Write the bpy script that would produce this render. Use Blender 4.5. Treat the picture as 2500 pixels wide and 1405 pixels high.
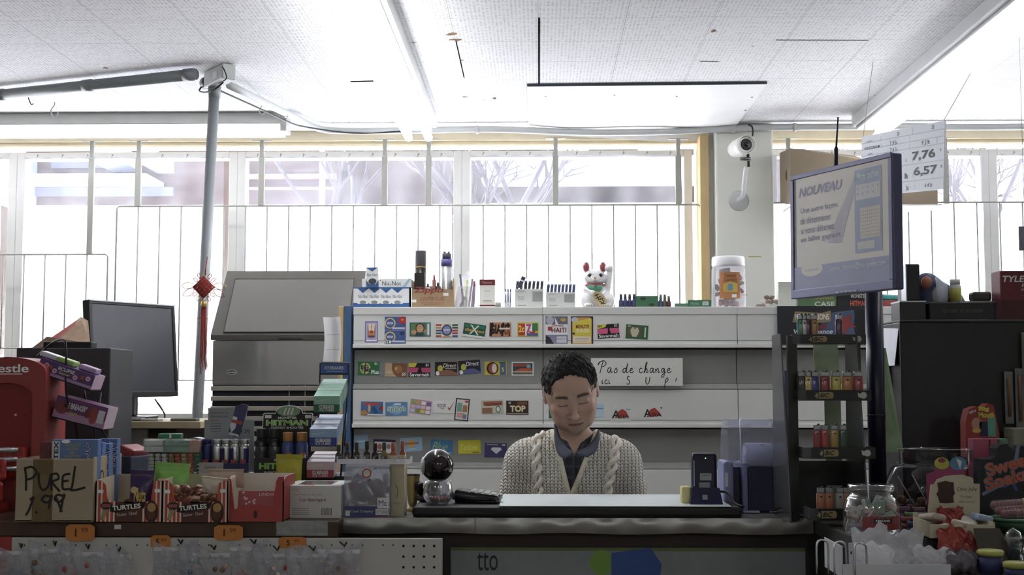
import bpy, bmesh, math, random
import numpy as np
from mathutils import Vector, Matrix, Euler
random.seed(7)
D = bpy.data
for _o in list(D.objects): D.objects.remove(_o)
SC = bpy.context.scene
COL = SC.collection
PI = math.pi
# ------------------------------------------------------------------ camera
FPX, CX, CY = 3200.0, 1250.0, 702.5
CAMZ = 1.27
TILT, YAW = math.atan(246 / FPX), math.atan(65 / FPX)
_cd = D.cameras.new('camera'); CAM = D.objects.new('camera', _cd); COL.objects.link(CAM)
_cd.sensor_width = 36; _cd.lens = FPX / 2500 * 36; _cd.clip_start = .05; _cd.clip_end = 400
CAM.rotation_euler = (PI / 2 + TILT, 0, YAW); CAM.location = (0, 0, CAMZ)
SC.camera = CAM
RCAM = Euler((PI / 2 + TILT, 0, YAW)).to_matrix()
# ------------------------------------------------------------------ light
w = D.worlds.new('sky'); SC.world = w; w.use_nodes = True
_n = w.node_tree.nodes; _l = w.node_tree.links
_bg = _n['Background']
_tc = _n.new('ShaderNodeTexCoord'); _sx = _n.new('ShaderNodeSeparateXYZ'); _cr = _n.new('ShaderNodeValToRGB')
_l.new(_tc.outputs['Generated'], _sx.inputs[0]); _l.new(_sx.outputs[2], _cr.inputs[0]); _l.new(_cr.outputs[0], _bg.inputs[0])
_cr.color_ramp.elements[0].color = (1, 1, 1, 1); _cr.color_ramp.elements[1].color = (.78, .88, 1, 1)
_bg.inputs[1].default_value = 1.1
_sl = D.lights.new('sun', 'SUN'); _sl.energy = 8.0; _sl.angle = math.radians(4); _sl.color = (1, .96, .9)
SUN = D.objects.new('sun', _sl); COL.objects.link(SUN); SUN.rotation_euler = Vector((.82, -.22, -.75)).to_track_quat('-Z', 'Y').to_euler(); SUN.location = (-8, 30, 30)
SC.view_settings.view_transform = 'Standard'; SC.view_settings.look = 'None'
SC.view_settings.exposure = 2.38; SC.view_settings.gamma = 1.0
SC.render.engine = 'CYCLES'
cy = SC.cycles
cy.max_bounces = 9; cy.diffuse_bounces = 5; cy.glossy_bounces = 4; cy.transmission_bounces = 8; cy.transparent_max_bounces = 24
cy.caustics_reflective = False; cy.caustics_refractive = False; cy.sample_clamp_indirect = 4.0; cy.blur_glossy = .6
cy.use_denoising = True
try: cy.denoiser = 'OPENIMAGEDENOISE'
except Exception: pass
# ------------------------------------------------------------------ pixel -> place
def ray(px, py): return RCAM @ Vector(((px - CX) / FPX, (CY - py) / FPX, -1))
def at(px, py, Y):
    r = ray(px, py); return Vector((0, 0, CAMZ)) + r * (Y / r.y)
def onz(px, py, z):
    r = ray(px, py); return Vector((0, 0, CAMZ)) + r * ((z - CAMZ) / r.z)
def xz(px, py, Y):
    p = at(px, py, Y); return p.x, p.z
def rec(x0, y0, x1, y1, Y):
    a = at(x0, y0, Y); b = at(x1, y1, Y); return a.x, b.x, b.z, a.z     # x0 x1 zlow zhigh
# ------------------------------------------------------------------ materials
def lin(h):
    if isinstance(h, (tuple, list)): c = [v / 255 for v in h]
    else: h = h.lstrip('#'); c = [int(h[i:i + 2], 16) / 255 for i in (0, 2, 4)]
    g = .3 * c[0] + .59 * c[1] + .11 * c[2]; c = [v + (g - v) * .17 for v in c]
    return tuple(v / 12.92 if v <= .04045 else ((v + .055) / 1.055) ** 2.4 for v in c) + (1,)
_MC = {}
def M(col, rough=.5, metal=0., var=.07, scale=14., bump=0., spec=.5, trans=0., alpha=1., emit=None, es=1., coat=0., ior=1.45, name=None):
    key = (str(col), rough, metal, var, scale, bump, spec, trans, alpha, str(emit), es, coat, ior)
    if key in _MC: return _MC[key]
    m = D.materials.new(name or 'surface'); m.use_nodes = True
    N, L = m.node_tree.nodes, m.node_tree.links
    b = N['Principled BSDF']; c = lin(col)
    b.inputs['Roughness'].default_value = rough; b.inputs['Metallic'].default_value = metal
    b.inputs['Specular IOR Level'].default_value = spec; b.inputs['Transmission Weight'].default_value = trans
    b.inputs['Alpha'].default_value = alpha; b.inputs['Coat Weight'].default_value = coat; b.inputs['IOR'].default_value = ior
    b.inputs['Base Color'].default_value = c
    if emit is not None:
        b.inputs['Emission Color'].default_value = lin(emit); b.inputs['Emission Strength'].default_value = es
    if var or bump:
        tc = N.new('ShaderNodeTexCoord'); nz = N.new('ShaderNodeTexNoise'); nz.inputs['Scale'].default_value = scale; nz.inputs['Detail'].default_value = 4
        L.new(tc.outputs['Object'], nz.inputs['Vector'])
        if var:
            mr = N.new('ShaderNodeMapRange'); mr.inputs[3].default_value = 1 - var * 2; mr.inputs[4].default_value = 1 + var * 2
            mx = N.new('ShaderNodeMix'); mx.data_type = 'RGBA'; mx.blend_type = 'MULTIPLY'; mx.inputs[0].default_value = 1
            mx.inputs[6].default_value = c; L.new(nz.outputs[0], mr.inputs[0]); L.new(mr.outputs[0], mx.inputs[7]); L.new(mx.outputs[2], b.inputs['Base Color'])
        if bump:
            bp = N.new('ShaderNodeBump'); bp.inputs['Strength'].default_value = bump; bp.inputs['Distance'].default_value = .01
            L.new(nz.outputs[0], bp.inputs['Height']); L.new(bp.outputs[0], b.inputs['Normal'])
    _MC[key] = m; return m
def clear(col='ffffff', fac=.8, rough=.1, haze=0., name='clear_plastic', scale=9., bump=.0):
    """thin see-through sheet: part transparent, part gloss and milky haze"""
    key = ('clear', str(col), fac, rough, haze, scale, bump)
    if key in _MC: return _MC[key]
    m = D.materials.new(name); m.use_nodes = True
    N, L = m.node_tree.nodes, m.node_tree.links
    b = N['Principled BSDF']; out = N['Material Output']
    b.inputs['Base Color'].default_value = lin(col); b.inputs['Roughness'].default_value = rough
    tr = N.new('ShaderNodeBsdfTransparent'); tr.inputs[0].default_value = lin(col)
    tl = N.new('ShaderNodeBsdfTranslucent'); tl.inputs[0].default_value = lin(col)
    tc = N.new('ShaderNodeTexCoord'); nz = N.new('ShaderNodeTexNoise'); nz.inputs['Scale'].default_value = scale; nz.inputs['Detail'].default_value = 6
    mr = N.new('ShaderNodeMapRange'); mr.inputs[1].default_value = .35; mr.inputs[2].default_value = .7
    mr.inputs[3].default_value = max(0, 1 - fac - .06); mr.inputs[4].default_value = min(1, 1 - fac + .1)
    L.new(tc.outputs['Object'], nz.inputs[0]); L.new(nz.outputs[0], mr.inputs[0])
    bp = N.new('ShaderNodeBump'); bp.inputs['Strength'].default_value = bump; bp.inputs['Distance'].default_value = .02; nb = N.new('ShaderNodeTexNoise'); nb.inputs['Scale'].default_value = scale * 3; nb.inputs['Distortion'].default_value = 1.5; L.new(tc.outputs['Object'], nb.inputs[0]); L.new(nb.outputs[0], bp.inputs['Height']); L.new(bp.outputs[0], b.inputs['Normal'])
    m1 = N.new('ShaderNodeMixShader'); m1.inputs[0].default_value = haze; L.new(b.outputs[0], m1.inputs[1]); L.new(tl.outputs[0], m1.inputs[2])
    m2 = N.new('ShaderNodeMixShader'); L.new(mr.outputs[0], m2.inputs[0]); L.new(tr.outputs[0], m2.inputs[1]); L.new(m1.outputs[0], m2.inputs[2])
    L.new(m2.outputs[0], out.inputs[0]); _MC[key] = m; return m
def glassy(col='ffffff', edge=.75, name='clear_glass', rough=.03, base=.06):
    """glass read as a shell: clear where faced, bright at grazing angles"""
    key = ('glassy', str(col), edge, rough, base)
    if key in _MC: return _MC[key]
    m = D.materials.new(name); m.use_nodes = True
    N, L = m.node_tree.nodes, m.node_tree.links; out = N['Material Output']; N.remove(N['Principled BSDF'])
    tr = N.new('ShaderNodeBsdfTransparent'); tr.inputs[0].default_value = lin(col)
    gl = N.new('ShaderNodeBsdfGlossy'); gl.inputs[0].default_value = (1, 1, 1, 1); gl.inputs[1].default_value = rough
    lw = N.new('ShaderNodeLayerWeight'); lw.inputs[0].default_value = .35
    nz = N.new('ShaderNodeTexNoise'); nz.inputs['Scale'].default_value = 30; tc = N.new('ShaderNodeTexCoord'); L.new(tc.outputs['Object'], nz.inputs[0])
    bp = N.new('ShaderNodeBump'); bp.inputs['Strength'].default_value = .15; L.new(nz.outputs[0], bp.inputs['Height']); L.new(bp.outputs[0], gl.inputs['Normal'])
    mr = N.new('ShaderNodeMapRange'); mr.inputs[3].default_value = base; mr.inputs[4].default_value = edge; L.new(lw.outputs['Facing'], mr.inputs[0])
    mx = N.new('ShaderNodeMixShader'); L.new(mr.outputs[0], mx.inputs[0]); L.new(tr.outputs[0], mx.inputs[1]); L.new(gl.outputs[0], mx.inputs[2]); L.new(mx.outputs[0], out.inputs[0])
    _MC[key] = m; return m
# ------------------------------------------------------------------ mesh builder
_TXT = {}
def text_geo(s, bold=0., shear=0.):
    k = (s, bold, shear)
    if k not in _TXT:
        c = D.curves.new('t', 'FONT'); c.body = s; c.offset = bold; c.shear = shear; c.size = 1; c.resolution_u = 3; c.fill_mode = 'FRONT'
        o = D.objects.new('t', c); COL.objects.link(o)
        dg = bpy.context.evaluated_depsgraph_get(); me = D.meshes.new_from_object(o.evaluated_get(dg))
        v = [tuple(p.co) for p in me.vertices]; f = [tuple(p.vertices) for p in me.polygons]
        D.objects.remove(o); D.curves.remove(c); D.meshes.remove(me)
        if v:
            x0 = min(p[0] for p in v); x1 = max(p[0] for p in v); z0 = min(p[1] for p in v); z1 = max(p[1] for p in v)
        else: x0 = x1 = z0 = z1 = 0
        _TXT[k] = (v, f, x0, x1, z0, z1)
    return _TXT[k]
_BX = {}
def bevbox(sx, sy, sz, b, seg=2):
    k = (round(sx, 5), round(sy, 5), round(sz, 5), round(b, 5), seg)
    if k not in _BX:
        bm = bmesh.new(); bmesh.ops.create_cube(bm, size=1)
        for v in bm.verts: v.co.x *= sx; v.co.y *= sy; v.co.z *= sz
        bmesh.ops.bevel(bm, geom=bm.edges[:], offset=min(b, sx * .49, sy * .49, sz * .49), segments=seg, affect='EDGES', profile=.5)
        bm.verts.index_update(); _BX[k] = ([tuple(v.co) for v in bm.verts], [tuple(v.index for v in f.verts) for f in bm.faces]); bm.free()
    return _BX[k]
def catmull(pts, n=6, closed=False):
    P = [Vector(p) for p in pts]; out = []; m = len(P)
    rng = range(m) if closed else range(m - 1)
    for i in rng:
        p0 = P[(i - 1) % m] if (closed or i > 0) else P[0] * 2 - P[1]; p1 = P[i]; p2 = P[(i + 1) % m]
        p3 = P[(i + 2) % m] if (closed or i + 2 < m) else P[-1] * 2 - P[-2]
        for j in range(n):
            t = j / n
            out.append(.5 * ((2 * p1) + (p2 - p0) * t + (2 * p0 - 5 * p1 + 4 * p2 - p3) * t * t + (3 * p1 - p0 - 3 * p2 + p3) * t ** 3))
    if not closed: out.append(P[-1])
    return out
class MB:
    def __init__(s): s.v = []; s.f = []; s.m = []; s.s = []; s.mats = []; s.T = Matrix()
    def mi(s, m):
        if m not in s.mats: s.mats.append(m)
        return s.mats.index(m)
    def add(s, v, f, m, smooth=False):
        o = len(s.v); T = s.T; i = s.mi(m)
        s.v += [tuple(T @ Vector(p)) for p in v]
        for q in f: s.f.append(tuple(a + o for a in q)); s.m.append(i); s.s.append(smooth)
        return s
    def at(s, loc=(0, 0, 0), rot=(0, 0, 0), sc=None):
        s.T = Matrix.Translation(loc) @ Euler(rot).to_matrix().to_4x4()
        if sc: s.T = s.T @ Matrix.Diagonal((*sc, 1))
        return s
    def box(s, x0, x1, y0, y1, z0, z1, m, b=0.):
        if x1 < x0: x0, x1 = x1, x0
        if y1 < y0: y0, y1 = y1, y0
        if z1 < z0: z0, z1 = z1, z0
        c = ((x0 + x1) / 2, (y0 + y1) / 2, (z0 + z1) / 2)
        if b:
            v, f = bevbox(x1 - x0, y1 - y0, z1 - z0, b)
            return s.add([(p[0] + c[0], p[1] + c[1], p[2] + c[2]) for p in v], f, m)
        v = [(x, y, z) for x in (x0, x1) for y in (y0, y1) for z in (z0, z1)]
        return s.add(v, [(0, 1, 3, 2), (4, 6, 7, 5), (0, 4, 5, 1), (2, 3, 7, 6), (0, 2, 6, 4), (1, 5, 7, 3)], m)
    def rect(s, x0, x1, z0, z1, y, m): return s.add([(x0, y, z0), (x1, y, z0), (x1, y, z1), (x0, y, z1)], [(0, 1, 2, 3)], m)
    def poly(s, pts, y, m): return s.add([(p[0], y, p[1]) for p in pts], [tuple(range(len(pts)))], m)
    def disc(s, x, z, r, y, m, rz=None, n=20): 
        rz = rz or r
        return s.poly([(x + r * math.cos(2 * PI * i / n), z + rz * math.sin(2 * PI * i / n)) for i in range(n)], y, m)
    def prism(s, pts, y0, y1, m):
        """pts in x,z; extruded along y"""
        n = len(pts); v = [(p[0], y0, p[1]) for p in pts] + [(p[0], y1, p[1]) for p in pts]
        f = [tuple(range(n)), tuple(range(2 * n - 1, n - 1, -1))] + [(i, i + n, (i + 1) % n + n, (i + 1) % n) for i in range(n)]
        return s.add(v, f, m)
    def slab(s, q, t, m):
        """four 3d corners, thickness t away from the viewer side"""
        a, b, c, d = [Vector(p) for p in q]; n = (b - a).cross(d - a).normalized() * -t
        v = [a, b, c, d, a + n, b + n, c + n, d + n]
        return s.add(v, [(0, 1, 2, 3), (7, 6, 5, 4), (0, 4, 5, 1), (1, 5, 6, 2), (2, 6, 7, 3), (3, 7, 4, 0)], m)
    def lathe(s, prof, m, c=(0, 0, 0), n=24, smooth=True, sy=1.):
        v = []; f = []
        for (r, z) in prof:
            for i in range(n): v.append((c[0] + r * math.cos(2 * PI * i / n), c[1] + r * sy * math.sin(2 * PI * i / n), c[2] + z))
        for k in range(len(prof) - 1):
            for i in range(n): j = (i + 1) % n; f.append((k * n + i, k * n + j, (k + 1) * n + j, (k + 1) * n + i))
        if prof[0][0] > 1e-5: f.append(tuple(range(n - 1, -1, -1)))
        if prof[-1][0] > 1e-5: f.append(tuple((len(prof) - 1) * n + i for i in range(n)))
        return s.add(v, f, m, smooth)
    def cyl(s, c, r, h, m, n=20, smooth=True): return s.lathe([(r, 0), (r, h)], m, c, n, smooth)
    def ball(s, c, r, m, n=16, sc=(1, 1, 1)):
        v = []; f = []; h = n // 2
        for k in range(h + 1):
            a = PI * k / h
            for i in range(n): b = 2 * PI * i / n; v.append((c[0] + r * sc[0] * math.sin(a) * math.cos(b), c[1] + r * sc[1] * math.sin(a) * math.sin(b), c[2] - r * sc[2] * math.cos(a)))
        for k in range(h):
            for i in range(n): j = (i + 1) % n; f.append((k * n + i, k * n + j, (k + 1) * n + j, (k + 1) * n + i))
        return s.add(v, f, m, True)
    def tube(s, pts, r, m, n=8, closed=False, sm=0, flat=1.):
        if sm: pts = catmull(pts, sm, closed)
        P = [Vector(p) for p in pts]; k = len(P); v = []; f = []; up = None
        R = r if isinstance(r, (list, tuple)) else [r] * k
        if len(R) != k: R = [R[min(len(R) - 1, int(i * len(R) / k))] for i in range(k)]
        for i in range(k):
            if closed: d = P[(i + 1) % k] - P[i - 1]
            else: d = P[min(i + 1, k - 1)] - P[max(i - 1, 0)]
            d = d.normalized() if d.length > 1e-9 else Vector((0, 0, 1))
            if up is None: up = Vector((0, 0, 1)) if abs(d.z) < .9 else Vector((1, 0, 0))
            a = d.cross(up); a = a.normalized() if a.length > 1e-6 else d.orthogonal().normalized(); bb = a.cross(d).normalized(); up = bb
            for j in range(n):
                t = 2 * PI * j / n; v.append(P[i] + a * (math.cos(t) * R[i]) + bb * (math.sin(t) * R[i] * flat))
        for i in range(k if closed else k - 1):
            i2 = (i + 1) % k
            for j in range(n): j2 = (j + 1) % n; f.append((i * n + j, i * n + j2, i2 * n + j2, i2 * n + j))
        if not closed: f.append(tuple(range(n - 1, -1, -1))); f.append(tuple((k - 1) * n + j for j in range(n)))
        return s.add(v, f, m, True)
    def text(s, t, x, z, y, h, m, w=None, bold=0., shear=0., rot=0., back=False):
        """lettering centred on x,z in the plane y facing -y; h = height of the whole line"""
        v, f, x0, x1, z0, z1 = text_geo(t, bold, shear)
        if not v: return s
        k = h / max(z1 - z0, 1e-4); kx = (w / max(x1 - x0, 1e-4)) if w else k
        ca, sa = math.cos(rot), math.sin(rot); o = []
        for p in v:
            a = (p[0] - (x0 + x1) / 2) * kx; b = (p[1] - (z0 + z1) / 2) * k
            o.append((x + a * ca - b * sa, y, z + a * sa + b * ca))
        return s.add(o, f, m)
    def stroke(s, pts, wd, y, m, sm=5, c=(0, 0), k=(1, 1)):
        """flat pen line in the x,z plane"""
        P = catmull([(c[0] + p[0] * k[0], 0, c[1] + p[1] * k[1]) for p in pts], sm) if len(pts) > 2 else [Vector((c[0] + p[0] * k[0], 0, c[1] + p[1] * k[1])) for p in pts]
        v = []; f = []; n = len(P)
        for i in range(n):
            d = P[min(i + 1, n - 1)] - P[max(i - 1, 0)]; d = d.normalized() if d.length > 1e-9 else Vector((1, 0, 0))
            q = Vector((-d.z, 0, d.x)) * wd / 2; yy = Vector((0, y - .00003 * (i % 2), 0)); v += [P[i] + q + yy, P[i] - q + yy]
        for i in range(n - 1): f.append((2 * i, 2 * i + 1, 2 * i + 3, 2 * i + 2))
        return s.add(v, f, m)
    def grid(s, fn, nu, nv, m, smooth=True):
        v = [fn(i / nu, j / nv) for j in range(nv + 1) for i in range(nu + 1)]
        f = [(j * (nu + 1) + i, j * (nu + 1) + i + 1, (j + 1) * (nu + 1) + i + 1, (j + 1) * (nu + 1) + i) for j in range(nv) for i in range(nu)]
        return s.add(v, f, m, smooth)
    def build(s, name, parent=None, loc=(0, 0, 0), rot=(0, 0, 0), label=None, cat=None, group=None, kind=None):
        me = D.meshes.new(name); me.from_pydata(s.v, [], s.f); me.update()
        for m in s.mats: me.materials.append(m)
        me.polygons.foreach_set('material_index', s.m); me.polygons.foreach_set('use_smooth', s.s)
        return link(name, me, parent, loc, rot, label, cat, group, kind)
def link(name, me, parent=None, loc=(0, 0, 0), rot=(0, 0, 0), label=None, cat=None, group=None, kind=None):
    o = D.objects.new(name, me); COL.objects.link(o)
    if parent: o.parent = parent
    o.location = loc; o.rotation_euler = rot
    return tag(o, label, cat, group, kind)
def tag(o, label=None, cat=None, group=None, kind=None):
    if label: o['label'] = label
    if cat: o['category'] = cat
    if group: o['group'] = group
    if kind: o['kind'] = kind
    return o
def thing(name, label, cat, loc=(0, 0, 0), rotz=0., group=None, rot=None):
    o = D.objects.new(name, None); COL.objects.link(o); o.empty_display_size = .05
    o.location = loc; o.rotation_euler = rot or (0, 0, rotz); return tag(o, label, cat, group)
def copy_tree(o, loc, rot=None, label=None, group=None, parent=None, mats=None):
    c = o.copy(); COL.objects.link(c)
    if parent: c.parent = parent
    else:
        c.location = loc
        if rot is not None: c.rotation_euler = rot
    if label: c['label'] = label
    if group: c['group'] = group
    for ch in o.children: copy_tree(ch, None, parent=c)
    return c
def struct(mb, name, **k): return mb.build(name, kind='structure', **k)
# ------------------------------------------------------------------ implicit surfaces (for rounded, organic shapes)
def smin(a, b, k):
    h = np.clip(.5 + .5 * (b - a) / k, 0, 1); return b * (1 - h) + a * h - k * h * (1 - h)
def smax(a, b, k): return -smin(-a, -b, k)
def ell(X, Y, Z, c, r):
    x, y, z = (X - c[0]) / r[0], (Y - c[1]) / r[1], (Z - c[2]) / r[2]
    q = np.sqrt(x * x + y * y + z * z) + 1e-9; g = np.sqrt((x / r[0]) ** 2 + (y / r[1]) ** 2 + (z / r[2]) ** 2) + 1e-9
    return q * (q - 1) / g
def caps(X, Y, Z, a, b, ra, rb):
    a = np.array(a, float); b = np.array(b, float); d = b - a; L = (d * d).sum()
    t = np.clip(((X - a[0]) * d[0] + (Y - a[1]) * d[1] + (Z - a[2]) * d[2]) / L, 0, 1)
    return np.sqrt((X - a[0] - t * d[0]) ** 2 + (Y - a[1] - t * d[1]) ** 2 + (Z - a[2] - t * d[2]) ** 2) - (ra + (rb - ra) * t)
def isomesh(fn, lo, hi, h):
    """surface nets over fn(X,Y,Z)<0; returns verts, quads"""
    ax = [np.arange(lo[i], hi[i] + h, h) for i in range(3)]
    X, Y, Z = np.meshgrid(*ax, indexing='ij'); F = fn(X, Y, Z).astype(np.float32); n = F.shape
    ins = F < 0
    c = [ins[dx:n[0] - 1 + dx, dy:n[1] - 1 + dy, dz:n[2] - 1 + dz] for dx in (0, 1) for dy in (0, 1) for dz in (0, 1)]
    cnt = sum(a.astype(np.int8) for a in c); act = (cnt > 0) & (cnt < 8)
    I = np.argwhere(act); idx = -np.ones(act.shape, np.int64); idx[act] = np.arange(len(I))
    acc = np.zeros((len(I), 3)); wt = np.zeros(len(I))
    cor = [(dx, dy, dz) for dx in (0, 1) for dy in (0, 1) for dz in (0, 1)]
    for p in range(8):
        for q in range(p + 1, 8):
            dd = [abs(cor[p][k] - cor[q][k]) for k in range(3)]
            if sum(dd) != 1: continue
            fa = F[I[:, 0] + cor[p][0], I[:, 1] + cor[p][1], I[:, 2] + cor[p][2]]; fb = F[I[:, 0] + cor[q][0], I[:, 1] + cor[q][1], I[:, 2] + cor[q][2]]
            mk = (fa < 0) != (fb < 0); t = np.where(mk, fa / np.where(mk, fa - fb, 1), 0)
            P = np.array(cor[p])[None] + t[:, None] * (np.array(cor[q]) - np.array(cor[p]))[None]
            acc[mk] += P[mk]; wt[mk] += 1
    V = np.array(lo)[None] + h * (I + acc / wt[:, None]); quads = []
    for a in range(3):
        b, d = (a + 1) % 3, (a + 2) % 3
        s0 = [slice(1, -1)] * 3; s0[a] = slice(0, n[a] - 1); s1 = list(s0); s1[a] = slice(1, n[a])
        A = ins[tuple(s0)]; B = ins[tuple(s1)]
        E = np.argwhere(A != B); 
        if not len(E): continue
        fl = A[E[:, 0], E[:, 1], E[:, 2]]
        E = E + 1; E[:, a] -= 1
        def g(ob, od):
            q = E.copy(); q[:, b] += ob; q[:, d] += od; return idx[q[:, 0], q[:, 1], q[:, 2]]
        Q = np.stack([g(-1, -1), g(0, -1), g(0, 0), g(-1, 0)], 1)
        Q[~fl] = Q[~fl][:, ::-1]; quads.append(Q)
    return V, np.concatenate(quads)
def isobj(fn, lo, hi, h, name, mats, matfn=None, parent=None, T=None, **k):
    V, Q = isomesh(fn, lo, hi, h)
    me = D.meshes.new(name); me.vertices.add(len(V)); Vt = V if T is None else V @ np.array(T.to_3x3()).T + np.array(T.translation)
    me.vertices.foreach_set('co', Vt.astype(np.float32).ravel())
    me.loops.add(len(Q) * 4); me.loops.foreach_set('vertex_index', Q.ravel().astype(np.int32))
    me.polygons.add(len(Q)); me.polygons.foreach_set('loop_start', np.arange(0, len(Q) * 4, 4, dtype=np.int32))
    if matfn is not None:
        C = V[Q].mean(1); me.polygons.foreach_set('material_index', matfn(C[:, 0], C[:, 1], C[:, 2]).astype(np.int32))
    me.polygons.foreach_set('use_smooth', np.ones(len(Q), bool))
    for m in mats: me.materials.append(m)
    me.update(calc_edges=True); me.validate()
    return link(name, me, parent, **k)
# ================================================================== the place
ZC = CAMZ + 1.28; YW = 6.46
WHITE = M('d9d9d4', .6, var=.03); CREAM = M('dccfae', .6, var=.05); WOODP = M('c9ab74', .6, var=.12, scale=5); OFFW = M('d6d7ce', .7, var=.05, scale=3)
BLK = M('17171a', .45); BROWN = M('3c2414', .6, var=.2, scale=20); SKN = None
def ceiling_mat():
    m = D.materials.new('perforated_ceiling_tile'); m.use_nodes = True
    N, L = m.node_tree.nodes, m.node_tree.links; b = N['Principled BSDF']; b.inputs['Roughness'].default_value = .8
    tc = N.new('ShaderNodeTexCoord'); sp = N.new('ShaderNodeSeparateXYZ'); L.new(tc.outputs['Object'], sp.inputs[0])
    def mt(op, a, c=None, d=None):
        n = N.new('ShaderNodeMath'); n.operation = op
        for i, q in enumerate((a, c, d)):
            if q is None: continue
            if isinstance(q, (int, float)): n.inputs[i].default_value = q
            else: L.new(q, n.inputs[i])
        return n.outputs[0]
    x, y = sp.outputs[0], sp.outputs[1]; S = .3048
    fx = mt('PINGPONG', x, S / 2); fy = mt('PINGPONG', mt('ADD', y, -.191), S / 2)
    nz = N.new('ShaderNodeTexNoise'); nz.inputs['Scale'].default_value = 1.3; L.new(tc.outputs['Object'], nz.inputs[0])
    wl = mt('MULTIPLY_ADD', nz.outputs[0], .0022, .0001)
    line = mt('MAXIMUM', mt('LESS_THAN', fx, wl), mt('LESS_THAN', fy, mt('MULTIPLY', wl, .9)))
    h = .01385
    dx = mt('SUBTRACT', mt('FRACT', mt('DIVIDE', x, h)), .5); dy = mt('SUBTRACT', mt('FRACT', mt('DIVIDE', y, h * 1.15)), .5)
    d2 = mt('ADD', mt('MULTIPLY', dx, dx), mt('MULTIPLY', dy, dy))
    cx = mt('FLOOR', mt('DIVIDE', x, h)); cyy = mt('FLOOR', mt('DIVIDE', y, h * 1.15))
    cb = N.new('ShaderNodeCombineXYZ'); L.new(cx, cb.inputs[0]); L.new(cyy, cb.inputs[1])
    wn = N.new('ShaderNodeTexWhiteNoise'); L.new(cb.outputs[0], wn.inputs['Vector'])
    dot = mt('LESS_THAN', d2, mt('MULTIPLY_ADD', wn.outputs[0], .1, -.005))
    f = mt('MAXIMUM', mt('MULTIPLY', line, .55), mt('MULTIPLY', dot, .42))
    mx = N.new('ShaderNodeMix'); mx.data_type = 'RGBA'; L.new(f, mx.inputs[0]); mx.inputs[6].default_value = lin('e6e6ea'); mx.inputs[7].default_value = lin('45464a')
    L.new(mx.outputs[2], b.inputs['Base Color']); return m
CEILM = ceiling_mat(); STAIN = M('7a5a34', .9, var=.2, scale=60); GAP = M('2b2a28', .9)
mb = MB(); mb.add([(-5, -4, ZC), (5, -4, ZC), (5, YW + .3, ZC), (-5, YW + .3, ZC), (-5, -4, ZC + .1), (5, -4, ZC + .1), (5, YW + .3, ZC + .1), (-5, YW + .3, ZC + .1)],
    [(3, 2, 1, 0), (4, 5, 6, 7), (0, 1, 5, 4), (2, 3, 7, 6), (1, 2, 6, 5), (3, 0, 4, 7)], CEILM)
def blotch(px, py, wx, wy, m):
    c = onz(px, py, ZC - .0006); n = 9; pts = []
    for i in range(n):
        a = 2 * PI * i / n; r = random.uniform(.4, 1); pts.append((c.x + wx * r * math.cos(a), c.y + wy * r * math.sin(a), c.z))
    mb.add(pts, [tuple(range(n - 1, -1, -1))], m)
for q in [(258, 166, .02, .02), (1102, 84, .03, .03), (1112, 97, .035, .025), (1010, 104, .014, .01), (1135, 237, .02, .02), (1207, 240, .012, .03), (1743, 76, .012, .03), (1128, 147, .01, .01),
          (1002, 173, .008, .03), (2242, 152, .018, .02), (2141, 233, .02, .02), (1838, 113, .01, .01), (2356, 67, .008, .02), (1182, 243, .006, .01)]: blotch(*q, STAIN)
def ceil_line(a, b, wd, m=GAP):
    p = onz(*a, ZC - .0008); q = onz(*b, ZC - .0008); d = (q - p).normalized(); n = Vector((-d.y, d.x, 0)) * wd / 2
    mb.add([p + n, p - n, q - n, q + n], [(0, 1, 2, 3), (3, 2, 1, 0)], m)
ceil_line((856, 200), (912, 198), .02); ceil_line((1895, 98), (2120, 99), .007); ceil_line((1708, 150), (1755, 151), .007)
ceil_line((1316, 43), (1316, 208), .006); ceil_line((1113, 100), (1133, 190), .004)
struct(mb, 'ceiling')
FLM = M('8c857a', .5, var=.12, scale=6)
struct(MB().box(-5, 5, -4, YW + .3, -.1, 0, FLM), 'floor')
SW = M('b9b6ad', .8, var=.05, scale=2)
struct(MB().box(-5.1, -5, -4, YW + .3, 0, ZC, SW), 'wall_left'); struct(MB().box(5, 5.1, -4, YW + .3, 0, ZC, SW), 'wall_right'); struct(MB().box(-5, 5, -4.1, -4, 0, ZC, SW), 'wall_front')
# window wall
ZS = at(1315, 1003, YW).z; ZT = at(1315, 366, YW).z
X = lambda px: at(px, 500, YW).x
mb = MB(); mb.box(-5, 5, YW, YW + .16, 0, ZS - .02, OFFW); mb.box(-5, 5, YW, YW + .16, ZT + .03, ZC, CREAM)
for a, b in ((X(1660) + .09, X(1880)),): mb.box(a, b, YW, YW + .16, ZS - .02, ZT + .03, OFFW)
struct(mb, 'wall_back')
# rough brown gap under the ceiling edge
mb = MB(); n = 90; v = []; f = []
xa, xb = X(-60), X(2560)
for i in range(n + 1):
    x = xa + (xb - xa) * i / n; z = at(1315, 333 - 6 * i / n, YW - .012).z; z2 = z - random.uniform(.012, .022); v += [(x, YW - .012, z + .004), (x, YW - .012, z2)]
for i in range(n): f.append((2 * i, 2 * i + 1, 2 * i + 3, 2 * i + 2))
mb.add(v, f, M('5a4128', .9, var=.25, scale=30)); struct(mb, 'trim_1')
struct(MB().box(-5, 5, YW - .05, YW, ZS - .045, ZS - .01, WHITE, .006), 'trim_2')
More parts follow.
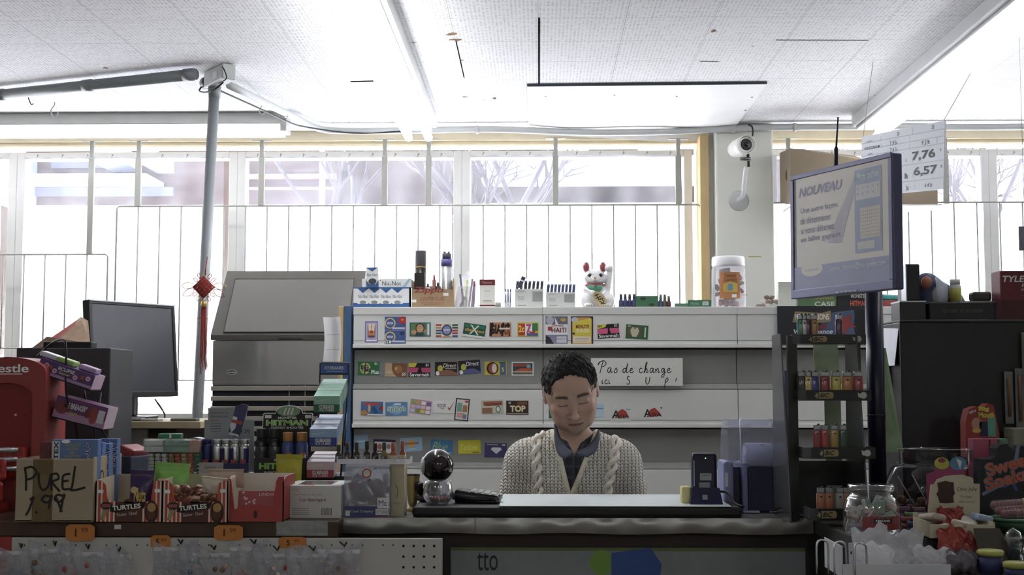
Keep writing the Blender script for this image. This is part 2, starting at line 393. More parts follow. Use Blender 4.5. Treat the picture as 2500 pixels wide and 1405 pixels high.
# column and wood post beside it
cz = ZC
mb = MB(); a, b = X(1737), X(1875); mb.box(a, b, YW - .16, YW, 0, cz, OFFW, .01)
for zz, xx in ((at(0, 730, YW).z, .3), (at(0, 790, YW).z, .6), (at(0, 640, YW).z, .55)):
    mb.box(a + (b - a) * xx, a + (b - a) * (xx + .22), YW - .1606, YW - .16, zz, zz + .006, M('b9a56c', .8))
struct(mb, 'wall_column')
struct(MB().box(X(1703), X(1724), YW - .12, YW, 0, ZT + .05, WOODP, .003), 'trim_3')
struct(MB().box(X(1724), X(1737), YW - .08, YW, 0, ZC, WHITE), 'trim_4')
struct(MB().box(-5, 5, YW - .02, YW - .002, ZT + .045, ZT + .1, CREAM, .004), 'trim_5')
# windows: frame + pane each
PANE = clear('ffffff', .93, .02, 0., 'window_glass', 2.)
def window(i, p0, p1, m0=.03, m1=.03):
    xa, xb = (p0 if isinstance(p0, float) else X(p0)), (p1 if isinstance(p1, float) else X(p1))
    mb = MB(); y0, y1 = YW + .02, YW + .1
    mb.box(xa, xa + m0, y0, y1, ZS, ZT, WHITE, .004); mb.box(xb - m1, xb, y0, y1, ZS, ZT, WHITE, .004)
    mb.box(xa + m0, xb - m1, y0, y1, ZT - .035, ZT, WHITE, .004); mb.box(xa + m0, xb - m1, y0, y1, ZS, ZS + .04, WHITE, .004)
    r = struct(mb, 'window_%d' % i)
    MB().box(xa + m0 - .004, xb - m1 + .004, YW + .055, YW + .06, ZS + .035, ZT - .03, PANE).build('pane', r)
def xw(q): return X(q) if isinstance(q, int) else q
BAYS = [(-3.7, 35), (35, 576), (576, 1127), (1127, 1692), (1880, 2420), (2420, 3.6)]
for i, (p, q) in enumerate(BAYS): window(i + 1, xw(p), xw(q), .042, .042)
# plastic weather film hung inside each bay: clear above, milky below
FILMU = clear('e3e2ee', .88, .25, .6, 'plastic_film', 5.); FILML = clear('f6f6fb', .2, .4, .97, 'plastic_film', 3.)
FILMM = clear('eeeefa', .42, .4, .97, 'plastic_film', 3.)
def film(p, q, ztop, zmid, zbot, lab, low):
    xa, xb = xw(p), xw(q); T = thing('plastic_film', lab, 'plastic sheet', ((xa + xb) / 2, YW - .012, zbot), group=None)
    wd = xb - xa
    def part(nm, z0, z1, m):
        def fn(u, v):
            x = (u - .5) * wd; z = z0 + (z1 - z0) * v
            top = .010 * abs(math.sin(u * PI * wd / .114)) * (v ** 6) if nm == 'upper_sheet' else 0
            return (x, .006 * math.sin(x * 23 + z * 9) * math.sin(z * 14 + x * 5) + .002 * math.sin(x * 90 + z * 40), z - zbot - top)
        MB().grid(fn, int(wd / .02), max(4, int((z1 - z0) / .03)), m).build(nm, T)
    part('upper_sheet', zmid, ztop, FILMU); part('lower_sheet', zbot, zmid, low)
    k = int(wd / .114); hk = M('8d8d90', .4, .6, var=0)
    for i in range(k):
        x = -wd / 2 + (i + .5) * wd / k
        MB().tube([(x, -.004, ztop - zbot - .006), (x + .004, -.006, ztop - zbot + .012), (x + .008, -.003, ztop - zbot + .004)], .0022, hk, 6).build('hook', T)
zt = at(0, 385, YW).z; zm = at(0, 503, YW).z; zl = at(0, 930, YW).z
film(X(60), X(547), zt, zm, zl, 'wrinkled see-through plastic sheet over the window behind the leaning grey pole', FILMM)
film(X(600), X(1104), zt, zm, zl, 'wrinkled see-through plastic sheet over the window above the ice machine', FILMM)
film(X(1150), X(1664), zt + .005, zm, zl, 'wrinkled see-through plastic sheet over the window behind the lucky cat', FILML)
film(X(1888), X(2398), zt - .0, zm, zl, 'see-through plastic sheet over the window behind the hanging price board', FILML)
film(-3.6, X(6), zt, zm, zl, 'see-through plastic sheet over the leftmost window at the picture edge', FILMM); film(X(2444), 3.5, zt, zm, zl, 'see-through plastic sheet over the rightmost window at the picture edge', FILMM)
# burglar bars
BARM = M('9c9c94', .5, var=.05)
def bars(p, q, zt, zb, rows, lab, posts):
    xa, xb = xw(p), xw(q); yb = YW - .09
    T = thing('window_grille', lab, 'window grille', ((xa + xb) / 2, yb, zb)); wd = xb - xa; h = zt - zb
    fr = MB(); fr.tube([(-wd / 2, 0, 0), (-wd / 2, 0, h - .012), (-wd / 2 + .012, 0, h), (wd / 2 - .012, 0, h), (wd / 2, 0, h - .012), (wd / 2, 0, 0)], .005, BARM, 6)
    for r in rows: fr.tube([(-wd / 2, 0, r - zb), (wd / 2, 0, r - zb)], .0045, BARM, 6)
    fr.build('frame', T)
    n = max(2, round(wd / .1075))
    for i in range(1, n): MB().tube([(-wd / 2 + wd * i / n, 0, 0), (-wd / 2 + wd * i / n, 0, h)], .0042, BARM, 6).build('bar', T)
    for px, zt2, zb2 in posts:
        x = X(px) - (xa + xb) / 2; mb = MB()
        mb.box(x - .048, x + .048, -.012, .012, zt2 - zb - .003, zt2 - zb, BARM); mb.box(x - .01, x + .01, -.008, .008, zt2 - zb - .09, zt2 - zb, BARM, .002)
        mb.box(x - .0145, x + .0145, -.011, .011, zb2 - zb, zt2 - zb - .085, BARM, .003); mb.build('post', T)
zg = at(0, 505, YW - .09).z; zb = at(0, 930, YW - .09).z; zh = at(0, 346, YW - .09).z
bars(300, 1705, zg, zb, [zb + .002], 'long white burglar grille of thin bars across the three middle windows', [(350, zh, zg), (647, zh, zg), (944, zh + .003, zg), (1050, zh + .003, zg), (1356, zh + .006, zg), (1652, zh, zg)])
z3 = at(0, 622, YW - .09).z; z4 = at(0, 852, YW - .09).z
bars(-120, 281, z3, z4, [z4 + .002], 'short lower white burglar grille at the far left window', [(237, zh, z3)])
bars(1876, 2700, zg + .008, zb, [zb + .002], 'white burglar grille behind the price board and the lottery monitor', [(1918, zh + .002, zg), (2296, zh, zg)])
# pipes
PG = M('8d9499', .4, .1, var=.05); PL = M('b4b8b8', .4, var=.04)
T = thing('conduit_pipe', 'pale grey conduit pipe running along the ceiling edge above the windows', 'pipe', (0, 6.2, ZC - .05))
Pb = onz(778, 314, ZC - .03); pts = [onz(560, 208, ZC - .03), onz(700, 277, ZC - .03), Pb]
for q in [(860, 320), (1000, 319), (1200, 316), (1400, 323), (1500, 324), (1650, 321), (1780, 314), (1900, 311), (2094, 310), (2230, 309), (2350, 311), (2600, 309)]: p = at(*q, YW - .17 - .03); pts.append(p)
O = Vector((0, 6.2, ZC - .05))
MB().tube([p - O for p in pts], .0165, PL, 12, sm=4).build('pipe', T)
for q in [(1165, 317), (1790, 314), (1940, 311), (700, 277)]:
    p = at(*q, YW - .2) if q[0] != 700 else onz(700, 277, ZC - .03); p = p - O
    MB().tube([(p.x - .008, p.y, p.z), (p.x + .008, p.y, p.z)], .021, PL, 12).build('clamp', T)
wr = [onz(520, 214, ZC - .05), onz(640, 268, ZC - .06), onz(700, 296, ZC - .07), onz(745, 310, ZC - .06), at(860, 325, YW - .22), at(990, 321, YW - .22)]
MB().tube([p - O for p in wr], .004, BLK, 6, sm=5).build('wire', T)
# big grey pipe to the left + leaning pole + junction box
jb = onz(536, 190, ZC - .04); O = jb.copy()
T = thing('metal_pole', 'grey metal pole leaning slightly from floor to ceiling left of the ice machine', 'pole', (at(476, 1000, 5.12).x - .03, 5.12, 0))
o = Vector(T.location); b0 = Vector((0, 0, .012)); tp = at(524, 212, 5.2) - o
MB().tube([b0, tp], .0215, PG, 16).build('pole', T); MB().tube([tp - Vector((.001, 0, .045)), tp], .026, PG, 16).build('collar', T)
MB().cyl((0, 0, 0), .07, .012, PG).build('base_plate', T)
for zz in (.34, .62): p = b0.lerp(tp, zz); MB().tube([p - Vector((0, 0, .003)), p + Vector((0, 0, .003))], .0228, M('a08a55', .4, .5), 12).build('tie', T)
T = thing('junction_box', 'grey metal junction box on the ceiling at the top of the pole', 'junction box', jb)
T.rotation_euler = (0, 0, -.95)
mb = MB(); mb.box(-.1, .1, -.028, .028, -.026, .036, PL, .004); mb.build('housing', T)
MB().box(-.0, .045, -.0295, -.028, -.012, .016, M('d8d8d8', .5)).build('sticker', T)
MB().tube([(-.1, 0, .005), (-.15, 0, .005)], .027, BLK, 14).build('socket', T)
MB().tube([(.1, -.03, .02), (.125, -.03, .0), (.12, -.02, -.03), (.06, -.03, -.04)], .0025, BLK, 6, sm=5).build('cable', T)
MB().tube([(-.15, -.01, .0), (-.14, -.03, -.03), (-.07, -.03, -.05), (0, -.02, -.05), (.04, 0, -.026)], .0035, BLK, 6, sm=5).build('cable', T)
a = onz(478, 181, ZC - .035); b = onz(-60, 238, ZC - .035)
T = thing('ceiling_pipe', 'thick grey pipe crossing the ceiling from the left edge to the junction box', 'pipe', (a + b) / 2)
o = (a + b) / 2; MB().tube([b - o, a - o], .0225, PG, 16).build('pipe', T)
for k in (.12, .53, .97): p = b.lerp(a, k) - o; d = (a - b).normalized() * .02; MB().tube([p - d, p + d], .0255, PG, 16).build('sleeve', T)
def hook(px, py, s, lab):
    p = onz(px, py, ZC - .001); c = [(0, 0, 0), (.0, 0, -.012), (-.012, 0, -.03), (-.012, 0, -.045), (0, 0, -.058), (.012, 0, -.05), (.016, 0, -.04)]
    MB().tube([(q[0] * s, 0, q[2] * s) for q in c], .0028 * s, M('9a9c9c', .4, .3), 8, sm=4).build('ceiling_hook', None, p, label=lab, cat='hook')
hook(133, 250, 1.1, 'small steel hook in the ceiling above the left lamp'); hook(640, 252, .9, 'small white hook in the ceiling right of the pole')
p = onz(68, 214, ZC - .001)
MB().tube([(0, 0, 0), (0, 0, -.02), (.012, -.02, -.05), (.02, -.01, -.075), (.026, 0, -.07)], .0025, BLK, 6, sm=4).build('ceiling_hook', None, p, label='dark wire hook looped round the thick ceiling pipe', cat='hook')
# fluorescent fixtures
TUBE = M('f4f4f4', .25, emit='ffffff', es=3.3, var=0); HOUS = M('c2c4c4', .4, var=.03); CAPM = M('8c8c8a', .35, .5)
def fixture(lab, loc, ln, tubes, wd, ang=0., hous_h=.055, drop=.1):
    """runs along local y"""
    T = thing('fluorescent_light', lab, 'ceiling light', loc, ang)
    mb = MB(); mb.box(-wd / 2, wd / 2, 0, ln, -hous_h, 0, HOUS, .004); mb.box(-wd / 2 + .02, wd / 2 - .02, .0, ln, -hous_h - .012, -hous_h, HOUS, .003); mb.build('housing', T)
    for x in tubes:
        MB().tube([(x, -.012, -drop), (x, 0, -drop), (x, ln, -drop), (x, ln + .012, -drop)], [.012, .019, .019, .012], TUBE, 14).build('tube', T)
        for y in (.0, ln - .03): MB().box(x - .014, x + .014, y, y + .03, -drop + .005, -hous_h, HOUS, .002).build('lamp_holder', T)
    return T
pe = at(1040, 345, 6.15); ln = 2.4
fixture('bare twin-tube ceiling light in the middle of the ceiling', (at(1022, 345, 6.1).x, 6.1 - 2.45, ZC), 2.45, (-.047, .047), .17)
for o_ in (1,):
    x0 = at(2108, 322, 6.12).x
    fixture('ceiling light with white housing at the right, running towards the window', (x0 + .02, 6.12 - 2.6, ZC), 2.6, (.04,), .15)
# left fixture, turned along the window wall
T = thing('fluorescent_light', 'long white strip light along the top of the left windows', 'ceiling light', (X(700) - .35, 5.98, ZC)); L2 = 2.1
xr = at(697, 300, 5.98).x - T.location.x
hs = MB(); z0 = at(0, 305, 5.98).z - ZC; hs.box(xr - L2 - .3, xr, 0, .11, z0, 0, M('c6c7c4', .5, var=.05), .004); hs.build('housing', T)
rf = MB(); z1 = at(0, 333, 5.98).z - ZC; rf.add([(xr - L2 - .3, .0, z0), (xr - .02, .0, z0), (xr - .02, .09, z1 + .02), (xr - L2 - .3, .09, z1 + .02)], [(0, 1, 2, 3)], HOUS); rf.box(xr - L2 - .3, xr - .02, .09, .11, z1 + .01, z0, HOUS); rf.build('reflector', T)
MB().tube([(xr - L2 - .3, .03, z1 + .016), (xr - .015, .03, z1 + .016)], .016, TUBE, 12).build('tube', T)
MB().box(xr - .025, xr + .004, -.004, .11, z1 + .02, 0, M('b8b9b4', .5), .004).build('end_cap', T)
# behind the viewer: strip lights added out of view as fill for the front faces
for i, x in enumerate((-2.2, 0.4, 2.6)):
    fixture(['added fill light on the ceiling at the left', 'added fill light on the ceiling in the middle', 'added fill light on the ceiling at the right'][i] + ', unseen behind the viewer', (x, -2.9, ZC), 2.4, (-.045, .045), .17)
    l = D.lights.new('fill_glow', 'AREA'); l.shape = 'RECTANGLE'; l.size = .16; l.size_y = 2.3; l.energy = 1.8; l.color = (.92, .96, 1)
    lo = D.objects.new('fill_glow', l); COL.objects.link(lo); lo.location = (x, -1.7, ZC - .14)
# white panel screwed to the ceiling
def pan(u, v):
    px = 1287 + (1872 - 1287) * u; p = onz(px - (0 if v < 1 else 0), 212 - 6 * u, ZC - .012); y = p.y + (6.33 - p.y) * v
    return (p.x, y, ZC - .012 - .02 * math.sin(PI * u) * v ** 2 - .006 * math.sin(u * 9) * v)
mb = MB(); mb.grid(pan, 30, 12, M('ececee', .5, var=.02)); mb.grid(lambda u, v: (lambda p: (p[0], p[1] - .002, p[2] + .012 * v))(pan(u, 0)), 30, 1, M('394650', .6), False)
PNL = mb.build('ceiling_panel', None, label='smooth white board screwed over the ceiling tiles in front of the windows', cat='panel')
for q in [(1332, 236), (1500, 233), (1652, 236), (1836, 238), (1820, 270), (1540, 306)]:
    MB().ball((0, 0, 0), .005, M('9a9a98', .4, .5), 8, (1, 1, .5)).build('screw', PNL, onz(*q, ZC - .016))
# torn white sheet edge next to the column
mb = MB(); q = [(1310, 330), (1545, 328), (1712, 330), (1702, 344), (1640, 347), (1540, 342), (1400, 334)]
mb.poly([(at(*p, YW - .03).x, at(*p, YW - .03).z) for p in q], YW - .03, M('e6e2da', .7)); struct(mb, 'trim_6')
# portals in the window openings
for i, (p, q) in enumerate(BAYS):
    a, b = xw(p), xw(q); l = D.lights.new('window_portal', 'AREA'); l.shape = 'RECTANGLE'; l.size = b - a; l.size_y = ZT - ZS; l.cycles.is_portal = True
    lo = D.objects.new('window_portal', l); COL.objects.link(lo); lo.location = ((a + b) / 2, YW + .17, (ZS + ZT) / 2); lo.rotation_euler = (-PI / 2, 0, 0)
# ------------------------------------------------------------------ street outside
SNOW = M('eef0f4', .8, var=.03, scale=.4); BRICK = M('40302c', .9, var=.12, scale=2.5); BRK2 = M('423b39', .9, var=.12, scale=2)
struct(MB().box(-60, 60, YW + .5, 90, -.4, -.3, SNOW), 'ground')
YB = 26.
def bx(mb, p, y0, d, m, Y=YB):
    a, b, c, e = rec(*p, Y); mb.box(a, b, Y + y0, Y + y0 + d, c, e, m)
T = thing('apartment_building', 'red brick building with white balconies, across the street on the left', 'building', (at(560, 500, YB).x, YB, -.3)); O = Vector(T.location)
def bpart(nm, T, rects, m, y0, d):
    mb = MB(); mb.T = Matrix.Translation(-Vector(T.location))
    for r in rects: bx(mb, r, y0, d, m)
    return mb.build(nm, T)
bpart('wall', T, [(-900, 200, 821, 1075)], BRICK, 0, 6)
BW = M('aab4c2', .7); BG = M('5c6478', .7)
for r in [(278, 385, 345, 412), (275, 413, 346, 421), (385, 394, 425, 424), (90, 448, 400, 458), (60, 385, 88, 520)]: bpart('balcony_slab', T, [r], BW, -1.2, 1.2)
for r in [(130, 385, 275, 412), (90, 460, 425, 480)]: bpart('window_band', T, [r], BG, -.1, .1)
for r in [(597, 428, 822, 438), (597, 460, 822, 464)]: bpart('ledge', T, [r], M('b07a72', .8), -.15, .15)
bpart('drainpipe', T, [(786, 300, 792, 900)], BW, -.25, .12)
T = thing('apartment_building', 'pale stone building with a long white balcony, across the street on the right', 'building', (at(1400, 500, YB).x, YB, -.3))
bpart('wall', T, [(823, 200, 1990, 1075)], BRK2, .4, 6)
bpart('balcony_slab', T, [(1180, 411, 1700, 433)], BW, -1.4, 1.3); bpart('balcony_soffit', T, [(1180, 433, 1700, 455)], M('b9bcc8', .7), -1.0, 1)
for r in [(1205, 384, 1262, 409), (1465, 384, 1500, 409)]: bpart('window', T, [r], M('7d8296', .5), -.05, .05)
for r in [(1360, 384, 1430, 409), (1545, 384, 1640, 409)]: bpart('railing', T, [r], BW, -1.4, .05)
bpart('awning', T, [(1315, 384, 1345, 407)], M('7fb09a', .6), -.6, .6)
bpart('wall_lower', T, [(1120, 505, 1990, 1060)], SNOW, -.5, .4)
T = thing('apartment_building', 'brown building seen through the right-hand window, far across the street', 'building', (at(2200, 500, 34).x, 34, -.3))
mb = MB(); a, b, c, e = rec(1990, 560, 2160, 1040, 34); mb.box(a - O.x * 0 - T.location.x, b - T.location.x, 0, 5, 0, e + .3, BRICK); mb.build('wall', T)
mb = MB(); mb.grid(lambda u, v: (-14 + 32 * u, 12.6 + 1.6 * v, -.32 + (1.75 + .12 * math.sin(u * 31) + .08 * math.sin(u * 77)) * math.sin(PI * min(1, v * 1.0)) ** .5), 60, 12, SNOW); mb.build('snow_bank', None, label='long bank of ploughed snow outside along the street', cat='snow bank')
# bare trees
def tree(x, y, h, lab, sd):
    rnd = random.Random(sd); mb = MB(); m = M('3c3a40', .9)
    def br(p, d, L, r, k):
        q = p + d * L; mid = p.lerp(q, .5) + Vector((rnd.uniform(-1, 1), rnd.uniform(-1, 1), 0)) * L * .06
        mb.tube([p, mid, q], [r, r * .85, r * .7], m, 5)
        if k == 0: return
        for _ in range(3 if k > 2 else 3):
            v = (d + Vector((rnd.uniform(-1, 1), rnd.uniform(-1, 1), rnd.uniform(-.4, .7))) * .75).normalized(); br(p.lerp(q, rnd.uniform(.55, 1)), v, L * rnd.uniform(.6, .8), r * .62, k - 1)
    br(Vector((0, 0, 0)), Vector((0, 0, 1)), h * .38, .1, 5)
    mb.build('bare_tree', None, (x, y, -.3), label=lab, cat='tree')
tree(at(1250, 480, 17).x, 17, 7.5, 'leafless tree outside in front of the long white balcony', 3); tree(at(900, 480, 21).x, 21, 8, 'leafless tree outside in front of the plain stone wall', 11)
tree(at(2340, 480, 22).x, 22, 8, 'faint leafless tree outside the right-hand window', 5)
T = thing('fence', 'white slatted fence outside, above the ice machine', 'fence', (at(900, 600, 12).x, 12, -.3))
for i in range(9):
    a = at(695 + 52 * i, 558, 12).x - T.location.x; MB().box(a, a + .07, 0, .05, 0, at(0, 558, 12).z + .3, M('f2f2f4', .6)).build('slat', T)
MB().box(at(680, 0, 12).x - T.location.x, at(1140, 0, 12).x - T.location.x, .05, .08, .1, 1.9, M('c9c6dc', .7)).build('backing', T)
# ================================================================== shelving behind the counter
YS = 5.5
MW = M('dcdedb', .45, var=.03, scale=4); MG = M('8d8e8c', .5, var=.03, scale=4); MD = M('2a2a2c', .6); BLUE = M('41648f', .6)
ROWS = [('flap', 766, 850, MW, 0), ('back_panel', 854, 938, MG, .035), ('ledge', 938, 951, M('a9aaa8', .45), .012), ('flap', 952, 1045, MW, 0), ('back_panel', 1049, 1131, MG, .035), ('ledge', 1131, 1146, M('a9aaa8', .45), .012), ('flap', 1147, 1240, MW, 0)]
zrow = lambda py: at(1315, py, YS).z
ZTOP = zrow(750)
for k, (a, b, lab) in enumerate([(862, 1325.5, 'left bay of the white metal wall shelving, seven small phone cards on its top flap'), (1325.5, 1800, 'middle bay of the white metal shelving, behind the seated man'), (1800, 2268, 'right bay of the white metal shelving, mostly hidden behind the lighter rack')]):
    xa, xb = at(a, 800, YS).x, at(b, 800, YS).x; c = (xa + xb) / 2; w = xb - xa
    T = thing('metal_shelving', lab, 'shelving', (c, YS, 0), group=None)
    MB().box(-w / 2, w / 2, .055, .22, 0, ZTOP - .033, MD).build('carcass', T)
    MB().box(-w / 2, w / 2, -.004, .22, ZTOP - .033, ZTOP, MW, .003).build('top_shelf', T)
    for nm, p0, p1, m, dy in ROWS:
        z1, z0 = zrow(p0), zrow(p1); mb = MB()
        mb.box(-w / 2 + .0012, w / 2 - .0012, dy, .06, z0, z1, m, .002)
        if nm == 'flap': mb.box(-w / 2, w / 2, -.012, 0, z0, z0 + .016, m, .002); mb.box(-w / 2, w / 2, -.001, 0, z0 + .03, z0 + .032, MG)
        if nm == 'ledge': mb.box(-w / 2, w / 2, dy - .012, dy, z0, z0 + .01, m, .002)
        mb.build(nm, T)
    MB().box(-w / 2, w / 2, .02, .06, .1, zrow(1242), MW, .003).build('lower_panel', T)
# end post on the left
T = thing('shelf_end_post', 'blue and pale wood end post at the left side of the shelving', 'post', (at(845, 800, YS).x, YS + .02, 0))
MB().box(-.009, .022, -.03, .2, 0, zrow(747), BLUE, .002).build('blue_board', T); MB().box(-.032, -.010, -.03, .2, 0, zrow(748), WOODP, .002).build('wood_board', T)
# paper hanging from the post
def shp(u, v):
    p = at(788 + 46 * u + 4 * math.sin(v * 3), 888 - 113 * v, 5.36); return (p.x, 5.36 + .045 * math.sin(u * PI) * (1 - .3 * v) - .05 * u, p.z)
mb = MB(); mb.grid(shp, 14, 10, M('f1f1f5', .7, var=.02)); 
for v in (.3, .62): mb.grid(lambda u, t, v=v: tuple(Vector(shp(.1 + u * .85, v + t * .008)) + Vector((0, -.0008, 0))), 10, 1, M('b9bccb', .7))
PP = mb.build('paper_sheet', None, label='curling white paper sheet pinned to the left end of the shelving', cat='paper')
# ------------------------------------------------------------------ cards stuck on the panels
def card(px, py, w, h, rot, base, deco, lab, row, nm='phone_card', th=.001):
    Y = YS - .0006 if row in (1, 3) else YS + .0344
    p = at(px, py, Y); k = Y / FPX; W, H = w * k, h * k
    mb = MB(); mb.T = Euler((0, -math.radians(rot), 0)).to_matrix().to_4x4()
    mb.box(-W / 2, W / 2, -th, 0, -H / 2, H / 2, M(base, .35, var=.02))
    y = -th - .0002
    for d in deco:
        c = M(d[-1], .35, var=.03)
        if d[0] == 'r': mb.rect(d[1] * W, d[2] * W, d[3] * H, d[4] * H, y, c)
        elif d[0] == 'd': mb.disc(d[1] * W, d[2] * H, d[3] * H, y, c, d[4] * H)
        elif d[0] == 'p': mb.poly([(q[0] * W, q[1] * H) for q in d[1]], y, c)
        elif d[0] == 't': mb.text(d[1], d[2] * W, d[3] * H, y, d[4] * H, c, d[5] * W if d[5] else None, d[6] if len(d) > 7 else .0, d[7] if len(d) > 8 else 0.)
        y -= .00015
    return mb.build(nm, None, p, label=lab, cat='card', group=None)
R = lambda x0, x1, z0, z1, c: ('r', x0, x1, z0, z1, c)
Tt = lambda s, x, z, h, c, w=None, b=.02, sh=0.: ('t', s, x, z, h, w, b, sh, c)
Dd = lambda x, z, r, c, r2=None: ('d', x, z, r, r2 or r, c)
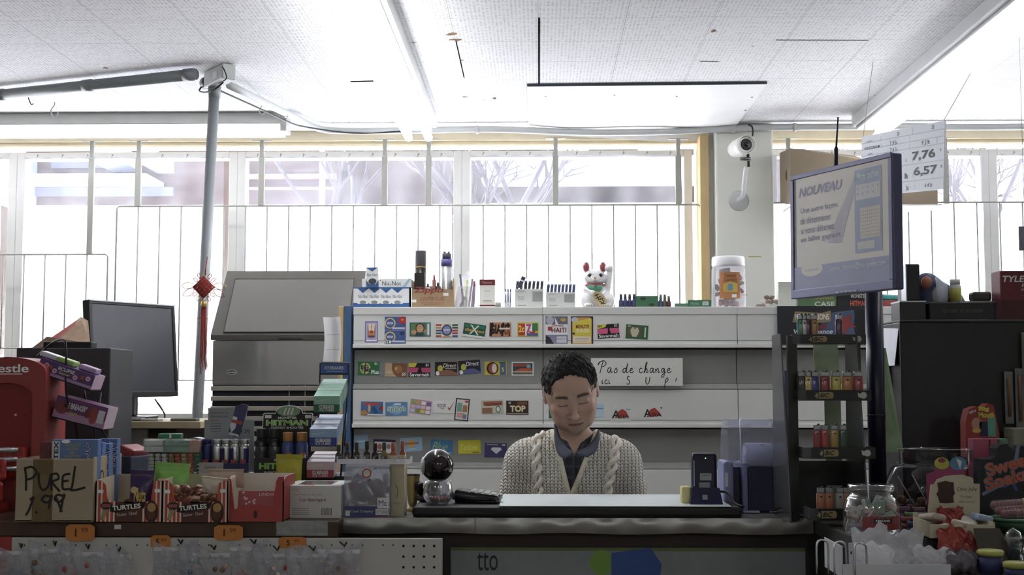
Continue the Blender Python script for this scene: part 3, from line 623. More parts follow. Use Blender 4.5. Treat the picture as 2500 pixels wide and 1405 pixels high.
CARDS = [
 (907, 811, 32, 52, 0, '7d73b8', [R(-.44, .44, -.46, .44, 'b9b4d6'), R(-.3, .3, -.25, .3, '9a7a66'), ('p', [(-.2, -.1), (-.25, .36), (-.05, .4), (0, .0), (.05, .4), (.25, .36), (.2, -.1)], 'ecd9c0'), R(-.22, .22, -.2, .04, 'd88a50'), Dd(0, 0, .09, 'c83b3b', .07), Dd(0, -.22, .16, '6a4a6a', .06), R(-.4, .4, -.44, -.38, 'f4f0f8')], 'tall purple-edged phone card with raised white ovals on the top shelf flap, leftmost of all', 1),
 (965, 807, 52, 66, 0, '4a63a8', [R(-.5, .5, -.005, .005, 'c8cde8'), Dd(-.24, .26, .2, 'e8d070'), Dd(-.24, .26, .16, '4a63a8'), Dd(-.24, -.25, .2, 'e8d070'), Dd(-.24, -.25, .16, '4a63a8'), Tt('WOW', -.24, .26, .1, 'f4f4f4', .3), Tt('WOW', -.24, -.25, .1, 'f4f4f4', .3), Dd(.33, .37, .14, 'c9333b'), Tt('20', .33, .39, .06, 'ffd84a'), Tt('$5', .34, -.12, .12, '1a1a2a'), R(-.14, .46, .04, .11, 'c8cde8'), R(-.14, .46, -.45, -.38, 'c8cde8'), R(-.48, -.2, -.48, -.38, 'eeeeee'), R(-.44, -.4, -.47, -.39, '222222'), R(-.35, -.3, -.47, -.39, '222222')], 'large blue double phone card with a red dot and yellow rings', 1),
 (1026, 805, 52, 34, 0, '3a6a72', [R(-.45, .25, -.42, .42, '5e8a58'), ('p', [(-.2, -.1), (-.22, .3), (0, .48), (.2, .3), (.18, -.1)], '3a2a20'), Dd(-.01, .08, .26, 'd09a70', .3), R(-.12, .12, -.02, 0, 'f4e8e0'), Dd(-.3, -.2, .18, 'c89068', .16), Dd(.3, -.15, .18, 'c89068', .16), R(-.2, .16, -.46, -.22, '2a4a50'), R(.28, .48, -.46, .46, '6f9aa0'), R(.34, .42, -.4, .4, 'e8e8e0')], 'phone card with a photograph of a smiling face', 1),
 (1091, 807, 54, 34, 0, 'f2f2ee', sum([[R(-.5, -.24, -.48 + i * .2, -.36 + i * .2, ['c23a3a', '2f6a45', '35549a', 'c9a13a', 'c23a3a'][i]), R(.24, .5, -.48 + i * .2, -.36 + i * .2, ['35549a', 'c23a3a', 'c23a3a', '2f6a45', '2f6a45'][i])] for i in range(5)], []) + [Dd(0, 0, .38, '3d3f78', .4), Dd(0, 0, .28, '8892c0', .3), Tt('easy', 0, 0, .16, 'f4f4f4', .3), R(-.2, .2, .42, .47, 'c9a13a'), R(-.2, .2, -.48, -.43, 'c9a13a')], 'white phone card bordered with little flags round a dark blue circle', 1),
 (1158, 808, 54, 33, -8, '1f5a48', [R(-.5, .5, -.5, -.34, 'dfe4e0'), R(-.46, .46, .2, .44, '2f7a5c'), Tt('dial', -.26, .03, .24, 'd9a548', .34), Tt('advance', .24, .0, .22, 'd9a548', .42), Tt('X', 0, .06, .7, 'e4e8d8', None, 0)], 'dark green phone card with orange lettering around a white X, tilted', 1),
 (1221, 805, 53, 34, 0, 'c98a5c', [('p', [(-.46, .48), (-.3, .48), (-.38, -.48), (-.5, -.48)], '1d1a18'), ('p', [(.1, .48), (.2, .48), (.14, -.48), (.04, -.48)], '1d1a18'), ('p', [(.32, .48), (.4, .48), (.46, -.48), (.36, -.48)], '1d1a18'), Tt('GIANT', 0, .02, .7, '181414', .92, .05), R(-.04, .44, .0, .12, 'f0d4cc'), R(.2, .4, -.46, -.08, 'e07a3a'), Tt('$5', .3, -.26, .26, '181414')], 'orange and black tiger-striped phone card reading GIANT', 1),
 (1289, 805, 52, 34, 0, 'd8c832', [R(-.45, -.14, -.44, .42, 'cf3a36'), R(-.13, .2, -.44, .42, 'f4f0ee'), R(.2, .46, -.1, .44, '2f8a4a'), Tt('2c', -.3, .05, .5, 'f0dc4a', .26, .03), Tt('7', .04, .05, .7, 'd04a8a', .26, .04), ('p', [(.0, -.1), (.2, -.16), (.38, .0), (.3, -.3), (.1, -.3)], 'cf3a36'), R(-.06, .46, -.46, -.26, '5a62a8')], 'yellow-edged phone card with red, white and green fields', 1),
 (1359, 808, 54, 70, 0, 'eeedf0', [R(-.5, .5, .22, .5, '6d7088'), Dd(-.3, .36, .14, 'b9bcc8'), Dd(.3, .38, .1, 'c9a83a', .06), ('p', [(-.1, .5), (.1, .2), (-.05, .2)], 'e8e8ec'), R(-.4, -.2, .0, .14, 'b84848'), Tt('Direct', .06, .18, .07, 'c03a3a', .5), Tt('HAITI', .1, .02, .17, '7a2a2a', .66, .02), R(-.5, .5, -.5, -.14, '8a88a8'), ('p', [(-.5, -.5), (-.5, -.16), (-.3, -.24), (-.1, -.5)], '33313c'), R(0, .44, -.42, -.2, 'd4d3e2'), R(.0, .4, -.3, -.28, '77758c')], 'large grey and white phone voucher reading HAITI', 1),
 (1421, 808, 54, 70, 0, '332c4e', [('p', [(-.44, -.46), (-.44, .4), (-.3, .46), (.36, .46), (.44, .38), (.44, -.46)], 'e09a4a'), ('p', [(-.42, -.2), (-.42, .3), (.42, .44), (.42, -.2)], 'dccd3c'), Dd(-.33, .38, .12, 'c8cacf', .09), Tt('MINUTE', .02, .14, .13, 'a3402c', .6, .03), Tt('PASS', .04, 0, .14, 'efe9b4', .58, .04), Dd(-.38, -.1, .05, '3a3a3a', .04), R(-.4, .4, -.42, -.2, 'ece0c8'), R(-.34, .3, -.27, -.26, '7a7060'), R(-.34, .3, -.33, -.32, '7a7060'), R(-.34, .2, -.38, -.37, '7a7060')], 'large yellow and dark blue phone voucher reading MINUTE PASS', 1),
 (1485, 809, 53, 34, 4, '1d1b1e', [R(-.5, .5, -.18, .2, 'e0588a'), ('p', [(-.5, .5), (-.5, .18), (-.12, .3), (-.05, .5)], 'd9cf3e'), ('p', [(-.04, -.18), (.0, .3), (.06, .44), (.1, .4), (.06, .1), (.12, -.18)], '1d1b1e'), Tt('NEW', -.36, .38, .14, '1d1b1e', .2), Tt('$2', .36, .36, .2, 'eeeeee'), Tt('Savannah', 0, -.33, .24, 'e8e8e8', .9)], 'pink and black phone card reading Savannah, beside the yellow voucher', 1),
 (1555, 811, 54, 34, -4, '2c6a42', [R(-.44, .24, -.4, .4, '5c5a3c'), Dd(-.12, 0, .3, '8e8c6a', .34), ('p', [(-.3, .1), (-.22, .34), (-.1, .16), (.02, .34), (.1, .06), (.0, -.36), (-.2, -.36)], 'c9c8ac'), R(.34, .4, -.36, .36, 'e0e8d8'), Tt('GO', -.36, .38, .1, 'e8e8e8')], 'dark green phone card with a pale animal figure, rightmost on the top flap', 1),
 (900, 900, 53, 33, 0, '2f7d48', [Dd(-.16, 0, .4, 'c6cf58', .42), Tt('BIG', -.18, .12, .26, '2a2250', .36, .03), Tt('TIME', -.12, -.14, .26, '2a2250', .5, .03), Tt('$2', .34, .34, .2, 'e8f0e8'), Tt('Plus', .3, -.28, .3, 'f0f4f0', .36, .03), ('p', [(-.16, .46), (-.1, .46), (-.16, -.46), (-.22, -.46)], '5a3a78')], 'green phone card with a yellow oval reading BIG TIME Plus', 2),
 (967, 904, 54, 33, -2, 'cdb088', [('p', [(-.18, .5), (-.2, .1), (-.1, -.3), (.06, -.5), (.5, -.5), (.5, .5)], '8e5a3a'), Dd(.1, .06, .3, 'b0724a'), Dd(.0, .1, .1, 'd9b060', .12), Tt('$5', .36, -.3, .26, 'e8e4dc'), R(-.46, -.2, -.2, -.16, 'f0e8d8')], 'brown phone card showing a large dim globe', 2),
 (1024, 904, 53, 34, 0, '1d1b1e', [R(-.5, .5, -.18, .16, 'd8487e'), ('p', [(-.5, .5), (-.5, .2), (-.2, .2), (-.1, .5)], 'd9cf3e'), ('p', [(-.1, -.18), (.0, .3), (.08, .44), (.12, .4), (.08, .1), (.12, -.18)], '1d1b1e'), Tt('$2', .36, .34, .2, 'eeeeee'), Tt('Savannah', 0, -.33, .26, 'e8e8e8', .9)], 'pink and black phone card reading Savannah, on the upper grey panel', 2),
 (1089, 901, 54, 33, 0, '2a2018', [('p', [(-.5, -.5), (-.1, -.1), (.2, -.1), (.5, -.3), (.5, -.5)], '9a6650'), Tt('Direct', .16, .24, .3, 'f0f0ec', .6, .01, .3), Dd(-.26, .02, .2, 'c3c046', .24), Dd(-.38, -.34, .14, 'eeeeee', .16), R(-.05, .46, -.02, .04, 'c0b0a0')], 'black and brown phone card reading Direct', 2),
 (1146, 897, 54, 33, 4, '262438', [('p', [(-.5, -.5), (-.1, -.12), (.2, -.12), (.5, -.4), (.5, -.5)], '5a5e98'), Tt('Direct', .14, .24, .3, 'f0f0f4', .6, .01, .3), Dd(-.26, .02, .2, 'c3c046', .24), Dd(-.38, -.34, .14, 'eeeeee', .16)], 'dark blue phone card reading Direct, tilted', 2),
 (1210, 900, 54, 33, 0, 'd2c63a', [Dd(-.14, 0, .44, '2e2020', .46), Dd(-.12, 0, .34, 'b04a40', .38), Dd(-.06, .02, .18, 'e8dcd0', .34), R(.2, .46, -.48, .46, '4f68a8'), ('p', [(.1, .46), (.3, .3), (.46, .4), (.46, .48)], '2f7a4a'), Tt('5', .33, -.1, .3, 'e8e04a')], 'yellow phone card with a big red and white ball', 2),
 (1276, 901, 54, 34, 0, 'e2e2e0', [R(-.44, .44, -.4, .4, '3a4450'), R(-.42, .3, .16, .34, 'b34a40'), R(.18, .36, .06, .3, '7ab0c8'), ('p', [(-.36, -.14), (-.1, .02), (.38, .04), (.42, -.14), (.1, -.2)], 'd0583c'), R(-.42, .42, -.34, -.26, '9a9a50'), R(-.44, .44, -.24, -.2, 'e8e8e8')], 'stamp-like phone card with a red car and perforated edge', 2),
 (908, 998, 54, 33, -1, '3f78b8', [R(-.4, .34, .22, .42, 'cc4a48'), ('p', [(-.5, -.5), (-.48, -.2), (-.3, -.1), (-.14, -.4)], 'c98a3a'), Dd(-.12, .0, .1, 'd8b27a', .3), ('p', [(.1, .2), (.3, -.3), (.14, -.4), (-.04, 0)], '2a5a9a'), ('p', [(.3, 0), (.5, .3), (.5, -.2)], 'b83a3a'), R(-.2, .5, -.5, -.4, 'ece8e0')], 'blue and orange cartoonish phone card at the left of the middle white flap', 3),
 (968, 999, 54, 33, 1, '5f8fc4', [Dd(0, 0, .44, '7fb0dc', .42), Tt('Splash', 0, -.04, .5, 'f4f8f4', .84, .07, .1), Tt('Splash', 0, -.04, .46, '58a070', .8, .01, .1), R(-.1, .2, .3, .4, 'e8eef4')], 'blue phone card reading Splash', 3),
 (1027, 994, 52, 34, -8, 'c79ab4', sum([[R(-.46 + i * .24, -.26 + i * .24, -.44 + j * .3, -.2 + j * .3, [['b8d0e0', '8f9c3c', 'd9d05a', 'e8e8f0'], ['e0b8c8', 'b8b8e0', 'e8c8c8', 'f0e0e8'], ['9cb85c', 'd8b058', 'f0f0f4', '8a6aa0']][j][i])] for i in range(4) for j in range(3)], []), 'pink phone card divided into little coloured squares, tilted', 3),
 (1083, 994, 50, 30, 0, 'e6e7e6', [Tt('GOOD', -.1, .1, .28, '5a5e5a', .44), Tt('Call', -.08, -.12, .16, '6a6e6a', .2), ('p', [(.2, -.08), (.28, -.3), (.5, .36), (.48, .36), (.29, -.14), (.23, -.04)], 'c04030')], 'white phone card with a red tick mark', 3),
 (1128, 1001, 34, 54, -5, '2c2c2e', [R(-.42, .42, -.45, .45, 'dcd8d0'), R(-.36, .0, -.1, .3, '7ab0a8'), R(.05, .36, -.1, .2, 'b0784a'), R(-.34, .2, -.35, -.15, 'd8a090'), Dd(.3, .38, .1, 'c04a40', .05), R(.1, .36, -.4, -.2, '6a8ab0')], 'small upright phone card with a black border', 3),
 (1202, 994, 54, 33, 2, 'c4c8a8', [R(-.4, .46, .1, .4, 'a86048'), Tt('COLOMBIA', .04, .16, .2, '7a2a28', .74), R(-.46, 0, -.46, -.06, '9a6a50'), Dd(.26, -.2, .18, '3e7a58', .26), Dd(.26, -.2, .12, 'e4e8e4', .18)], 'tan and green phone card with a small round badge', 3),
 (1263, 996, 54, 34, 0, '3b2a22', [Tt('TOP', .02, -.08, .46, 'e0cfa0', .7, .05), Tt('$2', -.34, .34, .16, 'f0f0f0'), R(.0, .44, .2, .44, '7a4a30'), R(-.46, .46, -.44, -.4, 'c0b090')], 'dark brown phone card reading TOP', 3),
 (1352, 1005, 24, 34, 0, '1f6a4a', [R(-.3, .3, -.3, -.1, 'c8d8c8')], 'green phone card half hidden behind the man, beside his cheek', 3),
 (1462, 1003, 26, 32, 0, 'b9d4e6', [R(-.3, .4, .1, .2, '6a9ac0')], 'pale blue phone card peeking out from behind the man', 3),
 (1516, 1012, 50, 32, -1, 'd8dada', [('p', [(-.3, -.3), (-.14, .2), (.06, .4), (.26, .2), (.4, -.22)], 'c04038'), Tt('A', -.24, -.02, .62, '2a2a2a'), Tt('SIA', .16, -.18, .28, '2a2a2a', .44), R(.24, .44, .34, .4, '7aa0c0')], 'white phone card reading ASIA over a red fan, the one nearer the man', 3),
 (1593, 1009, 54, 32, 2, 'dcdedd', [('p', [(-.28, -.3), (-.1, .26), (.1, .4), (.28, .1), (.4, -.22)], 'c04038'), Tt('A', -.22, .0, .6, '2a2a2a'), Tt('SIA', .18, -.16, .28, '2a2a2a', .46), Dd(.4, .36, .06, '333333')], 'white phone card reading ASIA over a red fan, the rightmost card', 3),
 (882, 1080, 34, 34, 3, '8fb4cf', [R(-.3, .3, .0, .1, 'c8dce8')], 'plain pale blue phone card at the left of the lower grey panel', 4),
 (938, 1092, 54, 36, -2, '2c3458', [R(-.44, .44, -.42, .34, 'e6e0de'), Dd(-.2, .0, .16, 'c06a6a', .2), Dd(.2, .04, .14, 'b08080', .18), R(-.36, .0, -.36, -.24, '7a5a6a')], 'navy-edged phone card with pink spots behind the little bottles', 4),
 (1004, 1086, 54, 34, 4, '90bce0', [Dd(0, .06, .26, 'd8a860', .34), R(-.3, .34, .0, .14, 'b07a3a'), R(-.2, .2, -.34, -.3, 'e0e8f0')], 'light blue phone card with a round orange sun', 4),
 (1078, 1092, 54, 34, -3, '3e86bc', [Tt('Blue', -.08, .04, .6, 'b8c878', .7, 0, .4), R(.1, .46, -.42, -.36, 'c8d8e8')], 'blue phone card reading Blue, partly behind the round black scanner', 4),
 (1146, 1092, 54, 33, 1, 'd2cc28', [Tt('Yellow', 0, 0, .5, 'e8e480', .8, 0, .3), R(.14, .44, -.44, -.36, '8a7a30')], 'bright yellow phone card', 4),
 (1210, 1100, 54, 34, -1, '4a4478', [('p', [(-.14, .2), (.2, .2), (.28, .06), (.03, -.26), (-.22, .06)], 'd8dce8'), R(-.4, .1, .36, .42, 'b8b4d8'), R(.28, .44, .34, .42, 'e0e0f0')], 'dark purple phone card with a white diamond', 4)]
for c in CARDS: card(*c)
# handwritten sign
p0 = at(1443, 875, YS - .02); p1 = at(1667, 943, YS - .02); W, H = p1.x - p0.x, p0.z - p1.z
ink = M('1c1e22', .6, var=0); mb = MB(); mb.box(0, W, -.003, 0, 0, H, M('dfe0da', .7, var=.02))
def word(strokes, x, z, s, wd=.0032):
    for st in strokes: mb.stroke([(x + q[0] * s * .82, z + q[1] * s) for q in st], wd, -.0034, ink, 6)
# glyph strokes in em units (x, z)
GL = {'P': [[(.15, -.05), (.35, .6), (.5, 1.05), (.2, 1), (-.05, .7), (.1, .95), (.6, 1.1), (.85, .85), (.6, .6), (.3, .55)]], 'a': [[(.45, .42), (.2, .45), (.05, .2), (.2, 0), (.4, .3), (.45, .42), (.42, .05), (.62, .1)]],
 's': [[(.0, .05), (.25, .45), (.35, .15), (.15, 0), (.05, .06)]], 'd': [[(.4, .42), (.15, .42), (.03, .15), (.2, 0), (.42, .35), (.62, .95), (.45, .2), (.55, .02), (.7, .12)]], 'e': [[(.05, .2), (.3, .3), (.3, .45), (.1, .38), (.05, .1), (.25, 0), (.5, .15)]],
 'c': [[(.38, .38), (.2, .46), (.04, .2), (.18, 0), (.45, .12)]], 'h': [[(0, 0), (.25, .55), (.4, 1), (.25, .9), (.08, 0)], [(.1, .12), (.3, .42), (.4, .3), (.35, .03), (.55, .12)]], 'n': [[(.02, .4), (.06, 0)], [(.07, .15), (.28, .44), (.36, .3), (.34, .03), (.55, .12)]],
 'g': [[(.4, .42), (.15, .42), (.05, .18), (.2, .04), (.4, .4), (.35, -.3), (.1, -.45), (.1, -.25), (.6, .12)]], 'i': [[(.05, .4), (.05, .05), (.22, .08)], [(.1, .6), (.12, .62)]], 'S': [[(.5, .85), (.25, .95), (.15, .65), (.42, .4), (.35, .02), (.0, .08)]],
 'U': [[(.05, .85), (.03, .2), (.25, .02), (.5, .3), (.62, .85)]], '.': [[(.02, .02), (.06, .03)]], '!': [[(.22, .75), (.1, .3)], [(.03, .04), (.05, .06)]], 'p': [[(.3, .5), (.08, -.35)], [(.2, .45), (.5, .75), (.62, .5), (.35, .25), (.15, .3)]]}
def line(s, x, z, k, adv):
    for ch, a in zip(s, adv):
        if ch != ' ': word(GL[ch], x, z, k)
        x += a * k
e = W / 224.
line('Pas', 18 * e, 32 * e, 27 * e, [.78, .62, .5]); line('de', 77 * e, 32 * e, 25 * e, [.68, .5]); line('change', 117 * e, 32 * e, 25 * e, [.48, .56, .56, .56, .6, .5])
line('ici', 26 * e, 5 * e, 22 * e, [.3, .45, .3]); line('S.U.p!', 86 * e, 4 * e, 21 * e, [1.3, .95, 1.15, .95, 1.3, .6])
mb.build('handwritten_sign', None, (p0.x, YS - .02, p1.z), label='white card sign handwritten Pas de change ici S.V.P! behind the man', cat='sign')
# ================================================================== ice machine
STL = M('a9aaa8', .28, .9, var=.04, scale=1.5); DG = M('55534d', .5, .3, var=.05); LOUV = M('9a948a', .5, .2, var=.04)
xa = at(519, 900, 5.75).x; wI = .64; T = thing('ice_machine', 'stainless steel ice machine with a sloping grey lid', 'ice machine', (xa + wI / 2, 5.75, 0))
zz = lambda py, Y: at(700, py, Y).z
z1, z2, z3, z4 = zz(662, 5.99), zz(826, 5.74), zz(832, 5.75), zz(940, 5.75)
MB().box(-wI / 2 + .0, wI / 2, .01, .45, 0, z3, M('8a8a86', .5, .4)).build('cabinet', T)
MB().box(-wI / 2, wI / 2, 0, .01, z4, z3, STL).build('front_band', T)
mb = MB(); hw = wI / 2
a = [(-hw - .008, -.012, z3 + .002), (hw + .008, -.012, z3 + .002), (hw + .008, -.012, z3 + .022), (-hw - .008, -.012, z3 + .022)]
v = [(-hw - .008, -.012, z3 + .002), (hw + .008, -.012, z3 + .002), (-hw - .008, -.012, z3 + .024), (hw + .008, -.012, z3 + .024), (-hw + .0, .24, z1), (hw, .24, z1), (-hw, .45, z1), (hw, .45, z1), (-hw - .008, .45, z3 + .002), (hw + .008, .45, z3 + .002)]
mb.add(v, [(0, 1, 3, 2), (2, 3, 5, 4), (4, 5, 7, 6), (6, 7, 9, 8), (8, 9, 1, 0), (0, 2, 4, 6, 8), (1, 9, 7, 5, 3)], DG); mb.build('hood', T)
def lidp(u, v, o): 
    p = Vector((-hw + .0 + (wI) * u, -.012 + .252 * v, z3 + .024 + (z1 - z3 - .024) * v)); return tuple(p + Vector((0, -.9, .42)) * o)
q = [lidp(.075, .04, .004), lidp(.925, .04, .004), lidp(.925, .86, .004), lidp(.075, .86, .004)]
mb = MB(); mb.slab(q, .012, M('696761', .45, .25, var=.05, scale=3)); mb.build('lid', T)
dk = M('33332f', .7)
mb = MB(); 
for (u0, v0, u1, v1) in [(.072, .035, .928, .045), (.072, .86, .928, .868), (.072, .04, .076, .865), (.924, .04, .928, .865)]: mb.slab([lidp(u0, v0, .0052), lidp(u1, v0, .0052), lidp(u1, v1, .0052), lidp(u0, v1, .0052)], .004, dk)
mb.build('lid_gasket', T)
MB().box(-.03, .08, -.02, -.012, z3 + .004, z3 + .016, M('3a3a38', .6), .002).build('handle', T)
mb = MB(); mb.box(-hw, hw, .004, .02, .3, z4 - .005, M('1c1f2c', .6)); mb.build('grille_recess', T)
for i in range(9):
    zc = z4 - .006 - i * .044; MB().box(-hw - .004, hw, -.012, .006, zc - .021, zc, LOUV, .003).build('louvre', T)
for x in (.02, .09): MB().box(x - .002, x + .002, -.004, .008, .45, z4, LOUV).build('divider', T)
mb = MB(); mb.disc(-hw + .085, z4 + .055, .024, -.002, M('dfe2e0', .3), .011); mb.disc(-hw + .085, z4 + .055, .022, -.0024, M('2a4a3c', .4), .009); mb.text('cristal', -hw + .085, z4 + .055, -.0028, .008, M('e8e8e8', .4), .034); mb.build('badge', T)
# ================================================================== things standing on the shelving
ZI = ZTOP
def topbase(px, Y=5.56): return at(px, 750, Y).x
def tbox(nm, lab, px0, px1, py0, mat, Y=5.56, dep=.06, rz=0., cat='box', z=None, py1=None, bev=.001):
    z = ZI if z is None else z; a, b, _, zt = rec(px0, py0, px1, 750, Y); W = b - a; H = zt - z
    T = thing(nm, lab, cat, ((a + b) / 2, Y, z), rz); MB().box(-W / 2, W / 2, 0, dep, 0, H, mat, bev).build('carton', T); return T, W, H
NW = M('e9ebec', .5, var=.02); NB = M('3565a6', .5, var=.04); NT = M('26364e', .5); 
def nicdec(mb, x, w, z0, h, y=-.001):
    mb.rect(x - w / 2, x + w / 2, z0, z0 + h, y, NW); mb.poly([(x - w / 2, z0 + h), (x, z0 + h * .7), (x + w / 2, z0 + h)], y - .0003, NB)
    mb.text('Nic-Not', x, z0 + h * .48, y - .0004, h * .22, NT, w * .86); mb.disc(x, z0 + h * .1, w * .3, y - .0004, M('8d8f86', .5), h * .12)
T, W, H = tbox('tray_of_boxes', 'blue and white carton tray holding four quit-smoking packets on the shelving', 863, 1000, 702, NW, dep=.07)
mb = MB(); mb.rect(-W / 2, W / 2, 0, H * .25, -.0008, NB); mb.rect(-W / 2, W / 2, H * .94, H, -.0008, NB)
for i in range(4): nicdec(mb, -W * .33 + i * W * .205, W * .19, H * .2, H * .74)
mb.box(W * .49, W * .5, -.001, .07, 0, H, M('1f2c3c', .5)); mb.build('printed_front', T)
zs = ZI + H
T, W2, H2 = tbox('packet', 'long white packet reading Nic-Not lying on the blue and white tray', 884, 1004, 681, NW, dep=.05, z=zs)
mb = MB(); mb.text('Nic-Not', W2 * .1, H2 * .45, -.0008, H2 * .5, NT, W2 * .38); mb.poly([(W2 * .32, 0), (W2 * .38, 0), (W2 * .5, H2), (W2 * .44, H2)], -.0007, M('9cc4dc', .5)); mb.disc(-W2 * .13, H2 * .8, .003, -.001, M('e08a3a', .5)); mb.build('print', T)
a, b, c, e_ = rec(893, 655, 926, 702, 5.54); T = thing('packet', 'blue and white packet with a round window, leaning on top of the tray', 'box', ((a + b) / 2, 5.545, zs + .0), 0)
T.rotation_euler = (0, -.03, 0); mb = MB(); mb.box(-.026, .026, 0, .012, 0, .084, NW, .001); mb.build('carton', T)
mb = MB(); mb.rect(-.026, .026, 0, .012, -.0006, NB); mb.poly([(-.026, .084), (0, .066), (.026, .084)], -.0006, NB); mb.poly([(-.026, 0), (-.026, .03), (-.01, .008), (.01, .008), (.026, .03), (.026, 0)], -.0007, NB); mb.text('Nic-Not', 0, .052, -.0009, .012, NT, .044); mb.disc(0, .024, .017, -.001, M('4a4c4e', .5), .013); mb.build('print', T)
# lighter fluid box
KB = M('a88c68', .8, var=.06); RD = M('9a3f38', .6)
a, b, z0_, z1_ = rec(1005, 707, 1107, 750, 5.56); W = b - a; H = z1_ - ZI
T = thing('cardboard_box', 'open brown cardboard box printed LIGHTER FLUID on the shelving', 'box', ((a + b) / 2, 5.56, ZI))
mb = MB(); t = .003; mb.box(-W / 2, W / 2, 0, t, 0, H, KB); mb.box(-W / 2, W / 2, .13, .13 + t, 0, H * 1.3, KB); mb.box(-W / 2, -W / 2 + t, t, .13, 0, H * 1.5, KB); mb.box(W / 2 - t, W / 2, t, .13, 0, H * 1.6, KB); mb.box(-W / 2, W / 2, 0, .13, 0, t, KB); mb.build('carton', T)
mb = MB(); mb.text('Zippo', -W * .1, H * .93, -.0008, H * .42, RD, W * .72, .03, .2); mb.text('LIGHTER FLUID', 0, H * .5, -.0008, H * .2, RD, W * .58); mb.text('ZIPPO MANUFACTURING CO.', 0, H * .27, -.0008, H * .07, RD, W * .54); mb.text('BRADFORD, PA', 0, H * .17, -.0008, H * .07, RD, W * .4)
mb.box(-W / 2, -W / 2 + .02, -.001, 0, H * .3, H * .45, NW); mb.box(W * .26, W * .38, -.001, 0, H * .65, H * .8, NW); mb.build('print', T)
BX0 = T
def can(nm, lab, px0, px1, py0, Y, prof, decs=(), z=None, cat='spray can'):
    z = ZI + .0031 if z is None else z; a, b, _, zt = rec(px0, py0, px1, 750, Y); R_ = (b - a) / 2; H = zt - z
    T = thing(nm, lab, cat, ((a + b) / 2, Y, z))
    for (pn, m, pr) in prof: MB().lathe([(r * R_, h * H) for r, h in pr], m, n=20).build(pn, T)
    return T, R_, H
T, R1, H1 = can('spray_can', 'black spray can with a tall black cap and a flame picture', 1014, 1040, 613, 5.62, [('body', M('1b1a1b', .35), [(.9, 0), (1, .02), (1, .7)]), ('ring', M('b98a4a', .4, .5), [(1.02, .7), (1.02, .72)]), ('cap', M('4a4b50', .5), [(.98, .72), (1, .73), (1, .985), (.95, 1)])])
mb = MB(); mb.T = Matrix.Translation((0, -R1 - .001, 0)); mb.poly([(-.008, H1 * .2), (-.01, H1 * .3), (0, H1 * .42), (.008, H1 * .3), (.007, H1 * .2)], 0, M('b8643a', .5)); mb.poly([(-.004, H1 * .56), (0, H1 * .66), (.006, H1 * .58)], 0, M('d8b070', .5)); mb.text('ZIPPO', 0, H1 * .5, 0, H1 * .06, M('e8e4dc', .5), .03); mb.build('label', T)
T, R1, H1 = can('spray_can', 'silver spray can with a blue shoulder and notched grey nozzle', 1077, 1104, 615, 5.62, [('body', M('b9bcbc', .3, .7, var=.15, scale=60), [(.9, 0), (1, .02), (1, .74)]), ('collar', M('5b58a0', .4), [(1.02, .74), (1.04, .86)]), ('cap', M('4a4a62', .5), [(.8, .86), (.8, .96), (.6, .97)])])
MB().box(-.014, -.004, -.008, .008, H1 * .96, H1, M('4a4a62', .5)).build('nozzle', T); MB().box(.005, .013, -.008, .008, H1 * .96, H1, M('4a4a62', .5)).build('nozzle', T)
for px, pw, py, c, l in [(1029.5 + 15, 10, 693, 'a8a8aa', 'small silver tin in the lighter fluid box'), (1060, 9, 672, '8a4a3a', 'small bottle with a red tip in the lighter fluid box'), (1069, 10, 690, '3a2a2a', 'dark little tin in the lighter fluid box')]:
    T, r_, h_ = can('lighter_fluid_tin', l, px - pw / 2, px + pw / 2, py, 5.6, [('body', M(c, .4), [(.95, 0), (1, .02), (1, .85)]), ('cap', M('b0403c' if 'red' in l else '2c2c2e', .4), [(.5, .85), (.45, 1)])], cat='tin')
a, b, _, zt = rec(1012, 667, 1036, 750, 5.58)
MB().box(-.022, .022, 0, .006, 0, zt - ZI - .0031, M('27201f', .4)).build('display_card', None, ((a + b) / 2, 5.572, ZI + .0031), label='black display card standing in the lighter fluid box in front of the black can', cat='card')
# pen cup (clear) + pens + packet
CLR = clear('e9e9ee', .7, .15, .6); CL2 = glassy()
a, b, _, zt = rec(1109, 700, 1165, 750, 5.6); T = thing('clear_bag', 'milky see-through bag of pens beside the lighter fluid box', 'bag', ((a + b) / 2, 5.62, ZI)); W = b - a; H = zt - ZI
MB().grid(lambda u, v: (W / 2 * math.cos(u * 2 * PI) * (1 - .25 * v * abs(math.sin(u * 9))), .05 * math.sin(u * 2 * PI) * (1 - .2 * v), (H * (1 + .9 * max(0, math.sin(u * 5 + 1)) * v) * v)), 28, 8, CLR).build('film', T)
for i, (dx, lean, c, h) in enumerate([(-.03, .5, '4a3540', .06), (.0, .03, 'c9cc70', .125), (.012, .12, '6a7a8a', .13), (.024, .1, 'b8404a', .12), (.032, .05, '3c4a78', .11), (-.008, -.12, '5a5a66', .15)]):
    MB().tube([(0, 0, .001), (math.sin(lean) * h, 0, math.cos(lean) * h)], .0045, M(c, .4), 8).build('pen', None, ((a + b) / 2 + dx, 5.62, ZI), label=['short dark pen slumped in the milky bag', 'yellow pen standing in the milky bag', 'slate blue pen standing in the milky bag', 'red-tipped pen standing in the milky bag', 'dark blue pen at the right of the milky bag', 'tallest grey pen in the milky bag'][i], cat='pen')
T, W, H = tbox('packet', 'small white upright carton with dark red bands and an open flap', 1171, 1208, 683, M('e4e2da', .6), dep=.04)
MB().box(-W / 2 - .0008, W / 2 + .0008, -.0008, .0405, H * .8, H, M('7a2c2c', .6)).build('band', T); MB().box(-W / 2 - .0008, W / 2 + .0008, -.0008, .0405, H * .06, H * .11, M('7a2c2c', .6)).build('band', T)
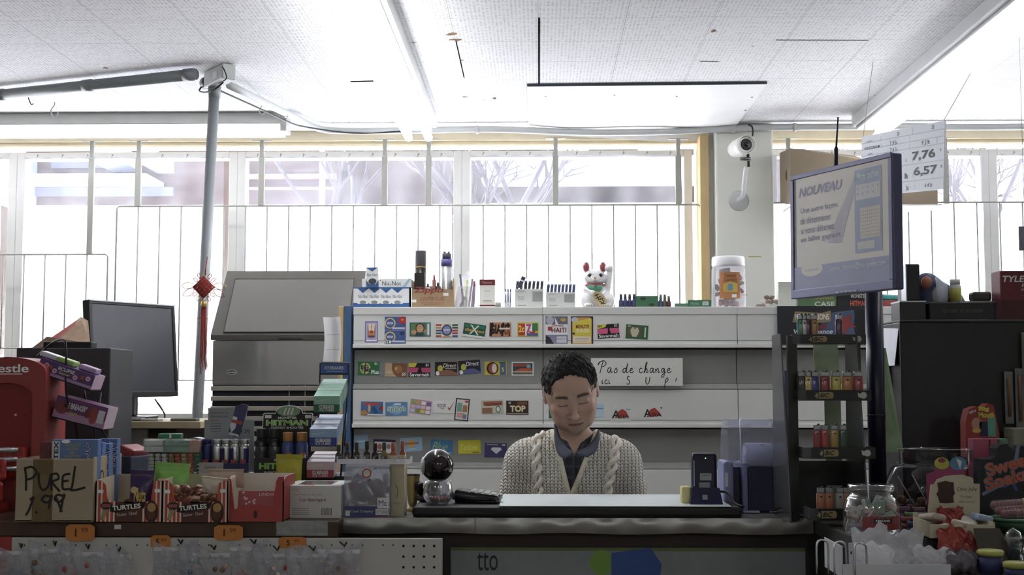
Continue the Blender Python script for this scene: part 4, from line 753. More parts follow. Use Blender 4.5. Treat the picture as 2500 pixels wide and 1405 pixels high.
mb = MB(); mb.text('Pharma', 0, H * .89, -.0014, H * .07, M('d8b0a8', .6), W * .6); mb.text('micro', 0, H * .6, -.0014, H * .05, M('8a8a88', .6)); mb.rect(-W * .3, W * .3, H * .2, H * .215, -.0014, M('8a8a88', .6)); mb.rect(-W * .3, W * .3, H * .25, H * .265, -.0014, M('8a8a88', .6)); mb.build('print', T)
mb = MB(); mb.grid(lambda u, v: (-W / 2 + W * 1.1 * u, .002 + .012 * v, H + .013 * math.sin(PI * u * .9)), 8, 2, M('d9d6cc', .7)); mb.build('flap', T)
for px, l in ((1216, 'small round grey tin lying next to the dark red banded carton'), (1240, 'small clear plastic cup on its side on the shelving')):
    p = at(px, 744, 5.56); MB().tube([(-.012, 0, 0), (.012, 0, 0)], .012, M('9c9c98', .5) if px == 1216 else CLR, 14).build('round_tin' if px == 1216 else 'plastic_cup', None, (p.x, 5.56, ZI + .012), label=l, cat='tin' if px == 1216 else 'cup')
T = thing('pen_cup', 'clear cup with blue pens standing behind the shelf edge', 'cup', (topbase(1239), 5.66, ZI)); MB().lathe([(.018, 0), (.02, .075)], CL2).build('cup', T)
for i in range(3): MB().tube([(0, 0, .004), (.002 * i - .002, 0, .088)], .0035, M('49527e', .4), 8).build('pen', None, (topbase(1234 + 5 * i), 5.66, ZI), label=['left', 'middle', 'right'][i] + ' blue pen in the clear cup, by the white carton of markers', cat='pen')
# cartons of lighters / markers
def marker_carton(px0, px1, py, lab, cols, lead, rows):
    T, W, H = tbox('carton_of_markers', lab, px0, px1, py, M('d6d6d4', .6), dep=.1)
    T.children[0].scale = (1, 1, 1)
    mb = MB(); g = M('7a7b7a', .6); mb.rect(W * .12, W * .46, H * .35, H * .86, -.0012, M('9a9b9a', .6)); mb.text('NOVELTY', -W * .28, H * .86, -.0012, H * .08, g, W * .3); mb.text('BLACK', -W * .28, H * .58, -.0012, H * .07, g, W * .22); mb.text('LITE', -W * .28, H * .46, -.0012, H * .07, g, W * .2); mb.rect(-W * .4, -W * .1, H * .12, H * .15, -.0012, g); mb.build('print', T)
    for i in range(rows):
        x = -W / 2 + W * (i + .5) / rows; c = cols[i % len(cols)]
        mk = MB(); mk.box(-.006, .006, 0, .014, 0, .036, M(c, .45), .001); mk.box(-.0065, .0065, -.001, .015, .03, .048, clear('e8f0f8', .5, .2, .5), .001)
        mk.build('lighter', None, (T.location.x + x, T.location.y + .02, ZI + H), rot=(0, .1, 0), label='one of the small %s lighters sticking out of the %s carton' % (('dark' if c[0] in '34' else 'blue'), 'left white' if px0 < 1300 else 'right white'), cat='lighter', group='small lighters in the %s white carton' % ('left' if px0 < 1300 else 'right'))
marker_carton(1257, 1327, 706, 'left white carton full of small dark lighters on the shelving', ['3b3d4c', '45475a', '3f3c48'], 1, 7)
marker_carton(1333, 1405, 714, 'right white carton full of small blue lighters on the shelving', ['3f4a72', '46527e', '5a5f86'], 0, 8)
mb = MB(); mb.box(-.009, .009, 0, .012, 0, .052, M('45475e', .4), .002); mb.rect(-.008, .008, .03, .036, -.0005, NW); mb.build('marker', None, at(1267, 703, 5.553) , rot=(0, .42, 0), label='dark marker leaning across the corner of the left white carton', cat='marker')
# row of little bottles
T = thing('bottle_tray', 'thin black tray of small blue bottles right of the lucky cat', 'tray', (topbase(1531), 5.56, ZI)); a, b, _, _ = rec(1511, 745, 1552, 750, 5.56); W = b - a
MB().box(-W / 2, W / 2, 0, .03, 0, .006, BLK, .001).build('tray', T)
def nbot(px, py, c, lab, z=ZI, grp=None, capc=None, Y=5.57):
    _, _, _, zt = rec(0, py, 10, 750, Y); h = zt - z; T = thing('small_bottle', lab, 'bottle', (topbase(px, Y), Y, z), group=grp)
    MB().lathe([(.0085, 0), (.0095, .002), (.0095, h * .45), (.006, h * .62)], M(c, .4), n=12).build('bottle', T); MB().lathe([(.006, h * .62), (.0065, h * .64), (.0055, h)], M(capc or '3a3c48', .4), n=12).build('cap', T)
for i in range(4): nbot(1516 + 10.7 * i, 721, '474a78', ['first', 'second', 'third', 'fourth'][i] + ' small dark blue bottle from the lucky cat', ZI + .0061, 'small blue bottles on the black tray')
for px, py, c, k, l in [(1613, 722, '4a4f7c', '5a6a50', 'small blue bottle with an olive cap beside the green cartons'), (1623, 722, '5a5c44', '4a4c40', 'small olive bottle between a blue and a red one'), (1633, 726, '5a3034', '5a5a50', 'small dark red bottle, rightmost of the trio by the green cartons')]: nbot(px, py, c, l, ZI, None, k)
# green cartons
GR = M('3f7a55', .55)
T, W, H = tbox('green_carton', 'green carton with an oval print, lower of the two stacked on the shelving', 1552, 1607, 737, GR, dep=.05); MB().disc(.02, H / 2, .012, -.0008, M('2a3a30', .5), .006).build('print', T); zz_ = H
T, W, H = tbox('green_carton', 'green carton with an oval print, upper of the two stacked on the shelving', 1552, 1606, 723, GR, dep=.05, z=ZI + zz_); MB().disc(-.015, H / 2, .012, -.0008, M('2a3a30', .5), .006).build('print', T)
T, W, H = tbox('green_carton', 'long flat green carton with a barcode in front of the clear candy jar', 1679, 1737, 733, GR, dep=.04, Y=5.55)
mb = MB(); mb.rect(W * .12, W * .38, H * .3, H * .8, -.0008, NW); [mb.rect(W * (.14 + .04 * i), W * (.155 + .04 * i), H * .36, H * .74, -.001, BLK) for i in range(6)]; mb.text('PRIMA', -W * .2, H * .5, -.001, H * .35, M('a8c0b0', .5), W * .34); mb.build('print', T)
for px, h, l in ((1656, 9, 'low green carton second from the right'), (1672, 9, 'tiny green packet beside the long green carton')): tbox('green_packet', l, px - 8, px + 8, 750 - h, M('5a8a6a', .6), dep=.03, cat='packet')
# jar of jerky / candy with white lid
a, b, _, zt = rec(1736, 628, 1821, 750, 5.66); R_ = (b - a) / 2; H = zt - ZI
T = thing('candy_jar', 'tall clear jar with white lid and orange label, in front of the column', 'jar', ((a + b) / 2, 5.66, ZI))
MB().lathe([(R_ * .9, 0), (R_ * .97, .006), (R_, .02), (R_ * .98, H * .76), (R_ * .9, H * .82)], clear('f6f6fa', .8, .05, .3), n=32).build('jar', T)
MB().lathe([(R_ * .93, H * .82), (R_ * .96, H * .83), (R_ * .95, H * .97), (R_ * .9, H)], M('f3f3f5', .4), n=32).build('lid', T)
MB().grid(lambda u, v: (R_ * 1.01 * math.sin((u - .5) * 1.25 - .06), -R_ * 1.01 * math.cos((u - .5) * 1.25 - .06), H * (.18 + .5 * v)), 12, 1, M('c07a48', .5)).build('label', T)
mb = MB(); mb.T = Matrix.Translation((-.003, -R_ * 1.03, 0)); mb.poly([(-.03, H * .3), (-.03, H * .46), (0, H * .5), (.03, H * .46), (.03, H * .3)], 0, M('c9b04a', .5)); mb.rect(-.01, .01, H * .33, H * .46, -.0004, M('7090b0', .5)); mb.text('Sweet', 0, H * .62, -.0004, H * .07, M('6a3a20', .5), .05); mb.text('Candies', 0, H * .54, -.0004, H * .06, M('6a3a20', .5), .055); mb.rect(.006, .026, H * .2, H * .26, -.0004, NW); mb.build('label_print', T)
rr = random.Random(4)
cc = MB()
for i in range(60):
    an = rr.uniform(0, 6.28); r0 = R_ * .8 * math.sqrt(rr.random()); z = .008 + (H * .62) * rr.random() * (.5 + .5 * rr.random()); cc.at((r0 * math.cos(an), r0 * math.sin(an), z), (rr.random() * 3, rr.random() * 3, rr.random() * 3)); cc.box(-.012, .012, -.008, .008, -.005, .005, M(rr.choice(['8a2f38', '7a2a30', '9a4a50', '5a3a3c', '43604a']), .35), .003)
cc.build('wrapped_candy', T, kind='stuff')
cc = MB(); cc.at((-.012, -.01, H * .68), (.1, -.2, 0)); cc.box(-.026, .02, -.002, .002, -.022, .022, M('9a8a90', .5)); cc.build('price_slip', T)
# wrapped sweets pile
rr = random.Random(9); k = 0
for row, (n_, y_) in enumerate(((6, 0), (4, .018), (2, .036))):
    for i in range(n_):
        p = topbase(1852 + 11 * i + row * 10, 5.6); k += 1
        m_ = MB(); m_.ball((0, 0, .0), .011, M(rr.choice(['8a6a5c', 'a08a80', 'd8d4d0']), .4), 10, (1.2, .9, .85)); m_.lathe([(.002, -.0), (.007, .006)], M('dcdadc', .4), (.012, 0, 0), 8); m_.build('wrapped_sweet', None, (p, 5.6 + rr.uniform(-.006, .006), ZI + .0095 + y_), label='round sweet wrapped in clear foil, in the heap left of the lighter rack', cat='sweet', group='heap of foil-wrapped sweets on the shelving')
# ================================================================== lucky cat
def build_cat():
    a, b, _, zt = rec(1416, 636, 1498, 750, 5.57); H = zt - ZI; s = H / .195
    T = thing('lucky_cat', 'white porcelain beckoning cat with red ears, one paw raised', 'figurine', (at(1460, 750, 5.57).x, 5.59, ZI))
    PW = M('e6e6e8', .12, var=.03, coat=.6, scale=40); RDm = M('a84450', .25, coat=.4); PK = M('b46a70', .25); GN = M('4f9a78', .3); 
    def f(X, Y, Z):
        X, Y, Z = X / s, Y / s, Z / s
        d = ell(X, Y, Z, (-.003, .005, .045), (.05, .042, .06)); d = smin(d, ell(X, Y, Z, (-.042, -.012, .028), (.026, .032, .034)), .01); d = smin(d, ell(X, Y, Z, (.042, -.012, .028), (.026, .032, .034)), .01)
        d = smin(d, ell(X, Y, Z, (-.012, -.002, .125), (.047, .038, .034)), .008)
        d = smin(d, ell(X, Y, Z, (-.012, -.03, .113), (.022, .014, .014)), .01)
        d = smin(d, caps(X, Y, Z, (.038, .0, .07), (.051, .0, .155), .015, .0125), .008); d = smin(d, ell(X, Y, Z, (.046, -.006, .163), (.018, .014, .013)), .006)
        d = smin(d, caps(X, Y, Z, (-.045, -.01, .075), (-.02, -.038, .06), .015, .012), .006)
        for sx in (-1, 1): d = smin(d, ell(X, Y, Z, (sx * .034 - .004, -.036, .008), (.02, .02, .0095)), .006)
        for sx, q in ((-1, -.047), (1, .021)):
            e = ell(X, Y, Z, (q, .0, .17 - .002), (.0155, .008, .024)); d = smin(d, e, .006)
        return smax(d, -Z + .0004, .001) * s
    isobj(f, (-.09 * s, -.07 * s, -.004), (.085 * s, .06 * s, .2 * s), .0022 * s, 'body', [PW], parent=T)
    for q in (-.047, .021):
        isobj(lambda X, Y, Z: ell(X / s, Y / s, Z / s, (q, -.006, .168), (.012, .005, .0195)) * s, ((q - .02) * s, -.02 * s, .14 * s), ((q + .02) * s, .01 * s, .195 * s), .0016 * s, 'inner_ear', [RDm], parent=T)
    MB().tube([(s * (-.012 + .038 * math.cos(t)), s * (-.002 + .033 * math.sin(t)), .094 * s) for t in [i * PI / 12 for i in range(24)]], .0055 * s, RDm, 8, closed=True).build('collar', T)
    MB().ball((-.012 * s, -.04 * s, .084 * s), .008 * s, RDm, 12, (1, .7, 1.1)).build('bell', T)
    MB().grid(lambda u, v: (s * (-.012 + .036 * math.sin((u - .5) * 2.5)), s * (-.004 - .039 * math.cos((u - .5) * 2.5) - .003 * math.sin(v * 3)), s * (.092 - .032 * v * math.cos((u - .5) * 2.6))), 16, 6, GN).build('bib', T)
    mb = MB(); mb.at((.0, -.05 * s, .034 * s), (.15, -.62 + PI / 2 * 0, 0)); mb.T = mb.T @ Matrix.Diagonal((1, 1, 1, 1)); mb.lathe([(.0, -.003), (.9, -.003), (1, 0), (.9, .003), (0, .003)], M('d6bd8c', .4), n=28)
    vs = mb.v; mb.v = []
    R0 = Euler((.12, -.7, 0)).to_matrix()
    for v in vs: pass
    mb = MB(); n = 28
    T2 = Matrix.Translation((.006 * s, -.052 * s, .033 * s)) @ Euler((.12, -.62, 0)).to_matrix().to_4x4(); mb.T = T2
    mb.prism([(s * .0215 * math.cos(2 * PI * i / n), s * .037 * math.sin(2 * PI * i / n)) for i in range(n)], -.003 * s, .003 * s, M('d6bd8c', .4)); K = M('1d1c1a', .5)
    for st in ([(-.01, .024), (.008, .02)], [(-.012, .012), (.01, .008)], [(0, .028), (-.004, .006), (.004, -.004)], [(-.008, .002), (.012, -.002), (.004, -.01)], [(-.006, -.004), (.002, -.02), (.012, -.012)], [(-.008, -.016), (.006, -.024), (.0, -.03)]): mb.stroke([(q[0] * s, q[1] * s) for q in st], .003 * s, -.0034 * s, K, 5)
    mb.build('gold_coin', T)
    for q in (-.033, .011):
        MB().ball((q * s, -.0335 * s, .131 * s), .0085 * s, M('c9b98a', .2), 14, (1.15, .4, .8)).build('eye', T); MB().ball((q * s, -.0362 * s, .131 * s), .0055 * s, M('22262c', .1), 12, (1, .5, 1)).build('pupil', T)
        MB().tube([((q - .011) * s, -.034 * s, .129 * s), (q * s, -.038 * s, .1385 * s), ((q + .012) * s, -.034 * s, .131 * s)], .0014 * s, M('33363a', .4), 6, sm=5).build('eye_line', T)
    MB().ball((-.013 * s, -.0445 * s, .121 * s), .0045 * s, M('b89a4a', .2), 10, (1, .6, .8)).build('nose', T)
    MB().tube([(-.022 * s, -.0425 * s, .108 * s), (-.017 * s, -.0445 * s, .1055 * s), (-.012 * s, -.0445 * s, .109 * s), (-.007 * s, -.0445 * s, .1055 * s), (-.002 * s, -.0425 * s, .108 * s)], .0012 * s, M('b07a78', .4), 6, sm=4).build('mouth', T)
    for sx in (-1, 1):
        for i in range(3): MB().box((sx * .034 - .004 + (i - 1) * .009 - .0012) * s, (sx * .034 - .004 + (i - 1) * .009 + .0012) * s, -.0565 * s, -.054 * s, .003 * s, .012 * s, M('a88a5a', .4)).build('claw', T)
build_cat()
# ================================================================== counters
ZA = .91; ALU = M('8f8f8c', .32, .75, var=.12, scale=5, bump=.25); KRAFT = M('a9987c', .85, var=.05); KRI = M('8f7e64', .85, var=.06)
WBR = M('4a3020', .5, var=.25, scale=9)
YL, YR, YBK = onz(400, 1274, ZA).y, onz(1300, 1266, ZA).y, 4.16
xj = onz(832, 1270, ZA).x; xe = onz(1985, 1268, ZA).x
T = thing('sales_counter', 'brown wooden sales counter on the left, loaded with candy', 'counter', (xj - 1.1, YL, 0)); ox = T.location.x
MB().box(-1.3, xj - ox, 0, YBK - YL, ZA - .042, ZA, WBR, .004).build('worktop', T)
MB().box(-1.28, xj - ox, .05, .5, 0, ZA - .042, M('3a2619', .6, var=.2, scale=8)).build('cabinet', T)
T = thing('sales_counter', 'middle counter with an aluminium-edged top in front of the seated man', 'counter', ((xj + xe) / 2, YR, 0)); ox = T.location.x; w2 = (xe - xj) / 2
MB().box(-w2, w2, 0, YBK - YR, ZA - .03, ZA - .001, M('6f6f6c', .5, .3, var=.1), .002).build('worktop', T)
mb = MB(); 
def alu(u, v):
    z = ZA + .001 - .043 * v; return (-w2 + 2 * w2 * u, -.006 - .004 * math.sin(v * PI) - .0015 * math.sin(u * 70) * math.sin(v * 5 + u * 9), z - .002 * math.sin(u * 23) * v)
mb.grid(alu, 120, 6, ALU); mb.box(-w2, w2, -.005, .06, ZA - .0008, ZA + .0012, ALU); mb.build('aluminium_edge', T)
x1_ = onz(1158, 1270, ZA).x - ox; MB().box(x1_ - .0008, x1_ + .0008, -.0115, -.006, ZA - .04, ZA, M('3a3a38', .6)).build('edge_seam', T)
MB().box(-w2, w2 - .01, .03, .3, 0, ZA - .045, M('2a1a12', .6, var=.2, scale=8)).build('cabinet', T)
# dark padded mat with the glass plate
zp = ZA + .034; xa, xb = onz(1003, 1238, zp).x, onz(1815, 1238, zp).x; yp0, yp1 = onz(1300, 1236, zp).y, onz(1300, 1207, zp).y
T = thing('counter_mat', 'thick black mat with a pale glass top in front of the seated man', 'counter mat', ((xa + xb) / 2, yp0, ZA + .0013)); w = (xb - xa) / 2
MB().box(-w, w, 0, yp1 - yp0, 0, .030, M('1a1816', .6, var=.1), .01).build('pad', T)
xg = onz(1222, 1225, zp).x - T.location.x
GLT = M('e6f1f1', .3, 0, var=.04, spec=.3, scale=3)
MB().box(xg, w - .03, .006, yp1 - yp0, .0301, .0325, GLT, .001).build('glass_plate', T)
# pegboard front with bags
YPG = YL - .012; a, b, _, zt = rec(28, 1313, 1080, 1400, YPG); zb_ = .35
T = thing('pegboard_rack', 'white perforated board below the left counter, hung with bags of candy', 'pegboard', ((a + b) / 2, YPG, zb_ * 0)); ox = T.location.x
PGB = M('b9b9b4', .5, var=.04); MB().box(a - ox, b - ox, 0, .012, zb_, zt, PGB, .003).build('board', T)
mb = MB(); hm = M('1c1c1c', .8)
for px in range(985, 1070, 25):
    for py in (1334, 1360, 1386): p = at(px, py, YPG); mb.disc(p.x - ox, p.z, .0036, -.0006, hm, n=10)
for px in range(60, 985, 25):
    for py in (1332,):
        if (px // 25) % 3: p = at(px, py, YPG); mb.disc(p.x - ox, p.z, .0022, -.0006, hm, n=8)
mb.build('hole_pattern', T)
HK = M('1a1a1a', .4, .5); BAG = clear('e6e8ee', .62, .12, .25, 'cellophane', 14., 1.)
rr = random.Random(2)
bagl = [(48, 1328, 120), (130, 1322, 100), (210, 1330, 110), (285, 1336, 90), (435, 1318, 110), (515, 1332, 110), (612, 1318, 95), (668, 1334, 90), (755, 1334, 105), (830, 1324, 110)]
wher = ['at the far left', 'second from the left', 'under the cardboard box corner', 'left of the small orange tag', 'folded high over its hook', 'below the first orange egg box tag', 'under the red chocolate box', 'beside the second small orange tag', 'below the white carton', 'rightmost of the row']
for i, (px, py, wd) in enumerate(bagl):
    p = at(px, py, YPG - .002); MB().tube([(0, .001, 0), (0, -.035, -.008), (0, -.05, .004)], .0022, HK, 6).build('peg_hook', None, p, rot=(0, 0, .5), label='small black hook on the pegboard, bag %s' % wher[i], cat='hook', group=None)
    T = thing('candy_bag', 'clear cellophane bag of candy on the pegboard, ' + wher[i], 'bag', (p.x, YPG - .022 - .002 * (i % 3), p.z - .006)); W = wd * p.y / FPX * .5; H = .16; s1 = rr.random() * 9
    MB().grid(lambda u, v: ((u - .5) * 2 * W * (1 + .05 * math.sin(v * 7 + s1)), -.002 - .016 * math.sin(u * PI) * min(1, v * 3) - .004 * math.sin(u * 17 + s1) * math.sin(v * 8), -H * v + .012 * math.sin(u * 5 + s1)), 20, 14, BAG).build('film', T)
    MB().box(-W * .95, W * .95, -.004, -.002, -.022, -.012, clear('f4f4f8', .3, .2, .5)).build('seal_strip', T)
    if i not in (3,):
        mb = MB(); 
        for k in range(16): mb.ball((rr.uniform(-.8, .8) * W, -.004 - rr.uniform(0, .006), -rr.uniform(.045, .15)), .008, M(rr.choice([['5a7a9a', '8a9ab0'], ['7a5a4a', 'b09080'], ['b0453c', 'c0604a'], ['c9b9b0', 'a03a34']][i % 4]), .4), 8)
        mb.build('candies', T, kind='stuff')
# orange price tags
OT = M('c9772e', .6)
def tagp(x0, y0, x1, y1, Y, txt, lab):
    a, b, c, e = rec(x0, y0, x1, y1, Y); w, h = (b - a) / 2, (e - c) / 2; mb = MB(); k = .3
    mb.prism([(-w, -h * (1 - k)), (-w * (1 - k), -h), (w * (1 - k), -h), (w, -h * (1 - k)), (w, h * (1 - k)), (w * (1 - k), h), (-w * (1 - k), h), (-w, h * (1 - k))], -.001, .0, OT); mb.text(txt, -w * .3, 0, -.0013, h * .95, M('3a2414', .6), None, .02); mb.text('99', w * .3, h * .3, -.0013, h * .6, M('6a3a18', .6))
    mb.build('price_tag', None, ((a + b) / 2, Y, (c + e) / 2), label=lab, cat='price tag')
tagp(161, 1281, 231, 1322, YL - .0205, '1', 'orange price tag on the brown counter edge under the cardboard box'); tagp(523, 1283, 593, 1320, YL - .0205, '1', 'orange price tag on the counter edge under the second egg box')
tagp(368, 1308, 416, 1340, YPG - .001, '5', 'small orange price tag on the white pegboard, left one'); tagp(680, 1312, 748, 1340, YPG - .001, '5', 'small orange price tag on the white pegboard, right one')
a, b, c, e = rec(675, 1272, 800, 1309, YL - .0015); mb = MB(); mb.box(a - (a + b) / 2, b - (a + b) / 2, 0, .0014, c - e, 0, M('8c8e8e', .35, .4, bump=.5, scale=40)); mb.build('repair_tape', None, ((a + b) / 2, YL - .002, e), label='piece of grey tape patched over the brown counter edge', cat='tape')
a, b, c, e = rec(279, 1282, 296, 1293, YL - .0015); MB().box(-.009, .009, 0, .0014, -.006, .006, M('c4c6c8', .5)).build('sticker', None, ((a + b) / 2, YL - .002, (c + e) / 2), label='tiny pale sticker on the brown counter edge', cat='sticker')
# red panel at far left, poster under the middle counter
a, b, c, e = rec(-60, 1312, 27, 1405, YPG); MB().box(a - b, 0, 0, .02, .3 - e, 0, M('9a2a26', .5)).build('painted_board', None, (b - .002, YPG, e), label='red panel below the counter at the far left', cat='panel')
a, b, c, e = rec(1100, 1338, 1968, 1405, YR + .02); w = (b - a) / 2; T = thing('lottery_poster', 'long grey poster with a green edge below the middle counter', 'poster', ((a + b) / 2, YR + .029, 0))
mb = MB(); mb.box(-w, w, -.003, 0, .5, e, M('7e8488', .5)); mb.rect(-w, w, e - .009, e, -.0033, M('5a6a3c', .5)); yb = e
mb.build('sheet', T); o = T.location
mb = MB(); p = at(1190, 1372, YR + .025); mb.text('tto', p.x - o.x, p.z, -.0036, .05, M('22242a', .6), .058); mb.build('lettering', T)
mb = MB(); p = at(1470, 1375, YR + .025); mb.disc(p.x - o.x, p.z, .035, -.0036, M('6f9a34', .5)); mb.build('green_shape', T)
mb = MB(); p = at(1545, 1378, YR + .025); mb.poly([(p.x - o.x + q[0], p.z + q[1]) for q in [(-.06, -.04), (-.06, .03), (.05, .045), (.08, 0), (.075, -.04)]], -.0037, M('2c4f9a', .5)); mb.build('blue_shape', T)
# ================================================================== front row on the left counter
def pl(x0, x1, yt, yb, z=ZA):
    p = onz((x0 + x1) / 2, yb, z); Y = p.y; a, b, _, zt = rec(x0, yt, x1, yb, Y); return (a + b) / 2, Y, b - a, zt - z
# red dispenser
Y = 3.87; a, b, _, e = rec(-75, 872, 104, 1240, Y); cx_, W, H = (a + b) / 2, b - a, e - ZA; T = thing('candy_dispenser', 'red arched candy-bar dispenser at the left edge of the counter', 'dispenser', (cx_, Y, ZA))
REDP = M('a03a35', .5, var=.04); RDD = M('7a1c1a', .5); hw = W / 2
arch = lambda w, zb, zs, zt, n=12: [(-w, zb)] + [(-w * math.cos(PI * i / n), zs + (zt - zs) * math.sin(PI * i / n)) for i in range(n + 1)] + [(w, zb)]
mb = MB(); mb.prism(arch(hw, 0, H * .9, H), .015, .17, REDP); mb.build('body', T)
mb = MB(); o_ = arch(hw, 0, H * .9, H); i_ = arch(hw * .68, H * .22, H * .74, H * .83)
mb.prism([(-hw, 0), (-hw, H * .9), (-hw * .68, H * .74), (-hw * .68, 0)], -.004, .015, REDP); mb.prism([(hw * .68, 0), (hw * .68, H * .74), (hw, H * .9), (hw, 0)], -.004, .015, REDP)
for k in range(12):
    mb.prism([o_[1 + k], o_[2 + k], i_[2 + k], i_[1 + k]], -.004, .015, REDP)
mb.build('front_rim', T)
MB().prism(arch(hw * .68, H * .22, H * .74, H * .83), .0125, .0149, M('8c2320', .5)).build('recess', T)
mb = MB(); mb.text('Nestle', .0, H * .925, -.0048, H * .055, M('f4f4f4', .5), W * .56, .02); mb.box(-W * .26, W * .2, -.0048, -.0042, H * .885, H * .89, M('f4f4f4', .5)); mb.build('logo', T)
mb = MB(); mb.disc(hw * .2, H * .62, .004, .0118, M('c9b0a0', .5), n=10); mb.disc(hw * .46, H * .62, .0025, .0118, BLK, n=8); mb.build('screws', T)
bx_ = thing('bar_pack', 'shiny red pack of silver-wrapped bars in the window of the red dispenser', 'candy', (cx_, Y - .03, ZA + H * .215))
MB().box(-hw * .62, hw * .6, 0, .033, 0, H * .2, M('a8302c', .25, .2, bump=.6, scale=50), .008).build('wrapper', bx_)
for i in range(3): MB().tube([(-hw * .6, -.004, H * (.06 + .06 * i)), (hw * .45, -.004, H * (.06 + .06 * i))], .008, M('c6c7cc', .25, .8, bump=.4, scale=60), 10).build('silver_bar', bx_)
MB().box(-hw * .66, hw * .66, -.006, .011, -.006, -.0005, REDP, .001).build('ledge', T)
for i, (py) in enumerate((1148, 1206)):
    z = at(0, py + 28, Y - .1).z; K = MB(); K.box(-.05, .05, -.02, 0, 0, .062, M('b02a28', .25, bump=.6, scale=40), .012); K.disc(-.002, .033, .034, -.0206, M('f0eeec', .4), .025); K.text('Kat', .0, .033, -.021, .03, M('b02a28', .4), .045, .03)
    K.build('wrapped_bar', None, (at(5, 0, Y - .1).x, Y - .1 + .02 * (1 - i), ZA + .031 + (1 - i) * .063), label=['upper', 'lower'][i] + ' red wrapped wafer bar reading Kat, on the front of the dispenser', cat='candy')
MB().box(-hw, hw * .18, -.25, -.004, 0, .03, RDD, .002).build('base_tray', T)
# PUREL carton
cx_, Y, W, H = pl(40, 225, 1121, 1276); T = thing('cardboard_box', 'open cardboard box handwritten PUREL 1.99 on the left counter', 'box', (cx_, Y, ZA)); t = .005; Dp = .24
mb = MB(); mb.box(-W / 2, W / 2, 0, t, 0, H, KRAFT, .002); mb.box(-W / 2, W / 2, Dp - t, Dp, 0, H, KRI); mb.box(-W / 2, -W / 2 + t, t, Dp, 0, H, KRI); mb.box(W / 2 - t, W / 2, t, Dp, 0, H + .004, KRAFT, .002); mb.box(-W / 2, W / 2, 0, Dp, 0, t, KRI); mb.build('carton', T)
mb = MB(); mb.box(-W * .28, -W * .02, -.0008, 0, 0, H, clear('d8c8a0', .75, .2, .3)); mb.build('packing_tape', T)
MK = M('22201c', .7, var=0); mb = MB(); e = W / 185.
def hw_(sts, x, z, wd=.006): 
    for st in sts: mb.stroke([((x + q[0] - 92) * e, (z + q[1]) * e) for q in st], wd, -.0014, MK, 5)
hw_([[(2, 56), (5, 36), (6, 2)], [(0, 54), (18, 58), (30, 46), (20, 32), (6, 28)]], 19, 72); hw_([[(0, 44), (2, 20), (10, 4), (22, 10), (28, 30), (29, 40)]], 54, 72); hw_([[(2, 42), (4, 2)], [(2, 40), (16, 42), (20, 30), (6, 22), (24, 0)]], 82, 72); hw_([[(20, 40), (4, 36), (2, 20), (4, 4), (20, 4)], [(3, 22), (16, 24)]], 110, 74); hw_([[(10, 58), (4, 10), (0, 2), (14, 2), (36, 8)]], 131, 74)
hw_([[(22, 46), (12, 16), (4, 2)], [(22, 46), (13, 38)]], 22, 14); hw_([[(0, 0), (3, 2)]], 50, 22, .008); hw_([[(22, 32), (8, 34), (2, 24), (14, 18), (24, 28), (24, 34), (18, 4)]], 62, 28); hw_([[(22, 34), (8, 36), (2, 26), (14, 20), (24, 30), (24, 36), (16, -4)]], 92, 28); hw_([[(0, 26), (6, 14), (16, -10)]], 96, 34)
mb.build('handwriting', T)
mb = MB(); mb.T = Matrix.Translation((W / 2 + .0008, 0, 0)) @ Matrix.Rotation(PI / 2, 4, 'Z')
for st in ([(.05, H * .45), (.055, H * .75), (.08, H * .75), (.085, H * .45)], [(.17, H * .5), (.175, H * .8)]): mb.stroke(st, .005, 0, MK, 5)
mb.build('side_handwriting', T)
PX0, PY0, PW, PD = cx_, Y, W, Dp
# ANT boxes
AB = M('5a79b8', .45, var=.04); AY = M('c9c050', .5); lb = ['leftmost', 'second', 'third', 'rightmost']
def antbox(i, px0, px1, py, Yy, lean, lab, full=False):
    a, b, _, zt = rec(px0, py, px1, 1130, Yy); w = b - a; z0 = ZA + .0052; h = zt - z0; T = thing('ant_trap_box', lab, 'box', ((a + b) / 2, Yy, z0)); T.rotation_euler = (0, lean, 0)
    MB().box(-w / 2, w / 2, 0, .03, 0, h, AB, .001).build('carton', T); mb = MB()
    if full:
        mb.rect(-w / 2, -w * .33, 0, h * .98, -.0006, M('c9cfd8', .5)); mb.text('TEX', -w * .41, h * .86, -.001, w * .1, M('1c1e24', .5), .05, .02, 0, PI / 2)
        for k, (wd, dz) in enumerate([(.34, .93), (.26, .885), (.12, .835), (.36, .79)]): mb.text(['COMPACTNESS DE REPOSE', 'POUR LES MAINS', 'MAINS', 'POUR GOUTTES SPRAY'][k], -w * .05, h * dz, -.001, .0075, AY, w * wd)
        mb.disc(-w * .2, h * .975, .012, -.001, NW, .005)
    mb.text('ANT', w * .28, h * .8, -.0011, w * .1 if full else .024, M('e8e8ee', .5), .07, .07, 0, -PI / 2 - .05); mb.text('ANT', w * .28, h * .8, -.0016, w * .095 if full else .022, M('3a3f78', .5), .066, .01, 0, -PI / 2 - .05)
    mb.build('print', T)
antbox(0, 128, 238, 1074, PY0 + .03, 0, 'blue box reading TEX and ANT, frontmost in the cardboard box', True)
antbox(1, 200, 246, 1081, PY0 + .075, .02, 'blue box reading ANT, second in the cardboard box'); antbox(2, 225, 266, 1084, PY0 + .115, 0, 'blue box reading ANT, third in the cardboard box'); antbox(3, 240, 285, 1072, PY0 + .165, 0, 'blue box reading ANT, rearmost in the cardboard box')
a, b, _, zt = rec(100, 1080, 128, 1130, PY0 + .1); MB().box(a, b, PY0 + .09, PY0 + .12, ZA + .0055, zt, M('6e3034', .5, var=.3, scale=40), .002).build('dark_red_box', None, label='dark red speckled box at the left inside the cardboard box', cat='box')
